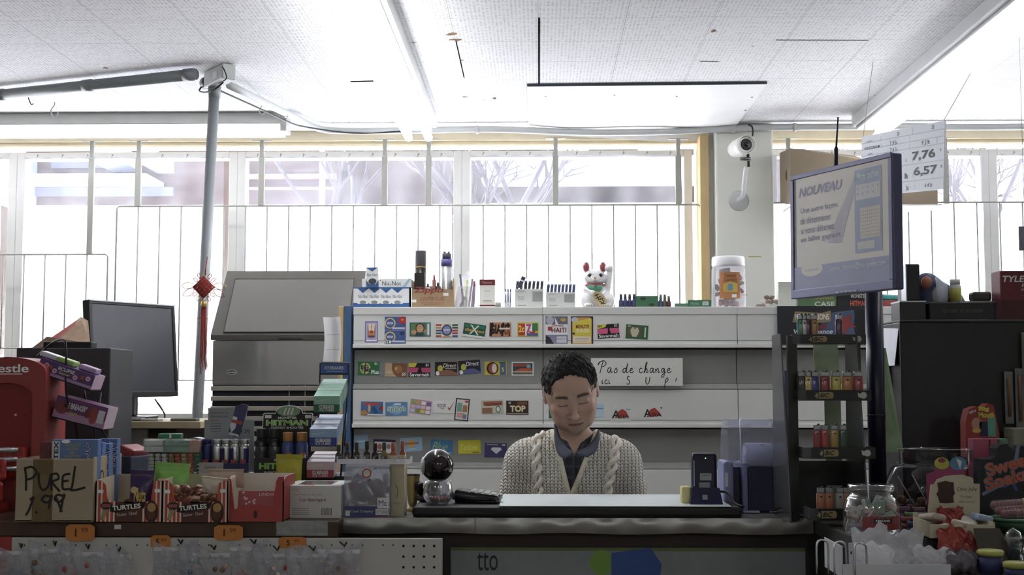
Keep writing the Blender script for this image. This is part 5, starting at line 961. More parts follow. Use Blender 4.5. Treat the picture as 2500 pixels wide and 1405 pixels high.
# blue-red box leaning at right of the carton
cx_, Y, W, H = pl(293, 330, 1075, 1170, ZA); mb = MB(); T = thing('display_tray', 'tilted dark blue tray with a red packet, right of the cardboard box', 'tray', (at(312, 1150, 4.02).x, 3.95, ZA)); 
MB().box(-.03, .035, 0, .12, 0, .155, M('2c3450', .5), .003).build('tray', T); T.rotation_euler = (0, .0, -.3)
T2_ = MB(); T2_.box(-.024, .03, 0, .09, 0, .028, M('9a3a3c', .4), .006); T2_.build('red_packet', None, (T.location.x, 3.97, ZA + .156), rot=(0, .35, -.3), label='small red packet lying tilted on the dark blue tray', cat='packet')
# striped egg boxes
STR = M('c8482f', .55); STW = M('d8d2c4', .55); CHO = M('5a2c1e', .45, var=.15); CDK = M('1f1510', .5); KIN = M('b7a990', .85)
def eggbox(px0, px1, yb, lab, dz):
    cx_, Y, W, H = pl(px0, px1, 1172, yb); T = thing('egg_box', lab, 'box', (cx_, Y, ZA), 0); hl = H * .48; Dp = .17; t = .003
    mb = MB(); n = 24
    mb.box(-W / 2, W / 2, 0, t, 0, hl, STR); mb.box(-W / 2, W / 2, Dp - t, Dp, 0, H * 1.04, KIN); mb.box(-W / 2, W / 2, t, Dp - t, 0, t, KIN)
    for sx in (-1, 1): mb.add([(sx * W / 2, 0, 0), (sx * W / 2, Dp, 0), (sx * W / 2, Dp, H * 1.04), (sx * W / 2, 0, H * .98), (sx * (W / 2 - t), 0, 0), (sx * (W / 2 - t), Dp, 0), (sx * (W / 2 - t), Dp, H * 1.04), (sx * (W / 2 - t), 0, H * .98)], [(0, 1, 2, 3), (7, 6, 5, 4), (3, 2, 6, 7), (0, 3, 7, 4)], KIN)
    mb.prism([(-W / 2, hl), (-W / 2, H * .98), (-W * .42, H * .98), (-W * .35, H * .88), (-W * .33, H * .6), (-W * .3, hl)], 0, t, STR); mb.prism([(W / 2, hl), (W * .33, hl), (W * .33, H * .6), (W * .36, H * .92), (W * .42, H * .98), (W / 2, H * .98)], 0, t, STR)
    mb.build('carton', T); mb = MB(); y = -.0006
    for i in range(16):
        x = -W / 2 + W * (i + .5) / 16; top = H * .97 if abs(x) > W * .36 else hl
        mb.rect(x - W * .012, x + W * .012, 0, top, y, STW)
    mb.rect(-W * .2, W * .2, 0, hl, y - .0003, CHO); mb.disc(.0, hl, W * .07, y - .0003, CHO, W * .04)
    mb.prism([(-W * .28, hl * .52), (-W * .26, hl * .76), (-W * .1, hl * .88), (W * .16, hl * 1.0), (W * .26, hl * .98), (W * .22, hl * .66), (W * .05, hl * .6), (-W * .2, hl * .46)], y - .0018, y - .0006, CDK)
    mb.text('TURTLES', -W * .03, hl * .73, y - .002, hl * .24, M('e6dfd0', .5), W * .42, .03, 0, .1); mb.text('Easter  Oeuf', -W * .02, hl * .4, y - .002, hl * .16, M('c9c2b4', .5), W * .3, 0, 0, .1)
    mb.disc(W * .34, hl * .5, W * .1, y - .0014, M('3c1d12', .35), hl * .56); mb.disc(W * .34, hl * .72, W * .065, y - .0018, M('b08548', .4), hl * .22); mb.disc(W * .33, hl * .4, W * .06, y - .0016, M('5a3018', .4), hl * .3)
    mb.disc(-W * .33, hl * .8, W * .09, y - .0014, M('3a2a20', .5), hl * .2); mb.rect(-W * .4, -W * .27, hl * .72, hl * .88, y - .0018, M('a04a4a', .5)); mb.poly([(-W * .38, hl * .65), (-W * .42, hl * .1), (-W * .36, hl * .1), (-W * .3, hl * .6)], y - .0014, M('a08a60', .5))
    mb.rect(-W * .46, -W * .38, H * .68, H * .76, y - .0012, NW); mb.rect(W * .38, W * .46, H * .7, H * .78, y - .0012, NW)
    mb.build('printed_front', T); return cx_, Y, W, H, Dp
E1 = eggbox(234, 396, 1275, 'red and white striped open box of caramel chocolate eggs, the left one', 0); E2 = eggbox(397, 556, 1276, 'red and white striped open box of caramel chocolate eggs, the right one', 0)
def pouch(nm, lab, x, y, z, W, H, m, rot=(0, 0, 0), th=.02, deco=None, cat='bag', sd=1, crimp=True, cr=0):
    T = thing(nm, lab, cat, (x, y, z), rot=rot); mb = MB()
    for sg in (-1, 1):
        mb.grid(lambda u, v: ((u - .5) * W * (1 - .05 * math.sin(v * PI)), sg * (th * (math.sin(u * PI) * math.sin(min(1, v * 1.15) * PI)) ** .6 * (1 + .12 * math.sin(u * 13 + sd) * math.sin(v * 11 + sd)) + .0006) + cr * .006 * math.sin(u * 11 + v * 9 + sd) * v, H * v * (1 + cr * .07 * math.sin(u * 7 + sd)) + cr * .004 * math.sin(u * 19 + v * 5)), 20, 20, m)
    mb.build('wrapper', T)
    if crimp: MB().box(-W / 2, W / 2, -.0012, .0012, H * .96, H * 1.02, m).build('crimped_edge', T)
    if deco: d = MB(); d.T = Matrix.Translation((0, -th * 1.15 - .001, 0)); deco(d, W, H); d.build('print', T)
    return T
def nutdeco(d, W, H):
    d.disc(-W * .2, H * .6, W * .16, 0, M('c9b890', .5), W * .14); d.disc(-W * .1, H * .5, W * .1, -.0003, M('7a3a2c', .5)); d.text('Nuts', W * .05, H * .5, -.0008, H * .3, M('d9c25a', .5), W * .5, .03, 0, .0)
pouch('candy_bag', 'purple candy bag standing in the left striped egg box', E1[0] + .012, E1[1] + .06, ZA + .005, .066, .128, M('3c2a5c', .35), (0, .04, 0), .018, nutdeco, sd=4)
pouch('candy_bag', 'bright green candy bag standing in the left striped egg box', E1[0] + .082, E1[1] + .1, ZA + .02, .098, .13, M('7fc04a', .3), (0, .06, 0), .02, nutdeco, sd=2)
rr = random.Random(5); WR = [M(c, .3, .1, bump=.8, scale=60) for c in ('7a4a3a', 'b08a78', '9a5a48', '5a3228')]
for i in range(14):
    x = E2[0] - .055 + .022 * (i % 6) + rr.uniform(-.004, .004); y = E2[1] + .03 + .032 * ((i // 3) % 4); z = ZA + .058 + .014 * (i // 6)
    mb = MB(); mb.at((0, 0, 0), (rr.uniform(-.4, .4), rr.uniform(-.5, .5), rr.uniform(0, 3))); mb.ball((0, 0, 0), .015, rr.choice(WR), 10, (1.1, .9, .8)); mb.lathe([(.003, 0), (.011, .012)], rr.choice(WR), (.012, 0, 0), 8)
    mb.build('foil_egg', None, (x, y, z), label='brown and pink foil-wrapped chocolate egg heaped in the right striped box', cat='candy', group='foil-wrapped eggs in the right striped box')
MB().box(E2[0] - .07, E2[0] + .07, E2[1] + .006, E2[1] + .165, ZA + .0035, ZA + .045, KIN).build('inner_tray', None, label='plain cardboard insert holding up the foil eggs in the right striped box', cat='tray')
pouch('candy_bag', 'white and brown bag lying over the foil eggs', E2[0] + .045, E2[1] + .03, ZA + .075, .07, .05, M('d8cdb8', .3, bump=.5, scale=30), (.5, .1, 0), .012, None, sd=7)
pouch('candy_bag', 'foil bag of chocolates behind the foil eggs', E2[0] + .06, E2[1] + .1, ZA + .085, .1, .05, M('b09a84', .3, bump=.5, scale=30), (.1, .0, 0), .014, None, sd=3)
# red truffle box
cx_, Y, W, H = pl(557, 692, 1165, 1275); T = thing('truffle_box', 'open red box with a white inside holding red packs', 'box', (cx_, Y, ZA)); RR_ = M('b03a34', .45); t = .003; hl = H * .28; Dp = .16; WI = M('d6cfc2', .7)
mb = MB(); mb.box(-W / 2, W / 2, 0, t, 0, hl, RR_); mb.box(-W / 2, W / 2, Dp - t, Dp, 0, H, WI); mb.box(-W / 2, W / 2, t, Dp - t, 0, t, WI)
for sx in (-1, 1):
    for (o1, o2, mm) in ((0, t * .5, RR_), (t * .5, t, WI)):
        a = sx * (W / 2 - o1); b = sx * (W / 2 - o2); mb.add([(a, 0, 0), (a, Dp, 0), (a, Dp, H), (a, .03, H), (a, 0, H * .9), (b, 0, 0), (b, Dp, 0), (b, Dp, H), (b, .03, H), (b, 0, H * .9)], [(0, 1, 2, 3, 4), (9, 8, 7, 6, 5), (3, 2, 7, 8), (4, 3, 8, 9), (0, 4, 9, 5)], mm)
mb.prism([(-W / 2, hl), (-W / 2, H * .95), (-W * .45, H * .95), (-W * .38, hl)], 0, t, RR_); mb.prism([(W / 2, hl), (W * .3, hl), (W * .36, H * .9), (W * .4, H), (W / 2, H)], 0, t, RR_); mb.build('carton', T)
mb = MB(); mb.disc(0, hl * 1.0, W * .34, -.0006, RR_, hl * .35); mb.disc(.0, hl * .6, .005, -.0012, M('4a1a18', .5), .011); mb.build('printed_front', T)
T = thing('truffle_pack', 'dark red pack with snowflake print inside the open red box', 'candy', (cx_ + .005, Y + .02, ZA + .0032)); mb = MB(); mb.at((0, 0, 0), (-.25, 0, 0)); w = W * .4; mb.box(-w, w, 0, .02, 0, .08, M('a83a40', .35), .002); mb.build('carton', T)
mb = MB(); mb.at((0, -.0012, 0), (-.25, 0, 0)); mb.text('LINDOR', w * .35, .07, 0, .008, M('e8d0c8', .5), w * .8)
for i in range(14): mb.disc(-w * .8 + rr.uniform(0, w * .6), .03 + rr.uniform(0, .045), .0035, -.0002, M('e0a8a8', .5), n=6)
mb.build('print', T)
# yellow and red bag behind
pouch('candy_bag', 'tall clear candy bag, yellow at the top and red below', at(697, 1200, 3.82).x, 3.86, ZA + .001, .078, .162, clear('d8d04a', .4, .2, .3), (.02, .02, 0), .022, None, sd=3)
pouch('candy_bag', 'red inner packet in the tall yellow bag', at(697, 1200, 3.82).x, 3.86, ZA + .003, .068, .11, M('b04038', .4), (.02, .02, 0), .018, None, sd=1, crimp=False)
# white carton
cx_, Y, W, H = pl(694, 832, 1186, 1267); T = thing('white_carton', 'white carton of wallets with a barcode, right of the red box', 'box', (cx_ , Y, ZA)); WC = M('cfd0cb', .6, var=.03)
MB().box(-W / 2, W / 2, 0, .2, 0, H, WC, .002).build('carton', T); mb = MB(); y = -.0006; g = M('66686a', .6)
mb.text('Cuir Beauregard', -W * .0, H * .55, y, H * .13, M('7a3a38', .6), W * .46, .01); mb.text('Les Produits de Cuir', -W * .08, H * .72, y, H * .04, g, W * .5); mb.text('Montreal', -W * .3, H * .88, y, H * .04, g)
for k in range(4): mb.rect(-W * .36, -W * .06, H * (.12 + k * .06), H * (.135 + k * .06), y, g)
for k in range(8): mb.rect(W * (.16 + .024 * k), W * (.172 + .024 * k), H * .1, H * .32, y, g)
mb.build('print', T); MB().box(-W * .3, W * .3, .03, .16, H - .0005, H + .0008, M('8f9296', .15, .3)).build('clear_window', T); MB().box(-W * .16, W * .02, .012, .03, H - .0005, H + .001, M('d0603c', .5)).build('orange_tab', T)
# ================================================================== raised ledge at the back of the left counter
YRr = 3.93; ZR = at(500, 1163, YRr).z; a = at(335, 1160, YRr).x; b = at(856, 1160, YRr).x
T = thing('riser_shelf', 'low dark riser carrying the drink displays behind the candy boxes', 'shelf', ((a + b) / 2, YRr, ZA)); w = (b - a) / 2
MB().box(-w, w, 0, .2, ZR - ZA - .012, ZR - ZA, BLK, .002).build('top', T)
for x in (-w + .01, 0, w - .01): MB().box(x - .008, x + .008, .01, .19, 0, ZR - ZA - .012, BLK).build('support', T)
def ra(x0, x1, yt, yb=1160, dy=0.):
    Y = YRr + .01 + dy; a, b, _, zt = rec(x0, yt, x1, yb, Y); return (a + b) / 2, Y, b - a, zt - ZR
# gum sticks
x, Y, W, H = ra(358, 490, 1105); LG = [('b8bcb6', 'white'), ('b8bcb6', 'white'), ('b8bcb6', 'white'), ('8f7a44', 'yellow-brown'), ('b05a38', 'orange'), ('a89a60', 'yellow'), ('b05a38', 'orange'), ('2f7a5a', 'green')]
for i, (c, nm) in enumerate(LG):
    xx = x - W / 2 + W * (i + .5) / 8; mb = MB(); m = M(c, .35, .15, bump=.5, scale=80)
    for k in range(6): mb.box(-.0068, .0068, 0, .02, .0002 + k * H / 6.3, (k + .94) * H / 6.3, m, .002)
    mb.build('gum_roll', None, (xx, Y, ZR), rot=(0, .03 * (3 - i) / 3, 0), label='%s wrapped gum roll standing upright below the clear gum pack, number %s from the left' % (nm, ['one', 'two', 'three', 'four', 'five', 'six', 'seven', 'eight'][i]), cat='gum', group=None)
a, b, c, e = rec(352, 1067, 486, 1104, Y); zz0 = ZR + H * .955 + .003; T = thing('gum_pack', 'clear wrapped brick of white, green and orange gum lying on the gum rolls', 'gum', ((a + b) / 2, Y - .002, zz0)); w = (b - a) / 2; h = .038
for (u0, u1, c) in ((-1, -.3, 'c4c6c2'), (-.3, .64, '3d8a68'), (.64, 1, 'b9583a')):
    mb = MB()
    for k in range(2): mb.box(u0 * w + .0005, u1 * w - .0005, 0, .05, k * h / 2, (k + .92) * h / 2, M(c, .3, .1, bump=.4, scale=50), .003)
    mb.build('gum_stack', T)
MB().box(-w - .001, w + .001, -.002, .052, 0, h + .002, clear('f4f8f8', .75, .05, .1, 'cellophane', 14.)).build('cellophane', T)
p = (T.location.x - .01, Y + .01, zz0 + h + .003); mb = MB(); mb.box(-.035, .035, 0, .03, 0, .014, M('347a58', .4), .003); mb.rect(.0, .006, .001, .013, -.0006, NW); mb.build('gum_pack', None, p, label='small green gum pack on top of the wrapped gum brick', cat='gum')
mb = MB(); mb.grid(lambda u, v: ((u - .5) * .1, v * .05, .03 * math.sin(u * PI * .8 + .2)), 14, 3, M('c6ccd4', .5)); mb.build('paper_sheet', None, (T.location.x + .05, Y + .052, zz0 + .012), label='curved pale sheet behind the wrapped gum brick', cat='paper')
# energy drink display with board
x, Y, W, H = ra(481, 545, 1130, 1160, -.0); T = thing('can_tray', 'grey cardboard tray of small energy drink cans with a red printed front', 'tray', (x, Y, ZR)); GT = M('a4a5a6', .6)
MB().box(-W / 2, W / 2, 0, .002, 0, H, GT).build('front', T); mb = MB(); mb.text('Red Bull', 0, H * .62, -.0006, H * .2, M('a8403c', .5), W * .4); mb.disc(0, H * .38, .004, -.0006, M('c0902c', .5), .0025); mb.rect(-W * .14, W * .14, H * .16, H * .22, -.0006, M('c08080', .5)); mb.build('print', T)
MB().box(-W / 2, W / 2, 0, .07, 0, .002, GT).build('base', T)
x2, _, W2, H2 = ra(545, 607, 1132); T = thing('can_tray', 'dark blue cardboard tray of small energy drink cans', 'tray', (x2, Y, ZR)); MB().box(-W2 / 2, W2 / 2, 0, .003, 0, H2, M('2a2f5c', .5), .001).build('front', T); MB().box(-W2 / 2, W2 / 2, .003, .07, 0, .002, GT).build('base', T)
SIL = M('b9bbbf', .25, .85, var=.03); NAV = M('2d2f6c', .3, .4)
for i, (px, nm) in enumerate([(505, 'dark blue'), (530, 'silver'), (551, 'blue and silver'), (573, 'silver and blue'), (597, 'silver')]):
    a, b, _, zt = rec(px - 11, 1073, px + 11, 1150, Y + .03); r = (b - a) / 2; h = zt - ZR - .002; T = thing('energy_drink_can', ['dark blue can at the left of the energy drink row', 'silver can, second in the energy drink row', 'blue and silver can in the middle of the energy drink row', 'silver and blue can, fourth in the energy drink row', 'silver can at the right end of the energy drink row'][i], 'can', (x + [-.022, .014, .047, .078, .108][i] * (W / .079), Y + .03, ZR + .0022))
    T.location.x = (a + b) / 2; m = NAV if i in (0,) else SIL
    MB().lathe([(r * .8, 0), (r, .004), (r, h * .78), (r * .86, h * .86)], m, n=16).build('body', T); MB().lathe([(r * .86, h * .86), (r * .9, h * .88), (r * .9, h * .95), (r * .96, h)], SIL if i else NAV, n=16).build('neck', T)
    if i in (2, 3, 4): mb = MB(); mb.grid(lambda u, v: (r * 1.01 * math.sin((u - 1) * 1.3 * (-1 if i == 4 else 1)), -r * 1.01 * math.cos((u - 1) * 1.3), h * (.02 + .72 * v)), 8, 1, NAV); mb.build('stripe', T)
    mb = MB(); mb.rect(-r * .6, r * .5, h * .32, h * .42, -r * 1.04, M('b03a3a', .4)); mb.build('emblem', T)
# board with can picture
Yb = Y + .075; pc = lambda px, py: (at(px, py, Yb).x, at(px, py, Yb).z); c0 = pc(555, 1070)
T = thing('display_board', 'grey display board with a tilted energy can picture and handwritten price 3.29', 'sign', (c0[0], Yb, ZR)); pts = [(499, 1150), (499, 1026), (508, 1026), (508, 997), (575, 997), (575, 1000), (590, 986), (606, 990), (600, 1026), (620, 1026), (620, 1150)]
mb = MB(); mb.prism([(pc(*q)[0] - c0[0], pc(*q)[1] - ZR) for q in pts], 0, .003, M('8f9296', .6)); mb.build('board', T)
def bp(q): a = pc(*q); return (a[0] - c0[0], a[1] - ZR)
mb = MB(); mb.poly([bp(q) for q in [(558, 1056), (576, 992), (590, 986), (606, 992), (586, 1064), (572, 1068)]], -.0006, M('3a3a66', .4)); mb.poly([bp(q) for q in [(562, 1040), (570, 1016), (580, 1020), (575, 1046), (564, 1058)]], -.001, M('c8ccd4', .4)); mb.poly([bp(q) for q in [(566, 1024), (592, 1030), (590, 1038), (565, 1032)]], -.0014, M('a8403c', .4)); mb.poly([bp(q) for q in [(560, 1056), (583, 1062), (582, 1067), (559, 1062)]], -.0014, SIL); mb.build('can_picture', T)
mb = MB(); g = M('3a3c3e', .6)
for k, s_ in enumerate(['Le seul shot qui', 'donne des ailes.']): q = bp((536, 1009 + 8 * k)); mb.text(s_, q[0], q[1], -.0008, .007, g, .055)
for k in range(4): q = bp((526, 1036 + 6 * k)); mb.rect(q[0] - .016, q[0] + .018, q[1], q[1] + .0014, -.0008, g)
q = bp((523, 1029)); mb.rect(q[0] - .012, q[0] + .012, q[1], q[1] + .002, -.0008, M('a05048', .6)); q = bp((598, 1054)); mb.text('3.29', q[0], q[1], -.0008, .012, BLK, .03); mb.build('print', T)
# energy shooter display
x, Y, W, H = ra(620, 747, 1119, 1161, -.005); T = thing('shooter_display', 'black energy shooter display stand with a domed header sign and green lettering', 'display stand', (x, Y, ZR)); BK = M('1c1d1d', .5)
MB().box(-W / 2, W / 2, 0, .003, 0, H, BK, .001).build('front', T); MB().box(-W / 2, W / 2, .003, .08, 0, .003, BK).build('base', T)
GN_ = M('7fc04a', .5); LW = M('d4d6d4', .5)
mb = MB(); mb.text('HITMAN', 0, H * .55, -.0006, H * .36, GN_, W * .8, .05); mb.text('MONSTER', W * .02, H * .88, -.0006, H * .14, LW, W * .26, .02); mb.text('ENERGY SHOOTER', -W * .02, H * .18, -.0006, H * .14, LW, W * .56, .01); mb.build('front_lettering', T)
Yh = Y + .075; hp = lambda px, py: (at(px, py, Yh).x - x, at(px, py, Yh).z - ZR)
out = [(635, 1160), (640, 1048), (642, 1012), (646, 1009), (672, 1009), (676, 999), (690, 992), (706, 990), (722, 992), (736, 999), (740, 1009), (762, 1009), (764, 1012), (760, 1050), (757, 1160)]
MB().prism([hp(*q) for q in out], .075, .078, M('dcdedc', .5)).build('header_edge', T)
cx0 = hp(702, 1060); ins = [(cx0[0] + (hp(*q)[0] - cx0[0]) * .972, cx0[1] + (hp(*q)[1] - cx0[1]) * (.965)) for q in out]; mb = MB(); mb.prism(ins, .0745, .075, BK); mb.build('header', T)
mb = MB(); mb.T = Matrix.Translation((0, .0755, 0)); q = hp(705, 1005); mb.disc(q[0], q[1], .036, -.0014, M('7a9a74', .5), .016)
for k in (-1, 0, 1): mb.poly([(q[0] + k * .011 - .006, q[1] - .01), (q[0] + k * .011 - .001, q[1] - .01), (q[0] + k * .011 + .006, q[1] + .011), (q[0] + k * .011 + .001, q[1] + .011)], -.0018, LW)
q = hp(702, 1021); mb.text('MONSTER', q[0], q[1], -.0016, .007, LW, .058, .03); q = hp(701, 1033); mb.text('HITMAN', q[0], q[1], -.0016, .018, LW, .13, .07); mb.text('HITMAN', q[0], q[1], -.002, .0165, GN_, .126, .035); q = hp(702, 1045); mb.text('ENERGY SHOOTER', q[0], q[1], -.0016, .007, LW, .1, .02)
for u, wd in ((655, .02), (753, .02)): q = hp(u, 1018); mb.rect(q[0] - wd / 2, q[0] + wd / 2, q[1] - .005, q[1] + .005, -.0016, LW)
mb.build('header_lettering', T)
def bottle(px0, px1, pyt, lab, body, cap, deco=None, dy=.03, nm='shooter_bottle'):
    a, b, _, zt = rec(px0, pyt, px1, 1150, Y + dy); r = (b - a) / 2; h = zt - ZR - .0031; T = thing(nm, lab, 'bottle', ((a + b) / 2, Y + dy, ZR + .0031))
    MB().lathe([(r * .9, 0), (r, .004), (r, h * .68), (r * .85, h * .76), (r * .72, h * .78)], M(body, .25), n=18).build('bottle', T)
    MB().lathe([(r * .8, h * .78), (r * .82, h * .8), (r * .82, h * .98), (r * .76, h)], M(cap, .4), n=18).build('cap', T)
    if deco: mb = MB(); mb.rect(-r * .1, r * .85, h * .14, h * .52, -r * 1.03, M('b0603c', .5)); mb.text('N', r * .4, h * .4, -r * 1.06, h * .14, LW, None, .04); mb.build('label', T)
    else: MB().lathe([(r * 1.005, h * .08), (r * 1.005, h * .6)], M('262a2a', .35), n=18).build('label', T)
bottle(624, 651, 1047, 'small black bottle with a black cap, at the left of the shooter display', '141416', '1c1c1e'); bottle(655, 683, 1047, 'small black bottle with a black cap, beside the blue bottles', '141416', '1c1c1e')
bottle(688, 716, 1056, 'small blue bottle with an orange cap, the left of two', '3c4e8c', 'b0743a', 1); bottle(722, 752, 1056, 'small blue bottle with an orange cap, the right of two', '3c4e8c', 'b0743a', 1)
# mint rack
MT = M('17171a', .4, .4); Yk = 3.9; p = lambda px, py, Y=Yk: at(px, py, Y); o = p(803, 1168); T = thing('wire_rack', 'black wire rack of boxed mints with a blue sign on top', 'rack', (o.x, Yk, ZR)); O = Vector((o.x, Yk, ZR))
def wq(*a): return [p(*q) - O for q in a]
MB().tube(wq((757, 1164, 3.96), (757, 1092, 3.99), (779, 1012, 4.03), (781, 918, 4.05), (782, 890, 4.05), (785, 886, 4.05), (848, 886, 4.05), (853, 890, 4.05), (852, 930, 4.05), (846, 1000, 4.0), (838, 1060, 3.97), (832, 1163, 3.93)), .0025, MT, 6).build('wire_frame', T)
for a_, b_ in (((766, 1008, 3.95), (784, 925, 4.06)), ((845, 1005, 3.95), (850, 925, 4.06)), ((756, 1090, 3.94), (779, 1010, 4.04)), ((841, 1090, 3.94), (846, 1010, 4.04)), ((748, 1163, 3.93), (757, 1092, 4.0))): MB().tube(wq(a_, b_), .002, MT, 6).build('side_wire', T)
a, b, c, e = rec(780, 886, 853, 916, 4.04); mb = MB(); mb.box(a - o.x, b - o.x, 4.035 - Yk, 4.045 - Yk, c - ZR, e - ZR, BLK, .003); cxx, czz, ww, hh = (a + b) / 2 - o.x, (c + e) / 2 - ZR, b - a, e - c; mb.rect(cxx - ww * .45, cxx + ww * .45, czz - hh * .38, czz + hh * .38, 4.0345 - Yk, M('3a5aa8', .4)); mb.text('ICE BREAKERS', cxx, czz + hh * .06, 4.034 - Yk, hh * .26, LW, ww * .62, .02); mb.rect(cxx - ww * .25, cxx + ww * .3, czz - hh * .25, czz - hh * .2, 4.034 - Yk, M('8fb0d8', .4)); mb.build('sign', T)
def mint(y0, y1, x0, x1, yt, xb0, xb1, c1, c2, lab):
    """front face x0..x1,y0..y1; top running back to xb0..xb1 at yt"""
    Yf = 3.9; a, b, c, e = rec(x0, y0, x1, y1, Yf); ox_, oz_ = (a + b) / 2, c; T = thing('mint_box', lab, 'box', (ox_, Yf, oz_)); w = (b - a) / 2; h = e - c; Yb_ = Yf + .16
    zt_ = at(0, yt, Yb_).z - oz_; xl, xr_ = at(xb0, yt, Yb_).x - ox_, at(xb1, yt, Yb_).x - ox_
    mb = MB(); fl = [(-w, 0, 0), (w, 0, 0), (w, 0, h), (-w, 0, h)]; bk = [(xl, .16, zt_ - h), (xr_, .16, zt_ - h), (xr_, .16, zt_), (xl, .16, zt_)]
    m1 = M(c1, .4); m2 = M(c2, .3, bump=.5, scale=25); mb.add(fl + bk, [(0, 1, 2, 3), (5, 4, 7, 6), (0, 4, 5, 1)], m1); mb.add(fl + bk, [(3, 2, 6, 7), (1, 5, 6, 2), (4, 0, 3, 7)], m2); mb.build('carton', T)
    mb = MB(); mb.rect(-w, w, h * .5, h, -.0005, M(c2, .4)); mb.text('ICE BREAKERS', 0, h * .34, -.001, h * .22, LW, w * 1.15, .03); mb.text('ICE CUBES', 0, h * .14, -.001, h * .13, LW, w * 1.1, .02); mb.text('Peppermint', -w * .3, h * .74, -.001, h * .14, M('c9d0cc', .5), w, 0, 0, .15); mb.build('print', T)
    mb = MB(); 
    for k in (.33, .66): q = [Vector(fl[3]).lerp(Vector(bk[3]), k), Vector(fl[2]).lerp(Vector(bk[2]), k)]; mb.tube([v + Vector((0, 0, .001)) for v in q], .0015, clear('ffffff', .3, .2, .4), 6)
    mb.build('wrap_fold', T)
mint(968, 1008, 766, 829, 926, 790, 847, '1f6a44', '84b8a0', 'green mint box, top of the three in the wire rack'); mint(1048, 1090, 756, 822, 1012, 781, 838, '2c3a8a', '86a4c8', 'blue mint box, middle of the three in the wire rack'); mint(1128, 1168, 749, 815, 1102, 770, 828, 'a83444', 'c0a8ac', 'red mint box, bottom of the three in the wire rack')
# clear candy tub + cream carton + vase
cx_, Y, W, H = pl(840, 950, 1134, 1266); YT = Y; T = thing('candy_tub', 'square clear plastic tub of candies with a lion-head sticker', 'tub', (cx_, Y, ZA)); CLT = clear('dfe2ea', .72, .06, .2, 'clear_plastic', 12.)
MB().box(-W / 2, W / 2, 0, .1, 0, H * .96, CLT, .008).build('tub', T); MB().box(-W * .48, W * .48, .004, .096, H * .93, H, clear('e8eaf0', .45, .1, .3), .004).build('lid', T)
mb = MB(); rr = random.Random(8)
for k in range(46): mb.at((rr.uniform(-.4, .4) * W, rr.uniform(.02, .08), rr.uniform(.012, H * .75)), (rr.random() * 3, rr.random() * 3, rr.random() * 3)); mb.box(-.014, .014, -.009, .009, -.006, .006, M(rr.choice(['8a8c94', 'c8cad2', '6a3a38', '4a4e68', '8a4038', 'b8bac0']), .3), .003)
mb.build('candies', T, kind='stuff')
mb = MB(); mb.rect(-W * .48, W * .48, .002, H * .22, -.0006, M('3c4478', .5)); mb.disc(.0, H * .83, W * .105, -.0012, M('b0482c', .5)); mb.disc(.0, H * .83, W * .075, -.0016, M('d8d4cc', .5)); mb.text('Cool Creamy', -W * .1, H * .12, -.001, H * .06, LW, W * .5); mb.rect(W * .24, W * .48, H * .18, H * .38, -.001, M('d8d8d4', .5)); mb.text('Mc', W * .36, H * .28, -.0014, H * .1, M('33407a', .5), W * .18); mb.rect(W * .2, W * .48, H * .06, H * .17, -.0012, M('d8d8d4', .5)); mb.text('ICY SOUR', W * .34, H * .115, -.0016, H * .06, M('33407a', .5), W * .25); mb.rect(W * .2, W * .48, H * .02, H * .035, -.0012, M('a8403c', .5)); mb.rect(-W * .46, -W * .36, H * .04, H * .14, -.0014, LW); mb.build('label', T)
cx_, Y, W, H = pl(951, 986, 1134, 1262); CRM = M('c4b894', .6); T = thing('cream_carton', 'tall narrow cream carton between the candy tub and the golden vase', 'box', (cx_, Y + .005, ZA)); MB().box(-W / 2, W / 2, 0, .08, 0, H, CRM, .001).build('carton', T); mb = MB(); mb.tube([(0, -.001, H * .35), (.003, -.001, H * .5), (-.004, -.001, H * .6)], .0012, M('8a7a54', .6), 5, sm=4); mb.text('Aroma', 0, H * .25, -.0008, .005, M('6a5a40', .6)); mb.build('print', T)
cx_, Y, W, H = pl(986, 1022, 1162, 1252); r = W / 2; GO = M('b9a468', .3, .5, bump=.4, scale=20)
T = thing('glass_vase', 'faceted golden glass vase at the left end of the black mat', 'vase', (cx_, Y + .04, ZA)); MB().lathe([(r * .75, 0), (r * .75, .008), (r * .4, .014), (r * .62, .024), (r * 1.0, H), (r * .92, H), (r * .5, .03)], GO, n=10, smooth=False).build('vase', T); MB().tube([(r * .96 * math.cos(i * PI / 10), r * .96 * math.sin(i * PI / 10), H) for i in range(20)], .0018, BLK, 6, closed=True).build('rim', T)
# tray of little bottles
zt_ = ZA + H * 0 + (at(0, 1134, YT).z - ZA) + .001; a, b, _, _ = rec(822, 1130, 1001, 1134, YT); T = thing('acrylic_tray', 'clear acrylic tray of little bottles on top of the candy tub', 'tray', ((a + b) / 2, YT + .005, zt_)); w = (b - a) / 2
MB().box(-w, w, 0, .05, 0, .003, clear('f0f0f4', .35, .1, .4), .001).build('base', T); MB().box(-w, w, 0, .002, .003, .014, clear('f0f0f4', .35, .1, .4)).build('front_lip', T)
for i in range(9): MB().box(-w + 2 * w * i / 8 - .0015, -w + 2 * w * i / 8 + .0015, .002, .048, .003, .02, clear('f0f0f4', .35, .1, .4)).build('divider', T)
BT = [(827, 1086, '4a3c34', '3a342e', 'dark brown'), (848, 1080, '4a3a34', '3c362e', 'dark brown'), (871, 1080, '40342c', '38322c', 'dark brown'), (896, 1077, '2c1c1c', '2c2624', 'nearly black'), (916, 1082, '2c1c1c', '2c2624', 'nearly black'), (938, 1080, '7a7838', '2c4434', 'yellow-green'), (960, 1080, 'a84838', 'b05a4a', 'red'), (983, 1076, 'a84838', 'b05a4a', 'red')]
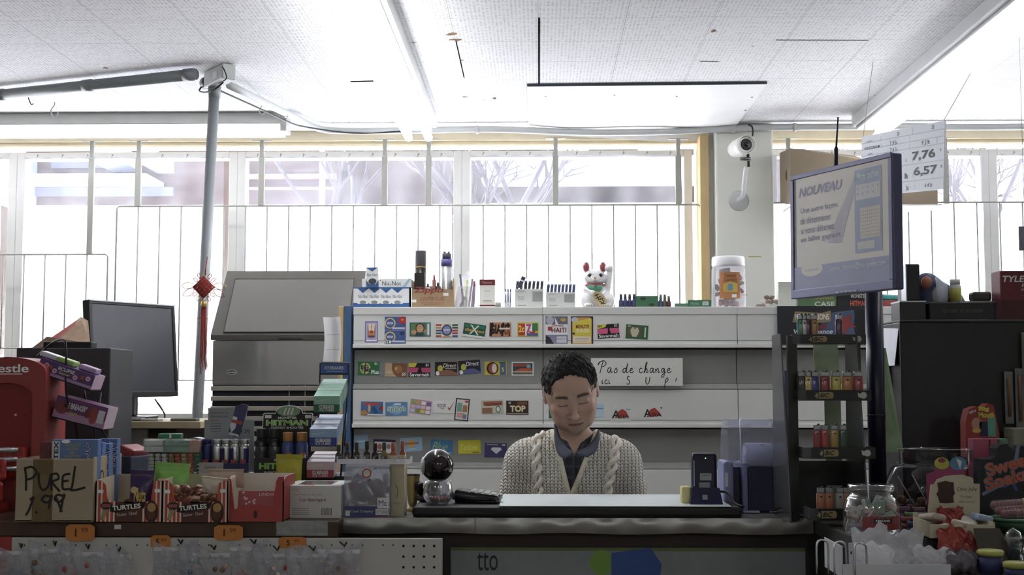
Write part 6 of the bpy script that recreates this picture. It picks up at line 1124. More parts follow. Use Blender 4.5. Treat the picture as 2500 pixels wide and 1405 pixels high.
for i, (px, py, c, k, nm) in enumerate(BT):
    Yq = YT + .028; _, _, _, zt = rec(0, py, 9, 1130, Yq); h = zt - zt_ - .0031; T = thing('miniature_bottle', ['dark brown miniature bottle, leftmost in the acrylic tray', 'dark brown miniature bottle, second from left in the acrylic tray', 'dark brown miniature bottle, third from left in the acrylic tray', 'black miniature bottle left of centre in the acrylic tray', 'shorter black miniature bottle beside the yellow-green one', 'yellow-green miniature bottle with a dark green cap', 'red miniature bottle with a cream label, the left of two', 'red miniature bottle with a cream label, rightmost in the tray'][i], 'bottle', (at(px, 1100, Yq).x, Yq, zt_ + .0031)); r = .0098
    MB().lathe([(r * .8, 0), (r, .003), (r, h * .42), (r * .55, h * .56), (r * .5, h * .62)], M(c, .2, coat=.5), n=14).build('bottle', T); MB().lathe([(r * .55, h * .62), (r * .6, h * .64), (r * .6, h * .97), (r * .5, h)], M(k, .35), n=12).build('cap', T)
    if i != 4: MB().lathe([(r * 1.02, h * .12), (r * 1.02, h * .36)], M('b9a87c' if i > 5 else '6a5a4c', .5), n=14).build('label', T)
# scanner ball, glass, keypad
zp2 = ZA + .0338; a = onz(1068, 1225, zp2); T = thing('ball_scanner', 'round black ball-shaped barcode scanner on a black foot', 'scanner', (at(1066, 1200, 3.86).x, 3.86, zp2)); s_ = 3.86 / FPX; zc = at(0, 1136, 3.86).z - zp2; R_ = 40 * s_
isobj(lambda X, Y_, Z: ell(X, Y_, Z, (0, 0, 0), (R_, R_, R_)), (-.06, -.06, -.06), (.06, .06, .06), .0035, 'ball', [M('17151a', .12, coat=.6, var=0)], parent=T, loc=(.002, 0, zc))
mb = MB(); mb.at((.0, 0, zc), (0, 0, 0)); mb.T = Matrix.Translation((.002, 0, zc)) @ Euler((PI / 2 - .1, 0, .35)).to_matrix().to_4x4(); mb.lathe([(0, R_ * .98), (R_ * .45, R_ * .9), (R_ * .62, R_ * .8)], M('240a0e', .08), n=24); mb.build('window', T)
mb = MB(); mb.T = Matrix.Translation((.002, 0, zc)) @ Euler((PI / 2, 0, -1.3)).to_matrix().to_4x4(); mb.lathe([(0, R_ * 1.02), (R_ * .35, R_ * .98), (R_ * .55, R_ * .88)], M('c4c6d0', .3), n=24); mb.build('side_cap', T)
MB().ball((.012, -R_ * .92, zc + .004), .0022, M('ff2a3a', .3, emit='ff2030', es=3, var=0), 8).build('red_light', T)
mb = MB(); mb.lathe([(.05, 0), (.052, .008), (.03, .02), (.018, .03), (.018, zc - R_ * .9)], M('1c1c1e', .35), (-.01, .0, 0), 20); mb.build('foot', T)
mb = MB(); mb.tube([(-.035, .02, .012), (-.05, 0, .03), (-.05, -.01, .05)], .012, M('1c1c1e', .35), 10, sm=4); mb.build('arm', T)
a = onz(1067, 1233, ZA + .0338); r = 37 * a.y / FPX; _, _, _, zt = rec(0, 1172, 9, 1233, a.y + r); h = zt - zp2
T = thing('drinking_glass', 'small round clear glass on the black mat in front of the ball scanner', 'glass', (a.x, a.y + r * .8, zp2)); MB().lathe([(r * .7, 0), (r * .95, h * .25), (r * 1.0, h * .5), (r * .92, h * .8), (r * .86, h), (r * .83, h), (r * .9, h * .8), (r * .96, h * .5), (r * .9, h * .25), (r * .6, .005)], glassy('f0f0f4', .7), n=32).build('bowl', T)
mb = MB(); rr = random.Random(3)
for k in range(16): an = 2 * PI * k / 16; mb.tube([(r * .4 * math.cos(an), r * .4 * math.sin(an), .006), (r * .6 * math.cos(an), r * .6 * math.sin(an), h * .3)], .0022, M('c0907c', .5), 6)
mb.build('coins', T)
a = onz(1160, 1228, zp2); T = thing('keypad', 'black payment keypad lying on the mat right of the glass', 'keypad', (at(1166, 1220, 3.82).x, 3.80, zp2), -.12); KB_ = M('1b1a1c', .35)
mb = MB(); v = [(-.068, -.035, 0), (.068, -.035, 0), (.068, .045, 0), (-.068, .045, 0), (-.068, -.035, .034), (.068, -.035, .018), (.068, .045, .022), (-.068, .045, .038)]
bm = bmesh.new(); V_ = [bm.verts.new(q) for q in v]; [bm.faces.new([V_[i] for i in f]) for f in [(3, 2, 1, 0), (4, 5, 6, 7), (0, 1, 5, 4), (1, 2, 6, 5), (2, 3, 7, 6), (3, 0, 4, 7)]]; bmesh.ops.bevel(bm, geom=bm.edges[:], offset=.008, segments=3, affect='EDGES'); bm.verts.index_update(); mb.add([tuple(q.co) for q in bm.verts], [tuple(q.index for q in f.verts) for f in bm.faces], KB_, True); bm.free(); mb.build('housing', T)
tz = lambda x, y: .026 - (x) * .118 + .05 * (y + .035) + .0012
MB().add([(-.02, -.028, tz(-.02, -.028)), (.062, -.028, tz(.062, -.028)), (.062, .038, tz(.062, .038)), (-.02, .038, tz(-.02, .038))], [(0, 1, 2, 3)], M('8c9490', .4)).build('face_plate', T)
for i in range(4):
    for j in range(4):
        x, y = -.01 + .02 * i, -.02 + .016 * j; z = tz(x, y); mb = MB(); mb.at((x, y, z), (0, .117, 0)); mb.box(-.007, .007, -.005, .005, 0, .004, M('2f7a48' if (i == 3 and j == 3) else 'c9cbc6', .5), .001); mb.build('key', T)
# ================================================================== far left: black cabinet, racks, register desk, monitor
Yc = 4.2; a, b, _, zt = rec(40, 850, 262, 1200, Yc); DGY = M('3c3d42', .6, var=.05)
T = thing('dark_cabinet', 'tall dark grey cabinet behind the red dispenser', 'cabinet', ((a + b) / 2, Yc, 0)); w = (b - a) / 2; MB().box(-w, w, 0, .24, 0, zt, DGY, .004).build('body', T); MB().box(.0, .003, -.001, .4, .3, zt - .01, BLK).build('seam', T)
ZCB = zt
YE = 3.98; o = at(175, 1080, YE); T = thing('wire_rack', 'leaning black wire rack of purple gum boxes at the far left', 'rack', (o.x, YE, ZA)); O = Vector((o.x, YE, ZA)); pe_ = lambda px, py, Y=YE: at(px, py, Y) - O
base_ = lambda px: Vector((at(px, 1080, YE).x - O.x, .0, 0))
MB().tube([pe_(92, 870, 4.0), pe_(128, 838, 4.0), pe_(160, 836, 3.93), pe_(160, 930, 3.9), pe_(166, 985, 3.9), pe_(190, 1068, 3.93), base_(205)], .0032, MT, 8, sm=3).build('wire_frame', T)
MB().tube([pe_(206, 955, 4.0), pe_(208, 970), pe_(230, 1050), base_(246)], .0028, MT, 8).build('wire_leg', T); MB().tube([pe_(246, 960, 4.05), pe_(238, 1040), pe_(262, 1070), base_(270)], .0028, MT, 8).build('wire_leg', T)
def gum(quad, Yq, dep, c, lab, deco, c2):
    P_ = [at(q[0], q[1], Yq) for q in quad]; cen = (P_[0] + P_[1] + P_[2] + P_[3]) / 4; T = thing('gum_box', lab, 'box', cen); u = (P_[1] - P_[0]); W = u.length; H = (P_[3] - P_[0]).length; ang = -math.atan2(u.z, u.x); T.rotation_euler = (0, ang, 0)
    MB().box(-W / 2, W / 2, 0, dep, -H / 2, H / 2, M(c, .4), .001).build('carton', T); mb = MB(); deco(mb, W, H); mb.build('print', T)
    MB().box(W / 2 + .0002, W / 2 + .001, 0, dep, -H / 2, H / 2, M(c2, .4)).build('side_print', T); MB().box(-W / 2, W / 2, 0, dep, -H / 2 - .004, -H / 2 - .0005, MT).build('shelf_wire', T); return T, W, H
def dk1(mb, W, H):
    mb.rect(-W * .5, W * .5, -H * .5, -H * .3, -.0005, M('a884b8', .4)); mb.text('ECLIPSE', 0, H * .2, -.001, H * .24, LW, W * .3, .03)
    mb.text('Sour', -W * .02, -H * .08, -.001, H * .16, M('c9c040', .5), W * .2, .03)
    for x in (-.36, -.2, .18, .4): mb.disc(W * x, H * (.12 if x in (-.36, .4) else -.08), H * .17, -.001, M('d8a8c0', .4)); mb.disc(W * x, H * (.12 if x in (-.36, .4) else -.08), H * .08, -.0014, M('b06a8c', .4))
    for x in (-.28, .3): mb.disc(W * x, H * .08, H * .13, -.0016, M('b05a38', .4)); mb.disc(W * x, -H * .16, H * .11, -.0016, M('6a3a2c', .4))
def dk2(mb, W, H):
    mb.rect(-W * .5, W * .5, -H * .5, -H * .15, -.0005, M('a87aa4', .4)); mb.text('ICE BREAKERS', -W * .1, H * .16, -.001, H * .26, LW, W * .44, .03); mb.text('Sours', -W * .12, -H * .14, -.001, H * .16, M('b8b040', .5), W * .14, .03)
    mb.disc(-W * .36, -H * .0, H * .3, -.001, M('7a2c34', .4)); mb.disc(W * .26, -H * .04, W * .08, -.001, M('9a3c34', .4), H * .38); mb.disc(W * .14, H * .0, W * .06, -.0014, M('7a2c30', .4), H * .2); mb.rect(W * .34, W * .47, -H * .3, H * .3, -.001, M('c8c4cc', .4))
g1 = gum([(90, 908), (222, 953), (234, 915), (97, 873)], 3.9, .09, '5c3c7c', 'purple fruit gum box, upper one in the leaning wire rack', dk1, 'c9a8c4')
g2 = gum([(128, 1014), (252, 1046), (264, 1005), (140, 962)], 3.9, .09, '6a3468', 'purple strawberry mint box, lower one in the leaning wire rack', dk2, 'c8b0c0')
for (dx, dz, c, l) in ((-.02, 0, '9cc060', 'lime green gum packet lying on the upper purple box'), (-.075, 0, 'c8ccd4', 'pale gum packet lying on the upper purple box, left'), (.05, 0, 'b090b8', 'lilac gum packet lying on the upper purple box, right')):
    T = g1[0]; R_m = Euler(T.rotation_euler).to_matrix(); q = Vector(T.location) + R_m @ Vector((dx, .02, g1[2] / 2 + .001)); mb = MB(); mb.box(-.028, .028, 0, .05, 0, .016, M(c, .35), .004); mb.build('gum_packet', None, q, rot=(0, T.rotation_euler.y, 0), label=l, cat='gum')
# carton flaps and black box on the cabinet
Yq = 4.4; mb = MB(); PT = M('b89a80', .8, var=.15, scale=30); PR_ = M('b06058', .7, var=.2, scale=25)
def q3(*l): return [at(x, y, Yd) for x, y, Yd in l]
T = thing('printed_carton', 'torn cream and red printed carton on the dark cabinet behind the monitor', 'box', at(140, 850, 4.4)); o = Vector(T.location); o.z = ZCB; T.location.z = ZCB
def P4(l): return [v - o for v in q3(*l)]
mb = MB(); mb.slab(P4([(75, 852, 4.35), (215, 852, 4.35), (215, 838, 4.35), (115, 822, 4.35)]), .004, PT); mb.build('front_wall', T)
mb = MB(); mb.slab(P4([(112, 835, 4.36), (220, 840, 4.36), (215, 784, 4.5), (198, 774, 4.5)]), .004, PT); mb.slab([v + Vector((0, -.001, .0)) for v in P4([(117, 830, 4.36), (130, 836, 4.36), (205, 790, 4.49), (198, 776, 4.5)])], .001, PR_); mb.build('raised_flap', T)
mb = MB(); mb.slab(P4([(70, 868, 4.33), (105, 868, 4.33), (112, 835, 4.33), (84, 850, 4.33)]), .004, M('c8a898', .8)); mb.build('side_flap', T)
a, b, c, e = rec(105, 835, 222, 866, 4.26); T = thing('card_reader_box', 'black rectangular box with a round lens on the dark cabinet', 'device', ((a + b) / 2, 4.26, ZCB)); w = (b - a) / 2; MB().box(-w, w, 0, .06, 0, e - ZCB, BLK, .003).build('housing', T); mb = MB(); mb.disc(-w + .022, (e - ZCB) * .5, .009, -.001, M('2c2c30', .2)); mb.disc(-w + .022, (e - ZCB) * .5, .004, -.0014, M('5a5a60', .2)); mb.build('lens', T)
MB().tube([at(105, 848, 4.25), at(90, 862, 4.24), at(72, 880, 4.22)], .003, BLK, 6, sm=4).build('cable', None, label='thin black cable running down from the black box behind the red dispenser', cat='cable')
# register desk
Yd = 4.5; ZD = at(380, 1030, Yd).z; a, b, _, _ = rec(272, 1030, 490, 1040, Yd); T = thing('register_desk', 'small plywood-topped desk carrying the left monitor', 'desk', ((a + b) / 2, Yd, 0)); w = (b - a) / 2
MB().box(-w, w, 0, .5, ZD - .024, ZD, M('b8a884', .55, var=.15, scale=5), .002).build('desktop', T); MB().box(-w, -w + .11, .02, .45, 0, ZD - .024, M('8a8a80', .6)).build('side_panel', T); MB().box(-w + .11, w - .1, .06, .45, 0, ZD - .024, M('3a2f28', .7, var=.2)).build('cabinet', T)
for i, (px, w_, d_, c, h_, l) in enumerate([(310, .05, .05, '9a9ca0', .012, 'flat grey packet on the desk under the monitor'), (355, .045, .06, 'a8a4a0', .008, 'pile of receipts on the desk under the monitor'), (447, .045, .05, '6a645c', .01, 'flat dark tray at the right end of the desk')]): MB().box(-w_, w_, 0, d_, 0, h_, M(c, .6, bump=.4, scale=40), .003).build('paper_pile' if i == 1 else 'flat_tray', None, (at(px, 1030, Yd + .03).x, Yd + .03, ZD), label=l, cat='tray' if i != 1 else 'papers')
# monitor from its corners
def monitor(nm, lab, C4, th, bez, scr_m, frame_m, inset_bottom=None):
    P_ = [at(*q) for q in C4]                        # bl br tr tl as seen
    c = (P_[0] + P_[1]) / 2; ex = (P_[1] - P_[0]).normalized(); ez = (P_[3] - P_[0]).normalized(); ny = ex.cross(ez).normalized(); ez = ny.cross(ex).normalized() * -1 if False else ez
    ny = ez.cross(ex).normalized()                   # points away from the viewer
    ez = ex.cross(ny).normalized()
    W = (P_[1] - P_[0]).length; H = ((P_[3] - P_[0]).length + (P_[2] - P_[1]).length) / 2
    R3 = Matrix((ex, ny, ez)).transposed(); T = thing(nm, lab, 'monitor', c, rot=R3.to_euler()); bb = inset_bottom or bez
    mb = MB(); w = W / 2; mb.box(-w, w, .004, th * .55, 0, H, frame_m, .004); mb.box(-w * .8, w * .8, th * .5, th, H * .15, H * .85, frame_m, .01); mb.build('back_shell', T)
    mb = MB(); mb.box(-w, w, 0, .006, 0, bb, frame_m, .002); mb.box(-w, w, 0, .006, H - bez, H, frame_m, .002); mb.box(-w, -w + bez, 0, .006, bb, H - bez, frame_m, .001); mb.box(w - bez, w, 0, .006, bb, H - bez, frame_m, .001); mb.build('bezel', T)
    MB().box(-w + bez, w - bez, .003, .0045, bb, H - bez, scr_m).build('screen', T); return T, W, H, bb
MBK = M('26272b', .3, .2)
T, W, H, bb = monitor('computer_monitor', 'black flat computer monitor with a blank dark screen on the left desk', [(226, 972, 4.55), (436, 968, 4.95), (420, 746, 4.95), (212, 731, 4.55)], .06, .014, M('3c404a', .25, spec=.6, var=.02), MBK, .02)
MB().box(-W / 2, W / 2, -.004, 0, H - .004, H, M('b0b4ba', .3, .6)).build('top_edge', T)
c = at(312, 985, 4.83); ST = thing('monitor_stand', 'black and silver foot of the left monitor', 'stand', (c.x, c.y, ZD))
ST.parent = None
MB().box(-.09, .09, -.07, .09, 0, .012, MBK, .005).build('foot_plate', ST); MB().box(-.03, .03, .0, .03, .012, c.z - ZD + .03, M('8c8f94', .3, .6), .005).build('neck', ST)
# bent parts: reparent the stand to the monitor so that they move together
for ch in list(ST.children):
    mw = Matrix.Translation(ST.location) @ Matrix.Translation(ch.location); ch.parent = T; ch.matrix_parent_inverse = (Matrix.Translation(T.location) @ T.rotation_euler.to_matrix().to_4x4()).inverted(); ch.matrix_basis = mw
D.objects.remove(ST)
MB().tube([at(378, 975, 4.9), at(392, 995, 4.88), at(402, 1012, 4.86), (at(402, 1012, 4.86).x, 4.86, ZD + .004)], .003, BLK, 6, sm=3).build('cable', None, label='black cable hanging from the left monitor to the desk', cat='cable')
# red knot ornament on the pole
KR = M('a8322c', .55, var=.1); GOLD = M('c9a84a', .3, .7); Yk = 5.06; p = at(498, 702, Yk); T = thing('knot_ornament', 'red Chinese knot ornament with a long tassel hanging on the leaning pole', 'ornament', p); s_ = Yk / FPX
def kp(px, py, dy=0.): q = at(px, py, Yk) - p; return (q.x, dy, q.z)
MB().tube([kp(505, 627, .01), kp(503, 650), kp(501, 672)], .0022, KR, 6).build('cord', T)
mb = MB(); R0 = 27 * s_
for k in range(-4, 5):
    u = k / 4.6
    for sg in (1, -1):
        a_ = [(-R0 * (1 - abs(u)) * sg * 1.0, 0, 0)]
        q0 = Vector((u * R0, -.003 * (k % 2), -(1 - abs(u)) * 0)); 
        pA = Vector((-R0 / 2 + u * R0 / 2, -.002 - .002 * (k % 2), R0 / 2 + u * R0 / 2)); pB = Vector((R0 / 2 + u * R0 / 2, -.002 - .002 * (k % 2), -R0 / 2 + u * R0 / 2))
        if sg < 0: pA.x *= -1; pB.x *= -1; pA.y -= .002; pB.y -= .002
        mb.tube([pA * 1.05, pB * 1.05], .0032, KR, 6)
mb.build('woven_knot', T)
for k in range(14):
    an = 2 * PI * k / 14 + .2; big = k in (6, 7, 0, 13); L_ = .05 if big and abs(math.sin(an)) < .5 else .022; c_ = Vector((math.cos(an), 0, math.sin(an) * 1.05)) * R0 * (.85 + .1 * math.cos(4 * an)); d_ = Vector((math.cos(an), 0, math.sin(an) - (.35 if L_ > .03 else 0))).normalized(); n_ = Vector((-d_.z, 0, d_.x)); wd_ = .006 if L_ < .03 else .013
    MB().tube([c_, c_ + d_ * L_ * .5 + n_ * wd_, c_ + d_ * L_, c_ + d_ * L_ * .5 - n_ * wd_], .0014, KR if k % 3 else GOLD, 6, closed=True, sm=4).build('loop', T)
MB().tube([kp(500, 728), kp(498, 735)], .004, M('e8e4e0', .4), 8).build('bead', T); MB().tube([kp(498, 736), kp(497, 750)], [.011, .011], GOLD, 12).build('tassel_ring', T)
mb = MB(); rr = random.Random(6)
for k in range(34):
    x = rr.uniform(-9, 8); mb.tube([kp(498 + x * .7, 750, rr.uniform(-.006, .006)), kp(497 + x * .9, 830, rr.uniform(-.01, .01)), kp(497 + x * rr.uniform(.7, 1.5), rr.uniform(870, 915), rr.uniform(-.01, .01))], .0009, KR, 4)
mb.build('tassel', T, kind='stuff')
# ================================================================== the seated man
def build_man():
    P0 = at(1399, 1210, 4.3); X0, Y0 = P0.x, 4.31
    T = thing('person', 'seated man with short dark hair, cream cable-knit cardigan and dark shirt, looking down', 'person', (X0, Y0, 0))
    L = lambda px, py, Y: at(px, py, Y) - Vector((X0, Y0, 0))
    eye = L(1399, 984, 4.205); pit, rol = math.radians(24), math.radians(-8)
    RH = (Matrix.Rotation(rol, 3, 'Y') @ Matrix.Rotation(pit, 3, 'X')); H0 = eye - RH @ Vector((0, -.085, 0)); RI = np.array(RH.transposed())
    HS = 1.06
    def tohead(X, Y, Z):
        x, y, z = X - H0.x, Y - H0.y, Z - H0.z
        x, y, z = x / HS, y / HS, z / HS; return (RI[0, 0] * x + RI[0, 1] * y + RI[0, 2] * z, RI[1, 0] * x + RI[1, 1] * y + RI[1, 2] * z, RI[2, 0] * x + RI[2, 1] * y + RI[2, 2] * z)
    def head(X, Y, Z):
        x, y, z = tohead(X, Y, Z); ax = np.abs(x)
        d = ell(x, y, z, (0, .014, .034), (.0795, .097, .078)); d = smin(d, ell(x, y, z, (0, -.012, -.026), (.074, .071, .086)), .03)
        d = smin(d, ell(ax, y, z, (.029, -.024, -.07), (.032, .044, .038)), .025); d = smin(d, ell(x, y, z, (0, -.064, -.096), (.022, .019, .018)), .018)
        d = smin(d, ell(ax, y, z, (.045, -.055, -.028), (.02, .021, .02)), .014)
        d = smin(d, caps(ax, y, z, (.008, -.079, .019), (.045, -.066, .021), .008, .008), .012)
        d = smax(d, -ell(ax, y, z, (.031, -.096, -.001), (.022, .023, .0135)), .01)
        d = smin(d, ell(ax, y, z, (.031, -.067, -.001), (.0185, .0145, .0125)), .003)
        d = smin(d, caps(x, y, z, (0, -.076, .012), (0, -.095, -.034), .006, .0085), .011)
        d = smin(d, ell(x, y, z, (0, -.099, -.040), (.0115, .012, .0095)), .006); d = smin(d, ell(ax, y, z, (.0155, -.085, -.043), (.0088, .0115, .0078)), .004)
        d = smin(d, ell(x, y, z, (0, -.062, -.068), (.033, .022, .026)), .014)
        d = smax(d, -caps(ax, y, z, (.019, -.094, -.043), (.035, -.080, -.07), .005, .004), .006)
        d = smin(d, ell(ax, y, z, (.006, -.0815, -.0665), (.013, .006, .0032)), .003); d = smin(d, ell(x, y, z, (0, -.0775, -.0745), (.016, .007, .004)), .003)
        d = smax(d, -caps(ax, y, z, (0, -.0925, -.0702), (.025, -.079, -.0722), .0016, .0012), .002)
        e = ell(ax, y, z, (.0805, .012, -.004), (.0085, .019, .031)); e = smax(e, -ell(ax, y, z, (.089, .006, -.0), (.006, .011, .02)), .004)
        return smin(d, e, .005)
    SH = 1.075
    def torso(X, Y, Z):
        ax = np.abs(X)
        d = ell(X, Y, Z, (0, .02, .86), (.165, .115, .27)); d = smin(d, ell(X, Y, Z, (0, .015, .62), (.16, .125, .16)), .06)
        d = smin(d, caps(ax, Y, Z, (.0, .03, SH - .02), (.135, .02, SH - .042), .062, .06), .05)
        d = smin(d, caps(ax, Y, Z, (.158, .015, SH - .055), (.205, -.005, .80), .053, .043), .03)
        return d
    def neck(X, Y, Z): return caps(X, Y, Z, (0, .035, SH - .02), (H0.x, H0.y + .04, H0.z - .045), .058, .049)
    def arms(X, Y, Z):
        ax = np.abs(X); d = caps(ax, Y, Z, (.205, -.005, .80), (.10, -.16, .73), .042, .028)
        d = smin(d, ell(ax, Y, Z, (.08, -.185, .725), (.04, .045, .018)), .015)
        for k, (fx, fy) in enumerate(((.11, -.235), (.09, -.248), (.07, -.25), (.05, -.242))): d = smin(d, caps(ax, Y, Z, (.1 - .018 * k, -.2, .725), (fx - .0, fy, .712), .0085, .007), .004)
        return smin(d, caps(ax, Y, Z, (.055, -.17, .725), (.025, -.2, .715), .0105, .0085), .006)
    def body(X, Y, Z):
        d = smin(torso(X, Y, Z), neck(X, Y, Z), .035); d = smin(d, arms(X, Y, Z), .02)
        k = np.searchsorted(Z[0, 0, :], H0.z - .17); i0, i1 = np.searchsorted(X[:, 0, 0], (H0.x - .12, H0.x + .12)); s = (slice(i0, i1), slice(None), slice(k, None))
        d = np.asarray(d); d[s] = smin(d[s], head(X[s], Y[s], Z[s]), .009); return smax(d, .52 - Z, .01)
    me_o = isobj(body, (-.27, -.27, .5), (.27, .17, 1.37), .0030, 'body', [M('b08a72')], parent=T); me = me_o.data
    n = len(me.vertices); co = np.empty(n * 3, np.float32); me.vertices.foreach_get('co', co); co = co.reshape(-1, 3)
    x, y, z = tohead(co[:, 0], co[:, 1], co[:, 2]); ax = np.abs(x)
    base = np.array(lin('b8927c')[:3]); lip = np.array(lin('98695c')[:3]); stub = np.array(lin('a08676')[:3]); red = np.array(lin('c07a66')[:3]); brow = np.array(lin('2e2623')[:3])
    def w(v): return np.clip(v, 0, 1)[:, None]
    C = np.repeat(base[None], n, 0); front = (y < -.04)
    g = w(1.3 - np.sqrt((x / .036) ** 2 + ((z + .078) / .034) ** 2) * 1.1) * front[:, None] * .7; C = C * (1 - g) + stub * g
    g = w(1.4 - np.sqrt(((ax - .04) / .022) ** 2 + ((z + .03) / .02) ** 2)) * front[:, None] * .35; C = C * (1 - g) + red * g
    g = w((ax - .083) / .004) * (np.abs(z) < .05)[:, None] * .6; C = C * (1 - g) + red * g
    g = w((1.15 - np.sqrt((x / .021) ** 2 + ((z + .0708) / .0066) ** 2)) * 5) * (y < -.07)[:, None]; C = C * (1 - g) + lip * g
    zb = .0185 + .003 * np.cos((ax - .03) * 60); g = w((1 - np.abs(z - zb) / (.0062 - .0015 * (ax > .04))) * 3) * w((ax - .012) * 300) * w((.053 - ax) * 300) * front[:, None] * .85; C = C * (1 - g) + brow * g
    g = w((1 - np.abs(z + .0085 - .06 * np.abs(ax - .031)) / .0022) * 3) * w((ax - .015) * 400) * w((.047 - ax) * 400) * front[:, None] * .8; C = C * (1 - g) + brow * g
    g = w((1 - np.abs(z + .0706 + .06 * np.clip(ax - .012, 0, 1)) / .0018) * 3) * w((.024 - ax) * 400) * (y < -.07)[:, None] * .8; C = C * (1 - g) + np.array(lin('4a2a28')[:3]) * g
    at_ = me.color_attributes.new('skin', 'FLOAT_COLOR', 'POINT'); at_.data.foreach_set('color', np.concatenate([C, np.ones((n, 1))], 1).astype(np.float32).ravel())
    m = D.materials.new('skin'); m.use_nodes = True; N, K = m.node_tree.nodes, m.node_tree.links; b = N['Principled BSDF']; a = N.new('ShaderNodeAttribute'); a.attribute_name = 'skin'
    K.new(a.outputs[0], b.inputs[0]); b.inputs['Roughness'].default_value = .5; b.inputs['Subsurface Weight'].default_value = .12; b.inputs['Subsurface Radius'].default_value = (.01, .004, .002)
    nz = N.new('ShaderNodeTexNoise'); nz.inputs['Scale'].default_value = 220; tc = N.new('ShaderNodeTexCoord'); K.new(tc.outputs['Object'], nz.inputs[0]); bp = N.new('ShaderNodeBump'); bp.inputs['Strength'].default_value = .12; bp.inputs['Distance'].default_value = .002; K.new(nz.outputs[0], bp.inputs['Height']); K.new(bp.outputs[0], b.inputs['Normal']); me.materials[0] = m
    # hair
    def hairf(X, Y, Z):
        x, y, z = tohead(X, Y, Z); ax = np.abs(x)
        d = ell(x, y, z, (0, .016, .033), (.083, .1035, .0845)) - .002 * np.sin(x * 210 + z * 90) * np.sin(y * 150 + z * 60) - .0012 * np.sin(x * 520 + y * 300)
        fr = np.clip((-.01 - y) / .05, 0, 1); tm = np.clip((ax - .05) / .022, 0, 1)
        zl = (.085 - .014 * np.clip(ax / .04, 0, 1) - .058 * tm) * fr + (1 - fr) * (-.005 - .05 * np.clip(y / .08, 0, 1)) + .0015 * np.sin(x * 400)
        zl = np.where((ax > .068) & (y < .0) & (y > -.03), -.018, zl)
        return smax(d, (zl - z) * .7, .004)
    HM = D.materials.new('black_hair'); HM.use_nodes = True; N, K = HM.node_tree.nodes, HM.node_tree.links; b = N['Principled BSDF']; b.inputs[0].default_value = lin('100e10'); b.inputs['Roughness'].default_value = .6; b.inputs['Specular IOR Level'].default_value = .3
    tc = N.new('ShaderNodeTexCoord'); mp = N.new('ShaderNodeMapping'); mp.inputs['Scale'].default_value = (260, 60, 60); mp.inputs['Rotation'].default_value = (.3, .2, .5); nz = N.new('ShaderNodeTexNoise'); bp = N.new('ShaderNodeBump'); bp.inputs['Strength'].default_value = .8; bp.inputs['Distance'].default_value = .004
    K.new(tc.outputs['Object'], mp.inputs[0]); K.new(mp.outputs[0], nz.inputs[0]); K.new(nz.outputs[0], bp.inputs['Height']); K.new(bp.outputs[0], b.inputs['Normal'])
    lo = [H0.x - .13, H0.y - .14, H0.z - .12]; hi = [H0.x + .13, H0.y + .14, H0.z + .16]
    hobj = isobj(hairf, lo, hi, .0028, 'hair', [HM], parent=T)
    mb = MB(); rr = random.Random(12)
    for k in range(620):
        th = rr.uniform(0, 2 * PI); ph = rr.uniform(0, 1.75); u = Vector((math.sin(ph) * math.cos(th), math.sin(ph) * math.sin(th), math.cos(ph)))
        p = Vector((u.x * .0825, .016 + u.y * .103, .033 + u.z * .084)); a_ = abs(p.x)
        zl = .092 - (.066 if a_ > .062 else .008) if p.y < -.03 else (.0 if p.y < .03 else -.03)
        if p.z < zl + .004: continue
        fl = Vector((p.x * 4 + rr.uniform(-.3, .3) + .25, -.9 if p.y < .05 else .2, -.5 if p.z < .09 else .0)); fl -= u * fl.dot(u); fl.normalize(); ln = rr.uniform(.014, .026)
        q = [H0 + RH @ v * HS for v in (p - u * .002, p + fl * ln * .5 + u * .003, p + fl * ln + u * .0005)]; mb.tube(q, [.0016, .0013, .0005], HM, 4)
    mb.build('hair_tufts', hobj)
    # cardigan
    VT = L(1393, 1210, 4.19)
    def vcut(X, Y, Z, o=0.):
        cxv = VT.x + (Z - VT.z) * .09; hwv = np.clip((Z - VT.z) * .335, -.05, .08) + o
        d = np.maximum(np.abs(X - cxv) - hwv, Y - .03) * .9
        nk = np.sqrt((X - .006) ** 2 + ((Y - .02) * .9) ** 2) - (.07 + o); nk = np.maximum(nk, 1.03 - Z); return np.minimum(d, nk)
    def card_(X, Y, Z):
        t = smin(torso(X, Y, Z), caps(np.abs(X), Y, Z, (.205, -.005, .80), (.11, -.145, .735), .043, .034), .02); d = np.maximum(t - .0155, -(t - .004)); return smax(smax(d, -vcut(X, Y, Z), .003), .56 - Z, .004)
    KM = D.materials.new('cream_knit'); KM.use_nodes = True; N, K = KM.node_tree.nodes, KM.node_tree.links; b = N['Principled BSDF']; b.inputs['Roughness'].default_value = .95; b.inputs['Sheen Weight'].default_value = .3
    tc = N.new('ShaderNodeTexCoord'); sp = N.new('ShaderNodeSeparateXYZ'); K.new(tc.outputs['Object'], sp.inputs[0])
    def mt(op, p, q=None, r=None):
        nn = N.new('ShaderNodeMath'); nn.operation = op
        for i, v in enumerate((p, q, r)):
            if v is None: continue
            if isinstance(v, (int, float)): nn.inputs[i].default_value = v
            else: K.new(v, nn.inputs[i])
        return nn.outputs[0]
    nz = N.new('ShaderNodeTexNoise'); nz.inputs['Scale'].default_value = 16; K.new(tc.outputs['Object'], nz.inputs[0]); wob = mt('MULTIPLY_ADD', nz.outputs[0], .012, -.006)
    xx = mt('DIVIDE', mt('ADD', sp.outputs[0], wob), .0125); zz_ = mt('DIVIDE', mt('ADD', sp.outputs[2], wob), .0105)
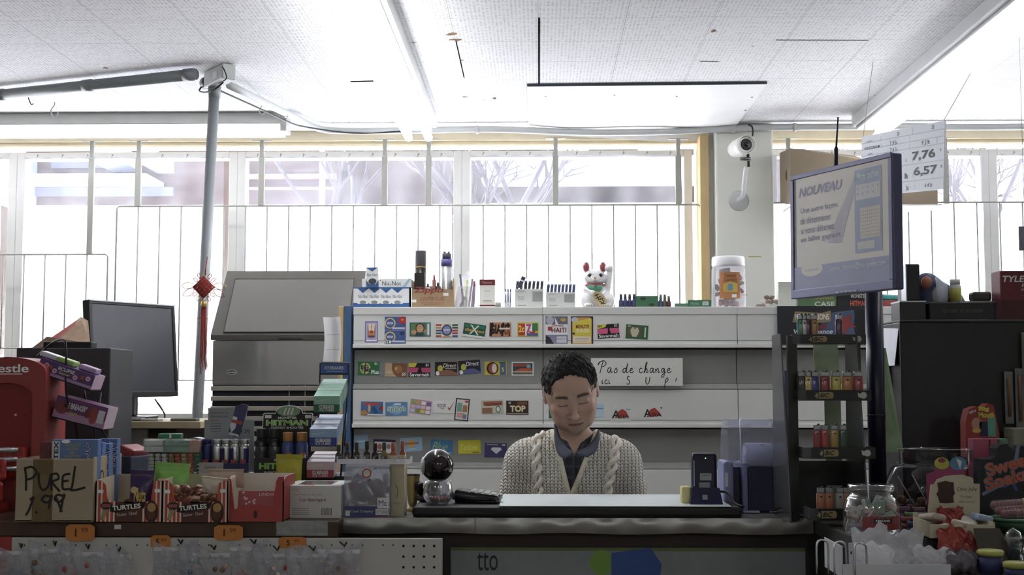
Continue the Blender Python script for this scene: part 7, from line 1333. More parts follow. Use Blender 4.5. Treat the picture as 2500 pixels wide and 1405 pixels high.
    sx_ = mt('ABSOLUTE', mt('SINE', mt('MULTIPLY', xx, PI))); zo = mt('ADD', zz_, mt('MULTIPLY', mt('ABSOLUTE', mt('SUBTRACT', mt('FRACT', xx), .5)), 1.1)); sz_ = mt('ABSOLUTE', mt('SINE', mt('MULTIPLY', zo, PI)))
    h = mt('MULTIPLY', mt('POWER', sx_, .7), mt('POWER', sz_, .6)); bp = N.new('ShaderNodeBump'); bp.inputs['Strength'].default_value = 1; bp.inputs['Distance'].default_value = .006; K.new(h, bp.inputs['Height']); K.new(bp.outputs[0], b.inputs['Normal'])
    mr = N.new('ShaderNodeMapRange'); mr.inputs[1].default_value = .12; mr.inputs[2].default_value = .42; K.new(h, mr.inputs[0]); mx = N.new('ShaderNodeMix'); mx.data_type = 'RGBA'; mx.inputs[6].default_value = lin('7a6c58'); mx.inputs[7].default_value = lin('efe7d8'); K.new(mr.outputs[0], mx.inputs[0]); K.new(mx.outputs[2], b.inputs[0])  # hollows between stitches mixed darker: shade painted into the knit colour
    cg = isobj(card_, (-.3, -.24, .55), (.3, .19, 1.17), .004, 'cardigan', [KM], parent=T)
    from mathutils.bvhtree import BVHTree
    bv = BVHTree.FromPolygons([v.co[:] for v in cg.data.vertices], [p.vertices[:] for p in cg.data.polygons])
    def surf(x, z):
        h_ = bv.ray_cast(Vector((x, -.5, z)), Vector((0, 1, 0))); return h_[0].y if h_[0] is not None else None
    YM = M('efe7d8', .9, bump=.5, scale=150); 
    for nm, pts in (('left', [(1318, 1058), (1309, 1085), (1308, 1120), (1312, 1160), (1316, 1225), (1318, 1290)]), ('right', [(1502, 1056), (1507, 1080), (1503, 1110), (1495, 1150), (1484, 1205), (1478, 1290)])):
        pp = catmull([L(q[0], q[1], 4.19) for q in pts], 14)
        for k in (0, 1):
            out = []; ph = 0
            for i, q in enumerate(pp):
                ph = (pp[0].z - q.z) / .037 * PI + k * PI; d_ = pp[min(i + 1, len(pp) - 1)] - pp[max(i - 1, 0)]; s_ = Vector((-d_.z, 0, d_.x)).normalized(); xs = q + s_ * .0105 * math.cos(ph); yy = surf(xs.x, xs.z)
                if yy is None: continue
                out.append((xs.x, yy - .002 - .0075 * math.sin(ph), xs.z))
            MB().tube(out, .0085, YM, 8).build('cable_stitch', cg)
    RB = M('ddd2ba', .95, bump=.7, scale=110)
    for sg in (-1, 1):
        out = []
        for i in range(26):
            z_ = VT.z - .008 + i * (SH + .062 - VT.z) / 25; hw_2 = max(0, min(.08, (z_ - VT.z) * .335)) + .003; x_ = VT.x + (z_ - VT.z) * .09 + sg * hw_2; yy = surf(x_ + sg * .006, z_)
            if yy is None: continue
            out.append((x_ + sg * .002, yy - .001, z_))
        MB().tube(out, .0085, RB, 8, flat=1).build('front_band', cg)
    # shirt
    SM = D.materials.new('plaid_shirt'); SM.use_nodes = True; N, K = SM.node_tree.nodes, SM.node_tree.links; b = N['Principled BSDF']; b.inputs['Roughness'].default_value = .85
    tc = N.new('ShaderNodeTexCoord'); sp = N.new('ShaderNodeSeparateXYZ'); K.new(tc.outputs['Object'], sp.inputs[0])
    def ln_(o, per, wd): return mt('LESS_THAN', mt('PINGPONG', o, per / 2), wd)
    f = mt('MAXIMUM', ln_(sp.outputs[0], .03, .0011), ln_(sp.outputs[2], .034, .0011)); f2 = mt('MULTIPLY', mt('MAXIMUM', ln_(sp.outputs[0], .03, .006), ln_(sp.outputs[2], .034, .006)), .3); f = mt('MAXIMUM', f, f2)
    mx = N.new('ShaderNodeMix'); mx.data_type = 'RGBA'; mx.inputs[6].default_value = lin('30343f'); mx.inputs[7].default_value = lin('6d6c70'); K.new(mt('MULTIPLY', f, .55), mx.inputs[0]); K.new(mx.outputs[2], b.inputs[0])
    def shirt_(X, Y, Z):
        t = torso(X, Y, Z); d = np.maximum(t - .0035, -(t + .004)); nk = np.maximum(np.sqrt((X - .005) ** 2 + (Y - .01) ** 2) - .056, 1.02 - Z); vv = np.maximum(np.abs(X - .004) - np.clip((Z - 1.055) * .5, 0, .05), Y)
        return smax(smax(smax(d, -nk, .002), -vv, .002), .56 - Z, .003)
    sh = isobj(shirt_, (-.24, -.16, .55), (.24, .17, 1.16), .0036, 'shirt', [SM], parent=T)
    bv2 = BVHTree.FromPolygons([v.co[:] for v in sh.data.vertices], [p.vertices[:] for p in sh.data.polygons])
    mb = MB(); pl_ = []
    for i in range(14):
        z_ = 1.05 - i * .012; hh_ = bv2.ray_cast(Vector((.004, -.5, z_)), Vector((0, 1, 0)))
        if hh_[0] is not None: pl_.append((.004, hh_[0].y - .0005, z_))
    if len(pl_) > 2:
        mb.tube(pl_, .011, SM, 8, flat=.18); mb.build('placket', sh)
        for i in (1, 7): MB().ball((pl_[i][0], pl_[i][1] - .0035, pl_[i][2]), .004, M('3a3a42', .4), 10, (1, .4, 1)).build('button', sh)
    CS = M('4c5364', .85, var=.06)
    for inner, outer in (([(1357, 1036, 4.31), (1366, 1066, 4.255), (1380, 1090, 4.215), (1401, 1106, 4.19)], [(1352, 1036, 4.30), (1354, 1078, 4.21), (1362, 1108, 4.175), (1378, 1122, 4.17)]), ([(1460, 1050, 4.30), (1452, 1070, 4.255), (1432, 1092, 4.215), (1404, 1106, 4.19)], [(1464, 1052, 4.29), (1462, 1080, 4.21), (1455, 1102, 4.175), (1434, 1118, 4.17)])):
        A = catmull([L(*q) for q in inner], 4); B = catmull([L(*q) for q in outer], 4); nA = len(A) - 1
        mb = MB(); mb.grid(lambda u, v: tuple(A[round(u * nA)].lerp(B[round(u * nA)], v) + Vector((0, -.006 * math.sin(v * PI), 0))), nA, 4, CS); o = mb.build('collar', sh); sd = o.modifiers.new('t', 'SOLIDIFY'); sd.thickness = .003; sd.offset = 0
    # trousers and stool, below the counter
    def tr(X, Y, Z):
        ax = np.abs(X); d = ell(X, Y, Z, (0, .02, .56), (.175, .14, .1)); d = smin(d, caps(ax, Y, Z, (.09, .0, .55), (.12, -.2, .54), .085, .062), .03); return smin(d, caps(ax, Y, Z, (.12, -.2, .53), (.12, -.16, .1), .06, .045), .02)
    isobj(tr, (-.22, -.29, .04), (.22, .2, .7), .009, 'trousers', [M('2a2c34', .9)], parent=T)
    for s_ in (-1, 1): MB().ball((s_ * .12, -.2, .04), .04, M('1a1a1a', .5), 12, (1.1, 2.4, 1)).build('shoe', T)
    S = thing('stool', 'round stool under the seated man', 'stool', (X0, Y0 + .03, 0)); MB().cyl((0, 0, .4), .17, .05, BLK).build('seat', S); MB().cyl((0, 0, .03), .03, .37, MT).build('column', S); MB().cyl((0, 0, 0), .2, .03, MT).build('base', S)
build_man()
# ================================================================== right side
def bxr(x0, x1, y0, y1, Y):
    a, b, c, e = rec(x0, y0, x1, y1, Y); return (a + b) / 2, c, b - a, e - c
# charger device and yellow pad on the mat
T = thing('handheld_charger', 'dark blue handheld terminal standing in its charging base on the mat', 'device', (at(1720, 1200, 3.77).x, 3.75, zp2)); NV = M('25264a', .35, .1); k = 3.75 / FPX
h1 = at(0, 1190, 3.75).z - zp2; h2 = at(0, 1106, 3.75).z - zp2
MB().add([(-38 * k, -.02, 0), (40 * k, -.02, 0), (40 * k, .06, 0), (-38 * k, .06, 0), (-33 * k, .0, h1), (34 * k, .0, h1), (34 * k, .05, h1), (-33 * k, .05, h1)], [(0, 1, 5, 4), (1, 2, 6, 5), (2, 3, 7, 6), (3, 0, 4, 7), (4, 5, 6, 7)], NV).build('charging_base', T)
MB().box(-31 * k, 30 * k, .008, .045, h1 * .3, h2, M('201f3a', .3), .008).build('terminal', T); MB().box(-27 * k, -25 * k, .006, .009, h1 * 1.1, h2 * .85, M('a8acd8', .3)).build('edge_strip', T)
mb = MB(); mb.rect(-12 * k, 16 * k, h2 * .46, h2 * .6, .0076, M('9a9ca0', .5)); mb.text('CIPHERLAB', 2 * k, h2 * .56, .007, .004, BLK, 20 * k); mb.build('sticker', T); mb = MB(); mb.rect(-14 * k, 12 * k, h1 * 1.02, h2 * .42, .0076, M('85888c', .5)); mb.build('sticker', T)
MB().box(-9 * k, 3 * k, -.0195, -.014, h1 * .3, h1 * .6, M('8c8e9a', .5)).build('base_sticker', T); MB().ball((2 * k, .0076, h2 * .9), .0013, M('60ff60', .3, emit='60ff50', es=2, var=0), 8).build('green_light', T)
x, z, W, H = bxr(1665, 1688, 1190, 1230, 3.76); MB().box(-W / 2, W / 2, 0, .05, 0, H, M('d8cc88', .6), .004).build('sticky_note_pad', None, (x, 3.77, zp2), label='pale yellow block of notes behind the charging base', cat='notepad')
MB().tube([at(1752, 1200, 3.8), at(1775, 1205, 3.8), at(1795, 1230, 3.76), at(1815, 1238, 3.72)], .0035, BLK, 8, sm=5).build('cable', None, label='black cable from the charging base to the ticket printer', cat='cable')
# ticket printer with clear hood
pr = onz(1865, 1251, ZA + .0013); Yp = pr.y; T = thing('ticket_printer', 'dark blue ticket printer with a clear domed hood', 'printer', (at(1862, 1250, Yp).x, Yp, ZA + .0013)); o = T.location; k = Yp / FPX; P1 = M('24264a', .4); P2 = M('8487b8', .4)
zz = lambda py: at(0, py, Yp).z - o.z; xx = lambda px: at(px, 1150, Yp).x - o.x
MB().box(xx(1826), xx(1915), .0, .16, 0, zz(1137), P1, .004).build('body', T); mb = MB(); mb.box(xx(1812), xx(1826) - .0005, -.002, .15, .002, zz(1130), P2, .004); mb.build('inner_side', T)
MB().box(xx(1765), xx(1790), -.01, .12, 0, zz(1125), P2, .008).build('left_side', T); MB().box(xx(1790) + .0005, xx(1811), .03, .12, 0, zz(1140), P1, .003).build('paper_slot', T)
mb = MB(); mb.box(xx(1769), xx(1776), -.012, -.0102, zz(1186), zz(1152), M('d4d6e8', .4)); mb.text('TX', xx(1773), zz(1197), -.0108, .006, LW); mb.build('badge', T)
def hood(u, v):
    a = v * PI * .5; r = zz(1025) - zz(1135); xl = xx(1778 + 32 * 0); w_ = xx(1912) - xl; xs = xl + w_ * (.0 + u); tap = 1 - .2 * v ** 3
    return (xx(1845) + (xs - xx(1845)) * tap, .0 + .07 * (1 - math.cos(a)), zz(1135) + r * math.sin(a))
HD = clear('d5d8ea', .74, .06, .2); mb = MB(); mb.grid(hood, 8, 12, HD); mb.grid(lambda u, v: (hood(u, 1)[0], .07 + .09 * v, hood(0, 1)[2] - .02 * v), 8, 3, HD)
for u in (0, 1): mb.grid(lambda p, v, u=u: (hood(u, v)[0], hood(u, v)[1] + (.16 - hood(u, v)[1]) * p, hood(u, v)[2]), 4, 12, HD)
mb.build('clear_hood', T); mb = MB(); mb.tube([Vector(hood(.24, i / 10)) + Vector((0, -.001, 0)) for i in range(11)], .002, M('c4c8e8', .3), 6); mb.build('hood_rib', T)
MB().tube([(xx(1828), .075, zz(1125)), (xx(1895), .075, zz(1125))], .05, M('b4b8c8', .6), 20).build('paper_roll', T); MB().box(xx(1812), xx(1850), -.03, .0, .0, .004, M('c8cae0', .6)).build('ticket', T)
mb = MB(); mb.tube([at(1905, 1240, 3.7), at(1880, 1252, 3.66), at(1930, 1250, 3.64), at(1960, 1265, 3.66)], .003, BLK, 6, sm=5); mb.build('cable', None, label='tangled black cable on the counter in front of the lighter rack', cat='cable')
# right counter
YC2 = 3.2; a = xe + .004; T = thing('sales_counter', 'dark counter at the right, crowded with candy', 'counter', (a + .9, YC2, 0)); MB().box(-.9, 1.0, 0, 1.1, ZA - .04, ZA, M('33302e', .5, var=.1), .003).build('worktop', T); MB().box(-.88, 1.0, .04, 1.0, 0, ZA - .04, M('2a2422', .6)).build('cabinet', T); MB().box(-.88, 1.0, -.4, .038, .825, .845, M('3a3836', .5), .003).build('front_ledge', T); MB().box(-.86, 1.0, -.36, .038, .1, .825, M('2a2422', .6)).build('ledge_cabinet', T)
# lighter rack
YB0 = 3.66; T = thing('lighter_rack', 'black stepped plastic display rack of cigarette lighters', 'rack', (at(2020, 1200, YB0).x, YB0, ZA)); o = T.location; BP = M('1a1a1b', .3, var=.04); BSH = M('4c4d52', .25, .2)
def rx(px, Y=YB0): return at(px, 1000, Y).x - o.x
def rz(py, Y=YB0): return at(0, py, Y).z - o.z
for i, (s0, s1) in enumerate(((1908, 1938), (2092, 2108))):
    mb = MB(); mb.add([(rx(s0), -.1, 0), (rx(s0) + .004, -.1, 0), (rx(s0), .14, 0), (rx(s0) + .004, .14, 0), (rx(s0) - .006, -.03, rz(818)), (rx(s0) - .002, -.03, rz(818)), (rx(s0) - .006, .1, rz(818)), (rx(s0) - .002, .1, rz(818))], [(0, 1, 5, 4), (2, 6, 7, 3), (0, 4, 6, 2), (1, 3, 7, 5), (4, 5, 7, 6)], BP if i else BSH)
    if not i: mb.box(rx(1922), rx(1945), -.02, .0, 0, rz(822), BP)
    else: mb.box(rx(2095), rx(2104), -.0, .01, 0, rz(830), BP)
    mb.build('side_frame', T)
MB().box(rx(1945), rx(2095), .135, .14, 0, rz(1130), BP).build('back_panel', T)
tiers = [(1935, 2115, 817, 840, 3.64, 0), (1950, 2128, 953, 979, 3.59, 1), (1962, 2138, 1093, 1121, 3.54, 2), (1978, 2066, 1243, 1272, 3.47, 3)]
TI = []
for (x0, x1, y0, y1, Y, n_) in tiers:
    x, z, W, H = bxr(x0, x1, y0, y1, Y); y = Y - o.y; xo = x - o.x; mb = MB(); zo = z - o.z; dp = .085
    if zo < .002: zo = .002
    mb.box(xo - W / 2, xo + W / 2, y, y + .004, zo, zo + H, BP, .001); mb.box(xo - W / 2, xo + W / 2, y + .004, y + dp, zo, zo + .003, BP); mb.box(xo - W / 2, xo - W / 2 + .004, y + .004, y + dp, zo + .003, zo + H, BSH); mb.box(xo + W / 2 - .004, xo + W / 2, y + .004, y + dp, zo + .003, zo + H, BP)
    mb.box(xo - W / 2 - .001, xo - W / 2 + .02, y - .0012, y, zo, zo + H, BSH); tt = mb.build('tier', T)
    mb = MB(); bx0 = xo - W / 2 + 62 * Y / FPX if n_ < 3 else xo - W * .02; hh = H * .42; mb.prism([(bx0 - .02 * math.cos(q) if 1 < i < 1 else bx0 + (.019 + .005 * math.cos(q)) * (1 if math.cos(q) > 0 else -1), zo + H * .5 + hh * .75 * math.sin(q)) for i, q in enumerate([2 * PI * j / 20 for j in range(20)])], y - .0022, y - .0012, M('9a8650', .5)); mb.text('BiC', bx0, zo + H * .5, y - .0026, hh, BLK, .026, .03, .3)
    mb.poly([(bx0 - .026, zo + H * .8), (bx0 - .022, zo + H * .6), (bx0 - .028, zo + H * .45), (bx0 - .02, zo + H * .2), (bx0 - .016, zo + H * .6)], y - .002, M('8a8670', .5)); mb.build('logo', tt)
    if n_ < 3: mb = MB(); mb.disc(xo + W / 2 - .022, zo + H * .5, .009, y - .002, M('b8bab4', .5)); mb.poly([(xo + W / 2 - .038, zo + H * .75), (xo + W / 2 - .024, zo + H * .6), (xo + W / 2 - .03, zo + H * .25), (xo + W / 2 - .036, zo + H * .35)], y - .0018, M('b8bab4', .5)); mb.build('round_sticker', tt)
    TI.append((Y, z if zo > .002 else o.z + .002, H))
def lighter(px, ti, c, lab, grp=None, dz=0., wpx=21, dy=.02):
    Y = TI[ti][0] + dy; z = TI[ti][1] + .0032 + dz; T = thing('cigarette_lighter', lab, 'lighter', (at(px, 900, Y).x, Y, z), group=grp); r = wpx * Y / FPX / 2
    MB().lathe([(r * .95, 0), (r, .003), (r, .059), (r * .96, .06)], M(c, .3, coat=.5), n=16, sy=.62).build('body', T); MB().box(-r * .8, r * .8, -r * .45, r * .45, .0602, .074, M('8c8e92', .3, .9), .002).build('metal_hood', T); mb = MB(); mb.at((r * .35, 0, .0745), (PI / 2, 0, 0)); mb.lathe([(.0035, -.003), (.0035, .003)], M('4a4a4c', .4, .8), n=10); mb.build('spark_wheel', T)
    mb = MB(); mb.disc(0, .051, r * .3, -r * .63, M('2c2a20', .5), .002); mb.build('mark', T)
for px, c, l in [(1956, '3a8a78', 'thin teal lighter on the top tier'), (1965, 'c9c4bc', 'pale lighter on the top tier'), (1974, '4a3450', 'dark purple lighter on the top tier, left'), (1990, 'b07a3a', 'orange lighter on the top tier'), (2050, '4c2c4c', 'dark purple lighter standing alone on the top tier')]: lighter(px, 0, c, l, None, .004, 18)
for px, c, l in [(1957, '2c2a24', 'black lighter at the left of the second tier'), (1972, 'd0b860', 'pale yellow lighter second on the second tier'), (1986, '33388a', 'blue lighter on the second tier'), (2013, '9a3034', 'red lighter beside the blue one on the second tier'), (2040, 'b8a838', 'yellow lighter in the middle of the second tier'), (2067, 'c07c38', 'orange lighter on the second tier'), (2094, '9c3032', 'red lighter at the right end of the second tier')]: lighter(px, 1, c, l, None, .002, 25)
for px, c, l in [(1992, '8a2c30', 'dark red lighter at the left of the third tier'), (2010, 'b03438', 'bright red lighter on the third tier'), (2034, 'a88438', 'mustard lighter on the third tier'), (2055, '2c4a3c', 'dark green lighter on the third tier')]: lighter(px, 2, c, l, None, .012, 20)
for px, c, l in [(1998, 'a8603c', 'orange lighter at the left of the bottom tier'), (2018, 'a8603c', 'second orange lighter on the bottom tier'), (2044, '8a8880', 'grey lighter on the bottom tier'), (2062, 'a8603c', 'orange lighter at the right of the bottom tier')]: lighter(px, 3, c, l, None, .006, 22)
x, z, W, H = bxr(1982, 2110, 1070, 1092, 3.56); MB().box(-W / 2, W / 2, 0, .06, 0, .012, clear('e4e6ec', .5, .1, .3), .002).build('plastic_insert', None, (x, 3.56, TI[2][1] + .0032), label='clear plastic insert under the lighters of the third tier', cat='insert')
# monitor pole + monitor
T = thing('monitor_post', 'thick dark blue post carrying the lottery monitor', 'post', (at(2139, 1000, 3.78).x, 3.78, ZA)); r = 21 * 3.78 / FPX; hp_ = at(0, 712, 3.78).z - ZA; mb = MB(); NVP = M('1e2038', .3, .2)
MB().lathe([(r, 0), (r, hp_)], NVP, n=20).build('post', T); MB().lathe([(r * 2.2, 0), (r * 2.2, .01), (r, .014)], NVP, n=20).build('foot', T); MB().lathe([(r * 1.04, .28), (r * 1.04, .286)], BLK, n=20).build('cable_tie', T)
FR = M('5a5c80', .35, .2, var=.04); SCR = M('8e8983', .35, emit='8a8580', es=.06, var=.02)
T, W, H, bb = monitor('lottery_monitor', 'flat monitor on the dark blue post showing a lottery notice headed NOUVEAU', [(1931, 731, 3.87), (2180, 706, 3.47), (2180, 375, 3.47), (1929, 427, 3.87)], .07, .014, SCR, FR, .026)
mb = MB(); y = .0026; w = W / 2; sx0 = -w + .014; sw = W - .028; sz0 = bb; shh = H - bb - .014
U = lambda u: sx0 + sw * u; V = lambda v: sz0 + shh * v
mb.rect(U(0), U(.028), V(0), V(1), y, M('141419', .3)); mb.rect(U(.0), U(1), V(0), V(.2), y - .0002, M('6c6f8c', .4, emit='5c5f7c', es=.04)); mb.disc(U(.2), V(.17), sw * .12, y - .0004, SCR, shh * .065); g = M('5f6384', .4)
mb.text('NOUVEAU', U(.3), V(.87), y - .0006, shh * .085, g, sw * .48, .03, .25)
for i, s in enumerate(('Une autre façon', 'de déterminer', 'si vous détenez', 'un billet gagnant')): mb.text(s, U((.28, .245, .265, .3)[i]), V(.7 - .088 * i), y - .0006, shh * .062, g, sw * (.4, .34, .37, .44)[i], .006)
mb.poly([(U(.36), V(.38)), (U(.52), V(.36)), (U(.7), V(.9)), (U(.66), V(.9))], y - .0003, M('94909a', .4)); mb.text('service_clientele@loto-quebec.com', U(.68), V(.145), y - .0006, shh * .055, M('b8bac8', .4), sw * .56, .008); mb.text('la clientele', U(.2), V(.165), y - .0006, shh * .025, g, sw * .14)
mb.rect(U(.665), U(.935), V(.25), V(.96), y - .0005, M('7a86a4', .4)); mb.rect(U(.68), U(.92), V(.7), V(.83), y - .0008, M('a8a8a8', .4)); mb.rect(U(.72), U(.92), V(.37), V(.63), y - .0008, M('aca498', .4)); mb.rect(U(.69), U(.86), V(.28), V(.345), y - .0008, M('a8a8a8', .4)); mb.text('Mots cachés', U(.8), V(.9), y - .0008, shh * .06, M('a4b4b8', .4), sw * .22, .03)
for i in range(5):
    for j in range(2): mb.text('ABCDEFGHRS'[i * 2 + j], U(.7 + .05 * i), V(.8 - .05 * j), y - .001, .007, g)
for i in range(9):
    for j in range(8): mb.rect(U(.732 + .02 * i), U(.74 + .02 * i), V(.39 + .029 * j), V(.397 + .029 * j), y - .001, g)
mb.build('screen_image', T); mb = MB()
for i in range(5): mb.box(-.012 + .0185 * i, .003 + .0185 * i, -.003, 0, .004, .008, M('9698b4', .35))
mb.build('buttons', T); MB().tube([(0, .06, H * .3), (.02, .12, H * .25)], .02, NVP, 10).build('bracket', T)
a = at(2039, 404, 3.7); b = at(2046, 287, 3.7); MB().tube([Vector((0, 0, -.05)), (b - a) * .35, (b - a) * .4, (b - a) * .98, b - a], [.0075, .006, .003, .0022, .004], BLK, 8).build('antenna', None, a, label='thin black antenna sticking up behind the lottery monitor', cat='antenna')
# posters and cartons behind the rack
x, z, W, H = bxr(1897, 2116, 748, 842, YS - .014); T = thing('lottery_poster', 'dark blue poster reading MEGA MILLIONS on the right shelving bay', 'poster', (x, YS - .014, z)); mb = MB(); mb.box(-W / 2, W / 2, -.002, 0, 0, H, M('2a2c34', .5)); mb.build('sheet', T); mb = MB()
mb.poly([(0, 0), (0, H * .8), (W * .36, H * .9), (W * .4, 0)], -.0024, M('4a5c80', .5)); mb.prism([(-W * .33, H * .58), (-W * .3, H * .86), (0, H * .82), (W * .1, H * .88), (W * .1, H * .6), (0, H * .56)], -.004, -.0024, M('8f7f5c', .5)); mb.text('MEGA MILLIONS', -W * .11, H * .72, -.0044, H * .15, M('e8e4dc', .5), W * .38, .02); mb.poly([(-W * .04, H * .5), (W * .06, H * .54), (W * .05, H * .42), (-W * .04, H * .38)], -.0028, M('7a3a38', .5))
mb.text('Votre chance', -W * .1, H * .34, -.003, H * .12, M('c9ccd4', .5), W * .44, .02, .2); mb.text('A GAGNER DES MILLIONS', -W * .05, H * .14, -.003, H * .07, M('c9ccd4', .5), W * .5); st = [(W * .26 + (.05 if i % 2 else .022) * math.sin(i * PI / 5), H * .55 + (.05 if i % 2 else .022) * math.cos(i * PI / 5)) for i in range(10)]; mb.poly(st, -.003, M('9a3a38', .5)); mb.disc(W * .44, H * .5, W * .08, -.0026, M('22222a', .5), H * .42); mb.build('print', T)
for x0, x1, y0, c, l, tx, tc in [(1900, 1944, 688, 'c9cbc0', 'white carton with coloured tubes on the shelf by the lottery monitor', '', ''), (1952, 2042, 712, '4a6c44', 'green box reading BONUS CASE below the lottery monitor', 'CASE', 'b8bcae'), (2044, 2122, 706, '1c1d1e', 'black box with red lettering behind the monitor post', 'HITMAN', 'c8503c')]:
    T, W, H = tbox('carton', l, x0, x1, y0, M(c, .5), dep=.07, Y=5.57)
    if tx: mb = MB(); mb.text(tx, W * .18, H * .22, -.001, H * .3, M(tc, .5), W * .55, .02); mb.text('BONUS' if tx == 'CASE' else 'MONSTER', W * .18, H * .62, -.001, H * .2, M('a8844a' if tx == 'CASE' else 'b8bab4', .5), W * .5, .02); mb.build('print', T)
# black cabinet with papers and the things on it
YK = 3.92; a, b, _, zt = rec(2196, 786, 2560, 1100, YK); T = thing('black_cabinet', 'big black cabinet on the right counter, papers taped to its side', 'cabinet', ((a + b) / 2, YK, ZA + .0)); w = (b - a) / 2; hK = zt - ZA; MB().box(-w, w, 0, .24, 0, hK, M('1d1b1c', .45), .004).build('body', T); MB().box(-w, w, -.003, .24, hK, hK + .006, M('4a4a4a', .4), .001).build('top_edge', T)
mb = MB(); mb.add([(-w - .001, .01, hK - .02), (-w - .012, .02, hK - .13), (-w - .012, .2, hK - .13), (-w - .001, .2, hK - .01)], [(0, 1, 2, 3)], M('e6e8f2', .6)); mb.build('taped_paper', T); mb = MB(); mb.add([(-w - .003, .1, hK - .1), (-w - .02, .1, hK - .2), (-w - .02, .22, hK - .21), (-w - .003, .22, hK - .08)], [(0, 1, 2, 3)], M('dcdfe8', .6)); mb.build('taped_paper', T)
ZK = ZA + hK + .0062
def kb(nm, lab, x0, x1, y0, m, Y=3.97, dep=.1, cat='box', y1=None, bev=.004, z=None):
    z = ZK if z is None else z; a, b, _, e = rec(x0, y0, x1, 786, Y); T = thing(nm, lab, cat, ((a + b) / 2, Y, z)); MB().box(-(b - a) / 2, (b - a) / 2, 0, dep, 0, e - z, m, bev).build('body', T); return T, b - a, e - z
T, W, H = kb('speaker_dock', 'black tapered speaker dock at the left of the black cabinet', 2196, 2262, 735, M('222224', .4), cat='speaker'); MB().box(-W / 2, W / 2, -.002, .1, H - .004, H, M('a0a2a8', .3, .7)).build('trim', T); zk2 = ZK + H + .0002
T, W, H = kb('speaker', 'tall narrow black speaker standing on the tapered dock', 2211, 2249, 645, M('1b1b1d', .4), cat='speaker', z=zk2); MB().box(-W / 2 - .001, -W / 2 + .002, -.001, .05, 0, H, M('8c8e94', .3, .7)).build('trim', T)
T, W, H = kb('book', 'thick black book with faint gold lettering lying on the black cabinet', 2268, 2432, 738, M('26262a', .5), cat='book', dep=.12); mb = MB(); mb.text('QUEBEC ET EDITION', 0, H * .5, -.001, H * .2, M('5c5644', .5), W * .6, .02); mb.build('spine_lettering', T); zk3 = ZK + H
MB().box(-.065, .06, 0, .09, 0, .004, M('9a9c8c', .7)).build('paper_sheets', None, (at(2395, 735, 3.99).x, 3.99, zk3 + .0004), label='thin sheaf of papers on the black book', cat='papers')
T, W, H = kb('round_tin', 'small dark round tin on the papers over the black book', 2376, 2424, 712, M('3c3a3a', .4), Y=4.0, dep=.05, cat='tin', z=zk3 + .0046, bev=.008)
a, b, _, e = rec(2283, 677, 2318, 738, 4.03); r = (b - a) / 2; h = e - zk3; T = thing('plastic_cup', 'clear plastic cup on the black book', 'cup', ((a + b) / 2, 4.03, zk3)); MB().lathe([(r * .75, 0), (r * .92, h * .9), (r * 1.05, h * .94), (r, h)], clear('ecf0f6', .5, .1, .4), n=18).build('cup', T)
a, b, _, e = rec(2317, 683, 2347, 738, 4.03); r = (b - a) / 2; h = e - zk3; T = thing('pill_bottle', 'white pill bottle with a yellow label on the black book', 'bottle', ((a + b) / 2, 4.03, zk3)); MB().lathe([(r * .9, 0), (r, .003), (r, h * .7), (r * .8, h * .78)], M('d4d6d0', .5), n=18).build('bottle', T); MB().lathe([(r * .85, h * .78), (r * .88, h)], M('e2e4e0', .5), n=18).build('cap', T); MB().lathe([(r * 1.02, h * .05), (r * 1.02, h * .62)], M('b4b048', .5), n=18).build('label', T)
T, W, H = kb('medicine_box', 'dark red medicine box reading TYLENOL at the right edge of the picture', 2441, 2560, 661, M('6e2026', .5), dep=.08, Y=3.95); mb = MB(); mb.text('TYLENOL', W * .0, H * .83, -.001, H * .13, M('dcd8d8', .5), W * .9, .02, .2); mb.text('EXTRA', W * .1, H * .7, -.001, H * .07, M('c8c0c0', .5), W * .3, .02, .2); mb.text('STRENGTH', W * .12, H * .61, -.001, H * .05, M('c8c0c0', .5), W * .36, .01, .2); mb.poly([(-W * .1, H * .48), (W * .5, H * .56), (W * .5, H * .52)], -.001, M('c0a040', .5)); mb.box(-W / 2 - .0005, W / 2, -.002, 0, 0, H * .4, M('4c1a1e', .5)); mb.build('print', T)
T = thing('wrapped_goods', 'blue and orange bag slumped behind the tall black speaker', 'bag', (at(2290, 700, 4.1).x, 4.08, ZK)); s_ = 4.1 / FPX
isobj(lambda X, Y, Z: smin(ell(X, Y, Z, (0, 0, .04), (.08, .04, .08)), ell(X, Y, Z, (-.04, 0, .1), (.045, .03, .055)), .03), (-.1, -.06, .001), (.1, .06, .18), .006, 'wrapper', [M('33406a', .4, bump=.5, scale=20)], parent=T); MB().ball((-.05, -.03, .12), .018, M('b06a4a', .4), 10, (1, .5, 1.2)).build('orange_print', T); MB().ball((-.012, -.035, .075), .035, M('c8c8cc', .4), 12, (.8, .5, 1)).build('white_wrap', T)
T = thing('folded_goods', 'red box with a teal-capped tube lying at the back of the counter beyond the post', 'box', (at(2180, 780, 5.5).x, 5.56, ZI)); MB().box(-.1, .1, 0, .1, 0, .03, M('9a4444', .6), .002).build('carton', T); MB().tube([(-.04, .02, .045), (.06, .02, .04)], .014, M('3f9a94', .4), 10).build('tube', T)
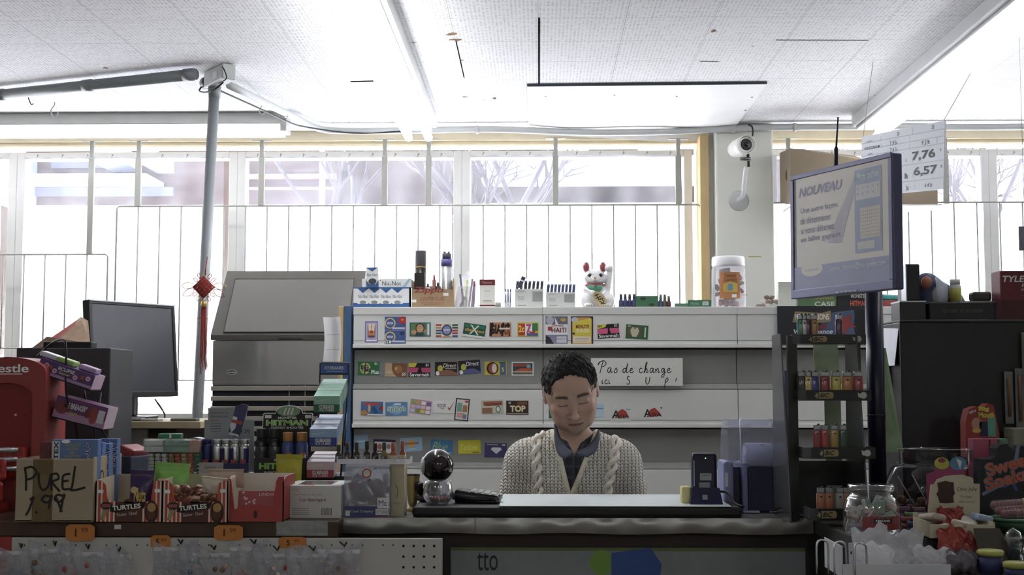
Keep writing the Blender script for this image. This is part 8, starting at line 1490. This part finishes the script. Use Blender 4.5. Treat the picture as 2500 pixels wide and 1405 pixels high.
# green brochure holder
mb = MB(); mb.slab([at(2152, 1105, 3.84), at(2206, 1105, 3.80), at(2162, 850, 3.95), at(2120, 850, 3.97)], .002, M('6a8058', .4, var=.25, scale=20)); mb.build('lottery_leaflet', None, label='tall green leaflet leaning against the black cabinet beside the post', cat='leaflet')
mb = MB(); mb.slab([at(1992, 950, 3.85), at(2052, 950, 3.85), at(2045, 842, 3.9), at(1985, 842, 3.9)], .002, M('8fa07c', .35, var=.25, scale=14)); mb.slab([at(2015, 1110, 3.8), at(2056, 1110, 3.8), at(2052, 950, 3.85), at(2012, 950, 3.85)], .002, M('7c8a6c', .35, var=.25, scale=14)); mb.slab([at(2020, 1262, 3.79), at(2056, 1262, 3.79), at(2056, 1110, 3.8), at(2016, 1110, 3.8)], .002, M('7c8a6c', .4)); mb.build('lottery_leaflet', None, label='pale green leaflet standing behind the lighter rack', cat='leaflet')
mb = MB(); mb.slab([at(1885, 1240, 4.05), at(1915, 1240, 3.95), at(1915, 905, 3.98), at(1905, 905, 4.05)], .01, M('55587e', .4)); mb.build('leaning_board', None, label='slanted dark blue board behind the ticket printer', cat='board')
# ------------------------------------------------------------------ price board, cartons, camera
x, z, W, H = bxr(1905, 1980, 362, 496, 6.1); KB2 = M('8a7b66', .8, var=.05)
T = thing('cardboard_box', 'brown cardboard box with a hand hole hanging high in front of the right window', 'box', (at(2000, 430, 6.1).x, 6.1, z)); o = T.location; q = lambda px, py, Y=6.1: (at(px, py, Y).x - o.x, Y - 6.1, at(px, py, Y).z - o.z)
mb = MB(); v = [q(1905, 495, 6.3), q(1930, 497), q(2120, 498), q(2120, 392), q(1930, 362), q(1903, 374, 6.3)]; top = q(2085, 380, 6.3); mb.add(v + [q(2150, 495, 6.3), top], [(1, 2, 3, 4), (0, 1, 4, 5), (4, 3, 7, 5), (2, 6, 7, 3), (0, 6, 2, 1), (0, 5, 7, 6)], KB2); mb.build('carton', T); mb = MB(); c_ = q(1917, 430, 6.2); mb.ball((c_[0] + .001, c_[1] - .02, c_[2]), .02, M('6e5a3c', .9), 12, (.25, .8, 1.3)); mb.build('hand_hole', T)
x, z, W, H = bxr(2205, 2300, 466, 496, 6.1); T = thing('cardboard_box', 'brown cardboard box mostly hidden behind the hanging price board', 'box', (at(2250, 480, 6.1).x, 6.13, z)); MB().box(-.1, .085, 0, .2, 0, .13, KB2, .002).build('carton', T)
T = thing('box_shelf', 'narrow shelf on the right window grille holding the cardboard boxes', 'shelf', (at(2000, 500, 6.1).x, 6.13, z - .007)); MB().box(-.12, .58, 0, YW - .1 - 6.13, 0, .0068, M('c8c8c2', .5)).build('board', T)
YPb = 4.6; pb = [(2101, 482, 5.1), (2303, 462, 4.5), (2291, 303, 4.5), (2097, 331, 5.1)]
P_ = [at(*q) for q in pb]; ex = (P_[1] - P_[0]).normalized(); nn_ = (P_[3] - P_[0]).cross(ex).normalized(); ez = ex.cross(nn_).normalized(); R3 = Matrix((ex, nn_, ez)).transposed(); T = thing('price_board', 'white hanging board of cigarette prices including 7,76 and 6,57', 'sign', (P_[0] + P_[1]) / 2, rot=R3.to_euler()); w = (P_[1] - P_[0]).length / 2; h = ((P_[3] - P_[0]).length + (P_[2] - P_[1]).length) / 2
MB().box(-w, w, 0, .006, 0, h, M('c9ced6', .5, var=.02)).build('board', T); mb = MB(); K_ = M('26282c', .5); G_ = M('a8adb6', .5)
rows = [1, .86, .745, .63, .5, .18 + .13, .13, 0]
for r_ in (.875, .77, .665, .42, .165): mb.rect(-w, w, h * r_, h * r_ + .003, -.0006, G_)
tx = [('20', -.05, .935, .055), ('25', .75, .935, .055), ('À PARTIR DE', -.78, .9, .03), ('VOGUE SUPERSLIM', -.72, .79, .045), ('7 ,9 5c', -.16, .8, .075), ('9 ,2 9c', .6, .72, .075), ('7 ,4 3c', -.15, .69, .075), ('GENERAL', -.75, .69, .03), ('PLAYERS / MATINEE', -.74, .62, .03), ('7,76', .55, .54, .15), ('6,57', .6, .3, .15), ('s', .93, .58, .04), ('s', .95, .34, .04), ('s', .15, .5, .04), ('8s', .16, .26, .09), ('6 ,4 3c', .68, .08, .07), ('3c', .2, .07, .07)]
for s, u, v_, hh in tx: mb.text(s, w * u, h * v_, -.0012, h * hh, K_, None if hh < .14 else w * .52, .025 if hh > .1 else .01)
for u, v_ in ((-.5, .9), (-.48, .79), (.28, .93), (.22, .83), (.84, .73), (.22, .7), (.3, .5), (.32, .27), (.36, .08)): mb.rect(w * u, w * u + .003, h * v_ - h * .04, h * v_ + h * .04, -.001, G_)
mb.build('lettering', T); Ri = R3.transposed()
for u, px, py in ((-.98, 2097, 185), (.96, 2281, 178)):
    e0 = Ri @ (Vector((onz(px, py, ZC - .001).x, T.location.y + ex.y * w * u, ZC - .001)) - T.location); MB().tube([(w * u, .003, h), e0], .0012, M('8c8c8c', .5), 5).build('string', T)
cx0, cz0 = at(1818, 364, 6.1).x, at(0, 364, 6.1).z; T = thing('security_camera', 'white bullet security camera on a clear bracket fixed to the column', 'camera', (cx0, YW - .16, cz0)); O = T.location
WS = M('dcdcd8', .3); kx = 6.2 / FPX; mb = MB(); mb.at((0, -.24, 0), (PI / 2, 0, .25)); mb.lathe([(.03, -.14), (.036, -.135), (.036, .0), (.033, .004), (.03, .004)], WS, n=24); mb.build('housing', T)
mb = MB(); mb.at((0, -.24, 0), (PI / 2, 0, .25)); mb.lathe([(0, .006), (.026, .006), (.03, .003)], M('2c2c30', .3), n=24); mb.build('lens_face', T); mb = MB(); mb.at((0, -.24, 0), (PI / 2, 0, .25)); mb.lathe([(0, .012), (.009, .012), (.012, .006)], M('08080a', .1), n=16)
mb.build('lens', T); mb = MB(); mb.at((0, -.24, 0), (PI / 2, 0, .25)); mb.lathe([(.0345, -.1), (.042, -.1), (.044, .02), (.041, .02), (.036, -.05)], WS, n=20); mb.build('sun_shield', T)
zq = lambda py: at(0, py, 6.2).z - cz0; MB().tube([(.02, -.17, -.03), (.022, -.17, zq(420))], .0065, M('3a3a3c', .4), 8).build('rod', T); MB().tube([(-.02, -.18, zq(402)), (.03, -.18, zq(402))], .009, M('6a6a6e', .3, .6), 10).build('knob', T)
CLR2 = clear('eef0f2', .45, .05, .2); MB().tube([(.012, -.17, zq(420)), (.008, -.12, zq(455)), (.012, -.06, zq(478)), (-.004, -.003, zq(489))], .012, CLR2, 10, sm=5).build('clear_arm', T); mb = MB(); mb.at((-.0, -.001, zq(489)), (PI / 2, 0, 0)); mb.lathe([(.05, 0), (.045, .006), (.012, .014), (0, .014)], CLR2, n=24); mb.build('base_disc', T)
MB().tube([(.035, -.1, zq(312)), (.05, -.12, zq(320)), (.048, -.14, zq(342)), (.035, -.16, zq(352))], .004, BLK, 6, sm=4).build('cable', T)
# ------------------------------------------------------------------ candy on the right counter
def jar(nm, lab, px, Y, rpx, prof, yt, z=ZA, mat=None, cat='jar'):
    r = rpx * Y / FPX; c = at(px, 1200, Y); h = at(0, yt, Y).z - z; T = thing(nm, lab, cat, (c.x, c.y, z)); MB().lathe([(max(q.x, 0), q.z) for q in catmull([(a * r, 0, b * h) for a, b in prof], 5)], mat or glassy('f2f4f6', .7), n=36).build('jar', T); return T, r, h
# big lollipop jar
T, r, h = jar('lollipop_jar', 'wide round clear jar with a pink label behind the fudge box', 2285, 3.68, 118, [(.7, 0), (.85, .02), (1, .35), (1, .5), (.86, .74), (.74, .8), (.74, .97), (.76, 1)], 1094, mat=glassy('eef0f4', .5, base=.03)); rr = random.Random(21)
mb = MB()
for k in range(26): an, q_ = rr.uniform(0, 6.28), r * .7 * math.sqrt(rr.random()); mb.ball((q_ * math.cos(an), q_ * math.sin(an), .015 + rr.random() * .035), .013, M(rr.choice(['8a6a4a', '6a6c70', '8c8e92', '7a4a40']), .35), 8)
for k in range(7): an = rr.uniform(0, 6.28); mb.tube([(r * .4 * math.cos(an), r * .4 * math.sin(an), .02), (r * .7 * math.cos(an + .5), r * .5 * math.sin(an), h * .6)], .0016, M('d4d4d0', .5), 5)
mb.build('lollipops', T, kind='stuff'); mb = MB(); mb.T = Matrix.Translation((0, -r * 1.0, 0)); PK_ = M('a03c64', .5); e = 3.5 / FPX; u0 = (2225 - 2285) * e
mb.prism([(u0 - .0, .01), (u0, h * .68), (u0 + .022, h * .72), (u0 + .028, h * .82), (u0 + .1, h * .82), (u0 + .11, .01)], -.001, 0, PK_); mb.text('DOUBLE', u0 + .058, h * .34, -.0014, .017, M('c9c04a', .5), .075, .03); mb.text('LOLLIES', u0 + .058, h * .18, -.0014, .019, M('c9c04a', .5), .08, .03); mb.text('sweet sour', u0 + .045, h * .55, -.0014, .009, M('d890a8', .5), .05)
mb.disc(u0 + .042, h * .83, .02, -.0018, M('b8b040', .5), .016); mb.disc(u0 + .042, h * .87, .01, -.0022, M('8c3448', .5), .006); mb.disc(u0 + .085, h * .83, .022, -.0018, M('4a80a8', .5), .018); mb.poly([(u0 + .08, h * .9), (u0 + .095, h * .86), (u0 + .09, h * .74)], -.0022, LW); mb.build('label', T)
# fudge box
fb = onz(2330, 1318, ZA); Yf = fb.y; q2 = lambda px, py, Y=Yf: (at(px, py, Y).x - fb.x, at(px, py, Y).z - ZA); T = thing('fudge_box', 'cream display box with a chocolate fudge picture, right of the clear jar', 'box', (fb.x, Yf, ZA)); CR = M('bcb396', .6)
q3_ = lambda px, py: q2(px, py, Yf + .14)
out = [(2262, 1290), (2272, 1184), (2282, 1184), (2287, 1172), (2310, 1163), (2350, 1160), (2374, 1167), (2378, 1182), (2392, 1182), (2392, 1290)]; MB().prism([q3_(*p) for p in out], .14, .143, CR).build('header', T)
mb = MB(); mb.T = Matrix.Translation((0, .14, 0)); mb.prism([q3_(*p) for p in [(2288, 1180), (2308, 1175), (2328, 1179), (2329, 1196), (2331, 1206), (2327, 1212), (2329, 1228), (2312, 1230), (2294, 1229), (2290, 1214), (2286, 1208), (2291, 1198)]], -.001, 0, M('3a2016', .6, var=.3, scale=60)); c_ = q3_(2360, 1196); mb.text('Choc Julie', c_[0], c_[1], -.001, .012, M('4a4436', .5), .05, 0, .3); c_ = q3_(2359, 1214); mb.text('Fudge', c_[0], c_[1], -.001, .008, M('6a5c48', .5), .026); c_ = q3_(2359, 1226); mb.text('100% natural', c_[0], c_[1], -.001, .005, M('6a5c48', .5), .04); mb.build('header_print', T)
a0, a1 = q2(2270, 1300), q2(2430, 1300); mb = MB(); mb.box(a0[0], a1[0], 0, .003, 0, .035, CR); mb.box(a0[0], a1[0], .137, .14, 0, .05, CR); mb.box(a0[0], a0[0] + .003, .003, .137, 0, .04, CR); mb.box(a1[0] - .003, a1[0], .003, .137, 0, .04, CR); mb.box(a0[0], a1[0], 0, .14, 0, .003, CR); mb.build('tray', T)
for i in range(6): p = (fb.x + a0[0] + .03 + .03 * (i % 5), Yf + .03 + .05 * (i // 3), ZA + .02 + .012 * (i // 2)); mb = MB(); mb.box(-.03, .03, -.02, .02, -.008, .008, M(['bdbab0', '8aa0b8', 'b0a090'][i % 3], .35, bump=.4, scale=40), .006); mb.build('wrapped_fudge', None, p, rot=(.2, .15 * (i % 3 - 1), .4 * i), label='wrapped piece of fudge in the cream box tray', cat='candy', group='wrapped pieces in the fudge box')
# tins
TC = [(2206, 1232, '7a5474', 'plum tin lid, left of the back row of sweet tubes'), (2243, 1234, '8a5c78', 'mauve tin lid, right of the back row of sweet tubes'), (2224, 1246, '5c7c4c', 'green-lidded tube of sweets behind the red ones'), (2259, 1248, '5c608c', 'blue-lidded tube of sweets behind the red ones'), (2215, 1257, '9a4a44', 'orange-red tube of sweets, the left of two'), (2254, 1259, '9a4a44', 'orange-red tube of sweets, the right of two'), (2230, 1268, '4a4c80', 'dark blue tube of sweets in front, left of two'), (2280, 1268, '4a4c80', 'dark blue tube of sweets in front, right of two')]
for i, (px, py, c, l) in enumerate(TC):
    Y = (3.52, 3.52, 3.47, 3.47, 3.42, 3.42, 3.36, 3.36)[i]; r = 15.5 * Y / FPX; h = at(0, py, Y).z - ZA; T = thing('sweet_tube', l, 'tube of sweets', (at(px, 1250, Y).x, Y, ZA)); MB().lathe([(r * .93, 0), (r * .93, h - .016)], M(c, .4, var=.25, scale=60), n=16).build('tube', T); MB().lathe([(r, h - .016), (r, h - .002), (r * .9, h)], M(c, .35), n=16).build('lid', T); mb = MB(); mb.lathe([(0, h + .0004), (r * .7, h + .0004)], M('b8b4a8', .5), n=14); mb.build('lid_print', T)
# clear jar with dark red label
T, r, h = jar('candy_jar', 'clear open glass jar with a dark red KIRKLAND label', 2126, 3.26, 66, [(.8, 0), (.92, .02), (1, .15), (1, .55), (.9, .72), (.78, .8), (.76, .86), (.82, .88), (.84, .96), (.8, 1)], 1180); rr = random.Random(31)
MB().grid(lambda u, v: (r * 1.01 * math.sin((u - .35) * 1.6), -r * 1.01 * math.cos((u - .35) * 1.6), h * (.16 + .26 * v)), 12, 1, M('8a2c30', .5)).build('label', T); mb = MB(); mb.T = Matrix.Translation((r * .12, -r * 1.02, 0)); mb.rect(-r * .3, r * .36, h * .3, h * .38, 0, BLK); mb.text('KIRKLAND', r * .03, h * .34, -.0006, h * .04, LW, r * .5, .02); mb.build('label_print', T)
mb = MB()
for k in range(30): an, q_ = rr.uniform(0, 6.28), r * .75 * math.sqrt(rr.random()); mb.at((q_ * math.cos(an), q_ * math.sin(an), .015 + rr.random() * h * .55), (rr.random() * 3, rr.random() * 3, 0)); mb.box(-.016, .016, -.01, .01, -.004, .004, M(rr.choice(['a8a8ac', 'c8c4c4', '9a7a74', '7c9a84']), .3), .003)
mb.build('wrapped_candy', T, kind='stuff')
# bins with bags
WB = M('c4c6cc', .45); ZL = .845; a_ = at(2040, 1330, 3.1); T = thing('wire_bin', 'white plastic and chrome wire bin heaped with plastic bags at the front edge', 'bin', (at(2170, 1400, 3.08).x, 3.0, ZL + .0002)); o = T.location; X2 = lambda px, Y=3.06: at(px, 1340, Y).x - o.x; z_ = lambda py: at(0, py, 3.06).z - o.z
MB().box(X2(2040), X2(2300), 0, .003, 0, .03, WB).build('front_panel', T); MB().box(X2(2040), X2(2300), 0, .18, 0, .002, WB).build('base', T); MB().box(X2(2040), X2(2043), 0, .18, .002, .07, WB, .001).build('left_panel', T)
CHR = M('c8cad0', .15, .95)
for i, px in enumerate((2008, 2044, 2085)):
    x_ = X2(px); MB().tube([(x_ - .014, -.002 + .03 * (2 - i), .0), (x_ - .014, -.002 + .03 * (2 - i), .062), (x_ - .006, .0 + .03 * (2 - i), .076), (x_ + .008, .0 + .03 * (2 - i), .074), (x_ + .014, .004 + .03 * (2 - i), .06), (x_ + .014, .004 + .03 * (2 - i), 0)], .0024, CHR, 8, sm=3).build('chrome_hoop', T)
mb = MB(); mb.box(X2(2062), X2(2074), .02, .024, .002, .075, WB, .002); mb.box(X2(2066), X2(2069), .019, .0195, .05, .056, BLK); mb.build('divider_tab', T)
BG2 = clear('eeeef0', .55, .12, .35, 'cellophane', 10., 1.); BGW = clear('f2f2f4', .4, .2, .4, 'cellophane', 12., 1.)
for i, (px, py, Wp, tz, rx_, m_, l) in enumerate([(2130, 1290, 90, 2, -.5, BG2, 'plastic bag with a punched hole lying before the clear jar'), (2205, 1300, 100, 1, -.6, BG2, 'plastic bag leaning beside the first one, hole at its top'), (2120, 1330, 110, 0, -.9, BGW, 'milky bag heaped at the left of the wire bin'), (2190, 1336, 120, 0, -.9, BGW, 'milky crumpled bag in the middle of the wire bin'), (2270, 1338, 90, 0, -.7, BGW, 'white ended bag at the right of the wire bin')]):
    Y = 3.13 - .02 * (i % 3) + (.03 if i < 2 else 0); p = at(px, py, Y); Wd = Wp * Y / FPX; Y -= .02; pouch('candy_bag', l, p.x, Y, ZL + .004, Wd, p.z - ZL, m_, (rx_ * .25, .12 * (i % 3 - 1), .15 * (i % 2)), .022, None, sd=i + 2, crimp=False, cr=1)
for i, (px, py, Wp, c, l, y_) in enumerate([(2325, 1243, 66, 'a03630', 'red crackling candy bag with a white crimped top, upper one', 3.3), (2322, 1290, 74, 'a83c34', 'red crackling candy bag, middle of the heap', 3.16), (2370, 1305, 60, '9a3a34', 'red twisted candy bag slumped to the right', 3.17), (2345, 1345, 80, '6a666c', 'silver-grey candy bag at the very front of the red heap', 3.08)]):
    p = at(px, py, y_); Wd = Wp * y_ / FPX; zb_ = ZA if y_ > 3.25 else ZL; pouch('candy_bag', l, p.x, y_, zb_ + .001, Wd, max(p.z - zb_, .05), M(c, .22, .15, bump=.9, scale=35), (-.12, (-.05, .06, -.25, .15)[i], .1), .02, None, sd=i * 3 + 1, crimp=i == 0, cr=1)
# cardboard tray, yellow lid, domes, tubes, basket
x, z, W, H = bxr(2395, 2465, 1303, 1372, 3.15); mb = MB(); mb.add([(-.04, 0, 0), (.05, 0, 0), (.02, .05, .095), (-.04, .05, .095), (-.04, .004, 0), (.05, .004, 0), (.02, .054, .095), (-.04, .054, .095)], [(0, 1, 2, 3), (7, 6, 5, 4), (0, 3, 7, 4), (1, 5, 6, 2), (2, 6, 7, 3), (0, 4, 5, 1)], M('4a443c', .8)); mb.build('cardboard_flap', None, (at(2432, 1350, 3.12).x, 3.1, ZL), label='dark cardboard flap between the red bags and the green basket', cat='cardboard')
for px, py, l in ((2425, 1340, 'tub with a yellow-green round lid, upper one at the bottom right'), (2462, 1362, 'tub with a yellow-green round lid, lower one at the bottom right')): Y = 3.06; h = max(.035, at(0, py, Y).z - ZL); T = thing('candy_tub', l, 'tub', (at(px, 1350, Y + .0).x, Y + (.02 if px == 2425 else -.05), ZL)); MB().lathe([(.026, 0), (.027, h - .012)], M('3a4070', .5), n=20).build('tub', T); MB().lathe([(.03, h - .012), (.03, h - .003), (.027, h)], M('a8a848', .45), n=24).build('lid', T)
T = thing('green_basket', 'dark green mesh basket at the right holding sweet tubes', 'basket', (at(2470, 1300, 3.4).x, 3.34, ZA)); MB().lathe([(.06, 0), (.075, .034), (.077, .034), (.062, .0)], M('234a2c', .5, var=.2, scale=50), n=24).build('basket', T); MB().lathe([(.076, .03), (.08, .034), (.076, .038)], M('2c5c38', .5), n=24).build('rim', T)
for i, (px, py) in enumerate(((2466, 1240), (2478, 1257), (2492, 1277))): p = at(px, py, 3.36 - .025 * i); T = thing('candy_tube', ['top', 'middle', 'lowest'][i] + ' clear tube of dark red balls with a yellow end, lying on the green basket', 'tube', (p.x, p.y, ZA + (.066, .054, .048)[i])); MB().tube([(-.05, 0, 0), (-.044, 0, 0), (.06, 0, .006)], [.004, .012, .012], clear('f4e8e8', .85, .05, .1), 12).build('tube', T); mb = MB(); [mb.ball((-.04 + .009 * k, 0, .0008 * k), .0095, M('7a2a2e', .3), 8) for k in range(8)]; mb.build('red_balls', T); MB().tube([(.032, 0, .005), (.064, 0, .0065)], .0125, M('a8a848', .4), 12).build('end_wrap', T)
for i, px in enumerate((2482, 2500)): p = at(px, 1350, 3.1); T = thing('dome_cup', ['left', 'right'][i] + ' clear dome-topped cup with dark contents at the bottom right corner', 'cup', (p.x, 3.12 - .06 * i, ZL)); h = .1 - .03 * i; MB().lathe([(.014, 0), (.02, h * .6), (.024, h * .62), (.016, h * .9), (0, h)], glassy('dfe6e6', .6), n=18).build('cup', T); MB().lathe([(.012, .002), (.016, h * .5), (0, h * .55)], M('2c3c3c', .5), n=12).build('contents', T)
# sweet soaker box, big mouth, pink packs, hanging pens
YV = 3.55; v = lambda px, py, Y=YV: at(px, py, Y); c0 = v(2450, 1265); T = thing('candy_display', 'tall black display card with orange SWEET SOAKER lettering at the right edge', 'display', (c0.x, YV, ZA)); q4 = lambda px, py: (v(px, py).x - c0.x, v(px, py).z - ZA)
out = [(2394, 1300), (2395, 1122), (2420, 1122), (2434, 1115), (2433, 1096), (2442, 1087), (2458, 1084), (2470, 1096), (2480, 1105), (2494, 1090), (2560, 1082), (2560, 1300)]; MB().prism([q4(*p) for p in out], 0, .06, M('191a22', .45)).build('card', T); mb = MB(); OR = M('c0563a', .5); GY = M('6c7a90', .5)
mb.poly([q4(*p) for p in [(2396, 1205), (2460, 1165), (2465, 1178), (2400, 1212)]], -.0008, GY); mb.poly([q4(*p) for p in [(2474, 1130), (2482, 1086), (2490, 1086), (2484, 1132)]], -.0008, GY); mb.poly([q4(*p) for p in [(2446, 1190), (2462, 1175), (2476, 1172), (2486, 1200), (2480, 1200), (2468, 1182), (2452, 1194)]], -.0006, M('3c4e8a', .5))
for (s_, px, py, wd) in (('Sweet', 2463, 1134, .125), ('Soaker', 2470, 1166, .145)): p = q4(px, py); mb.text(s_, p[0], p[1], -.0012, .037, GY, wd * 1.05, .07, 0, .28); mb.text(s_, p[0], p[1], -.0018, .034, OR, wd, .035, 0, .28)
mb.build('lettering', T)
c0 = at(2405, 1060, 3.72); q5 = lambda px, py, Y=3.72: (at(px, py, Y).x - c0.x, at(px, py, Y).z - ZA); T = thing('candy_display', 'red and orange display card reading Big Mouth above the pink packs', 'display', (c0.x, 3.72, ZA)); mb = MB(); mb.prism([q5(*p) for p in [(2362, 1250), (2358, 1030), (2365, 1000), (2384, 993), (2396, 1000), (2412, 986), (2426, 990), (2432, 1020), (2440, 1060), (2442, 1250)]], 0, .05, M('9a3228', .5)); mb.build('card', T); mb = MB()
for s_, px, py, w_ in (('Big', 2402, 1000, .03), ('Mouth', 2408, 1014, .044)): p = q5(px, py); mb.text(s_, p[0], p[1], -.001, .016, M('c8c040', .5), w_, .05)
p = q5(2384, 1036); mb.disc(p[0], p[1], .014, -.0008, M('b8846a', .5), .018); p = q5(2384, 1052); mb.disc(p[0], p[1], .012, -.0012, M('c8a040', .5), .007); p = q5(2402, 1048); mb.rect(p[0] - .012, p[0] + .012, p[1] - .02, p[1] + .02, -.0008, M('22284a', .5)); p = q5(2421, 1044); mb.rect(p[0] - .011, p[0] + .011, p[1] - .026, p[1] + .026, -.0012, M('4f9c84', .5)); p = q5(2374, 1006); mb.text('NEW', p[0], p[1], -.0012, .008, LW, .02, .02, 0, .3); mb.build('print', T)
for i, (x0, x1, c) in enumerate(((2376, 2416, 'b8546c'), (2418, 2438, 'b8546c'), (2440, 2462, '5c8a70'))): a, b, zl, zt = rec(x0, 1072, x1, 1125, 3.66); MB().box(-(b - a) / 2, (b - a) / 2, 0, .05, 0, zt - ZA, M(c, .5), .002).build('candy_pack', None, ((a + b) / 2, 3.66, ZA), label=['wide pink pack beside the black display card', 'narrow pink pack between the wide pink and the green one', 'green pack behind the top of the black display card'][i], cat='candy')
T = thing('blister_display', 'clear blister packs of pens hanging against the black cabinet at the right', 'display', (at(2478, 960, 3.9).x, 3.905, at(0, 1060, 3.9).z)); o = T.location
for x0, y0, y1 in ((2452, 908, 1035), (2478, 900, 1045), (2494, 812, 1040)): a, b, c, e = rec(x0, y0, x0 + 24, y1, 3.9); MB().box(a - o.x, b - o.x, -.004, .0, c - o.z, e - o.z, clear('b8bcb8', .45, .1, .3)).build('blister', T); MB().tube([((a + b) / 2 - o.x, -.008, c - o.z + .02), ((a + b) / 2 - o.x, -.008, e - o.z - .02)], .005, M('7a5038', .4), 8).build('pen', T)
MB().box(at(2468, 1055, 3.8).x, at(2560, 1055, 3.8).x, 3.78, 3.86, ZA, at(0, 1045, 3.78).z, M('8c8a74', .6), .003).build('cream_box', None, label='cream box at the right edge behind the black display card', cat='box')
a, b, c, e = rec(2487, 553, 2520, 612, 4.6); T = thing('hanging_sign', 'small grey sign hanging at the right edge of the picture', 'sign', ((a + b) / 2, 4.6, c)); MB().box(-(b - a) / 2, (b - a) / 2, 0, .004, 0, e - c, M('6c6878', .6)).build('board', T); MB().tube([(0, .002, e - c), (0, .002, ZC - c - .001)], .0012, M('8c8c8c', .5), 5).build('string', T)
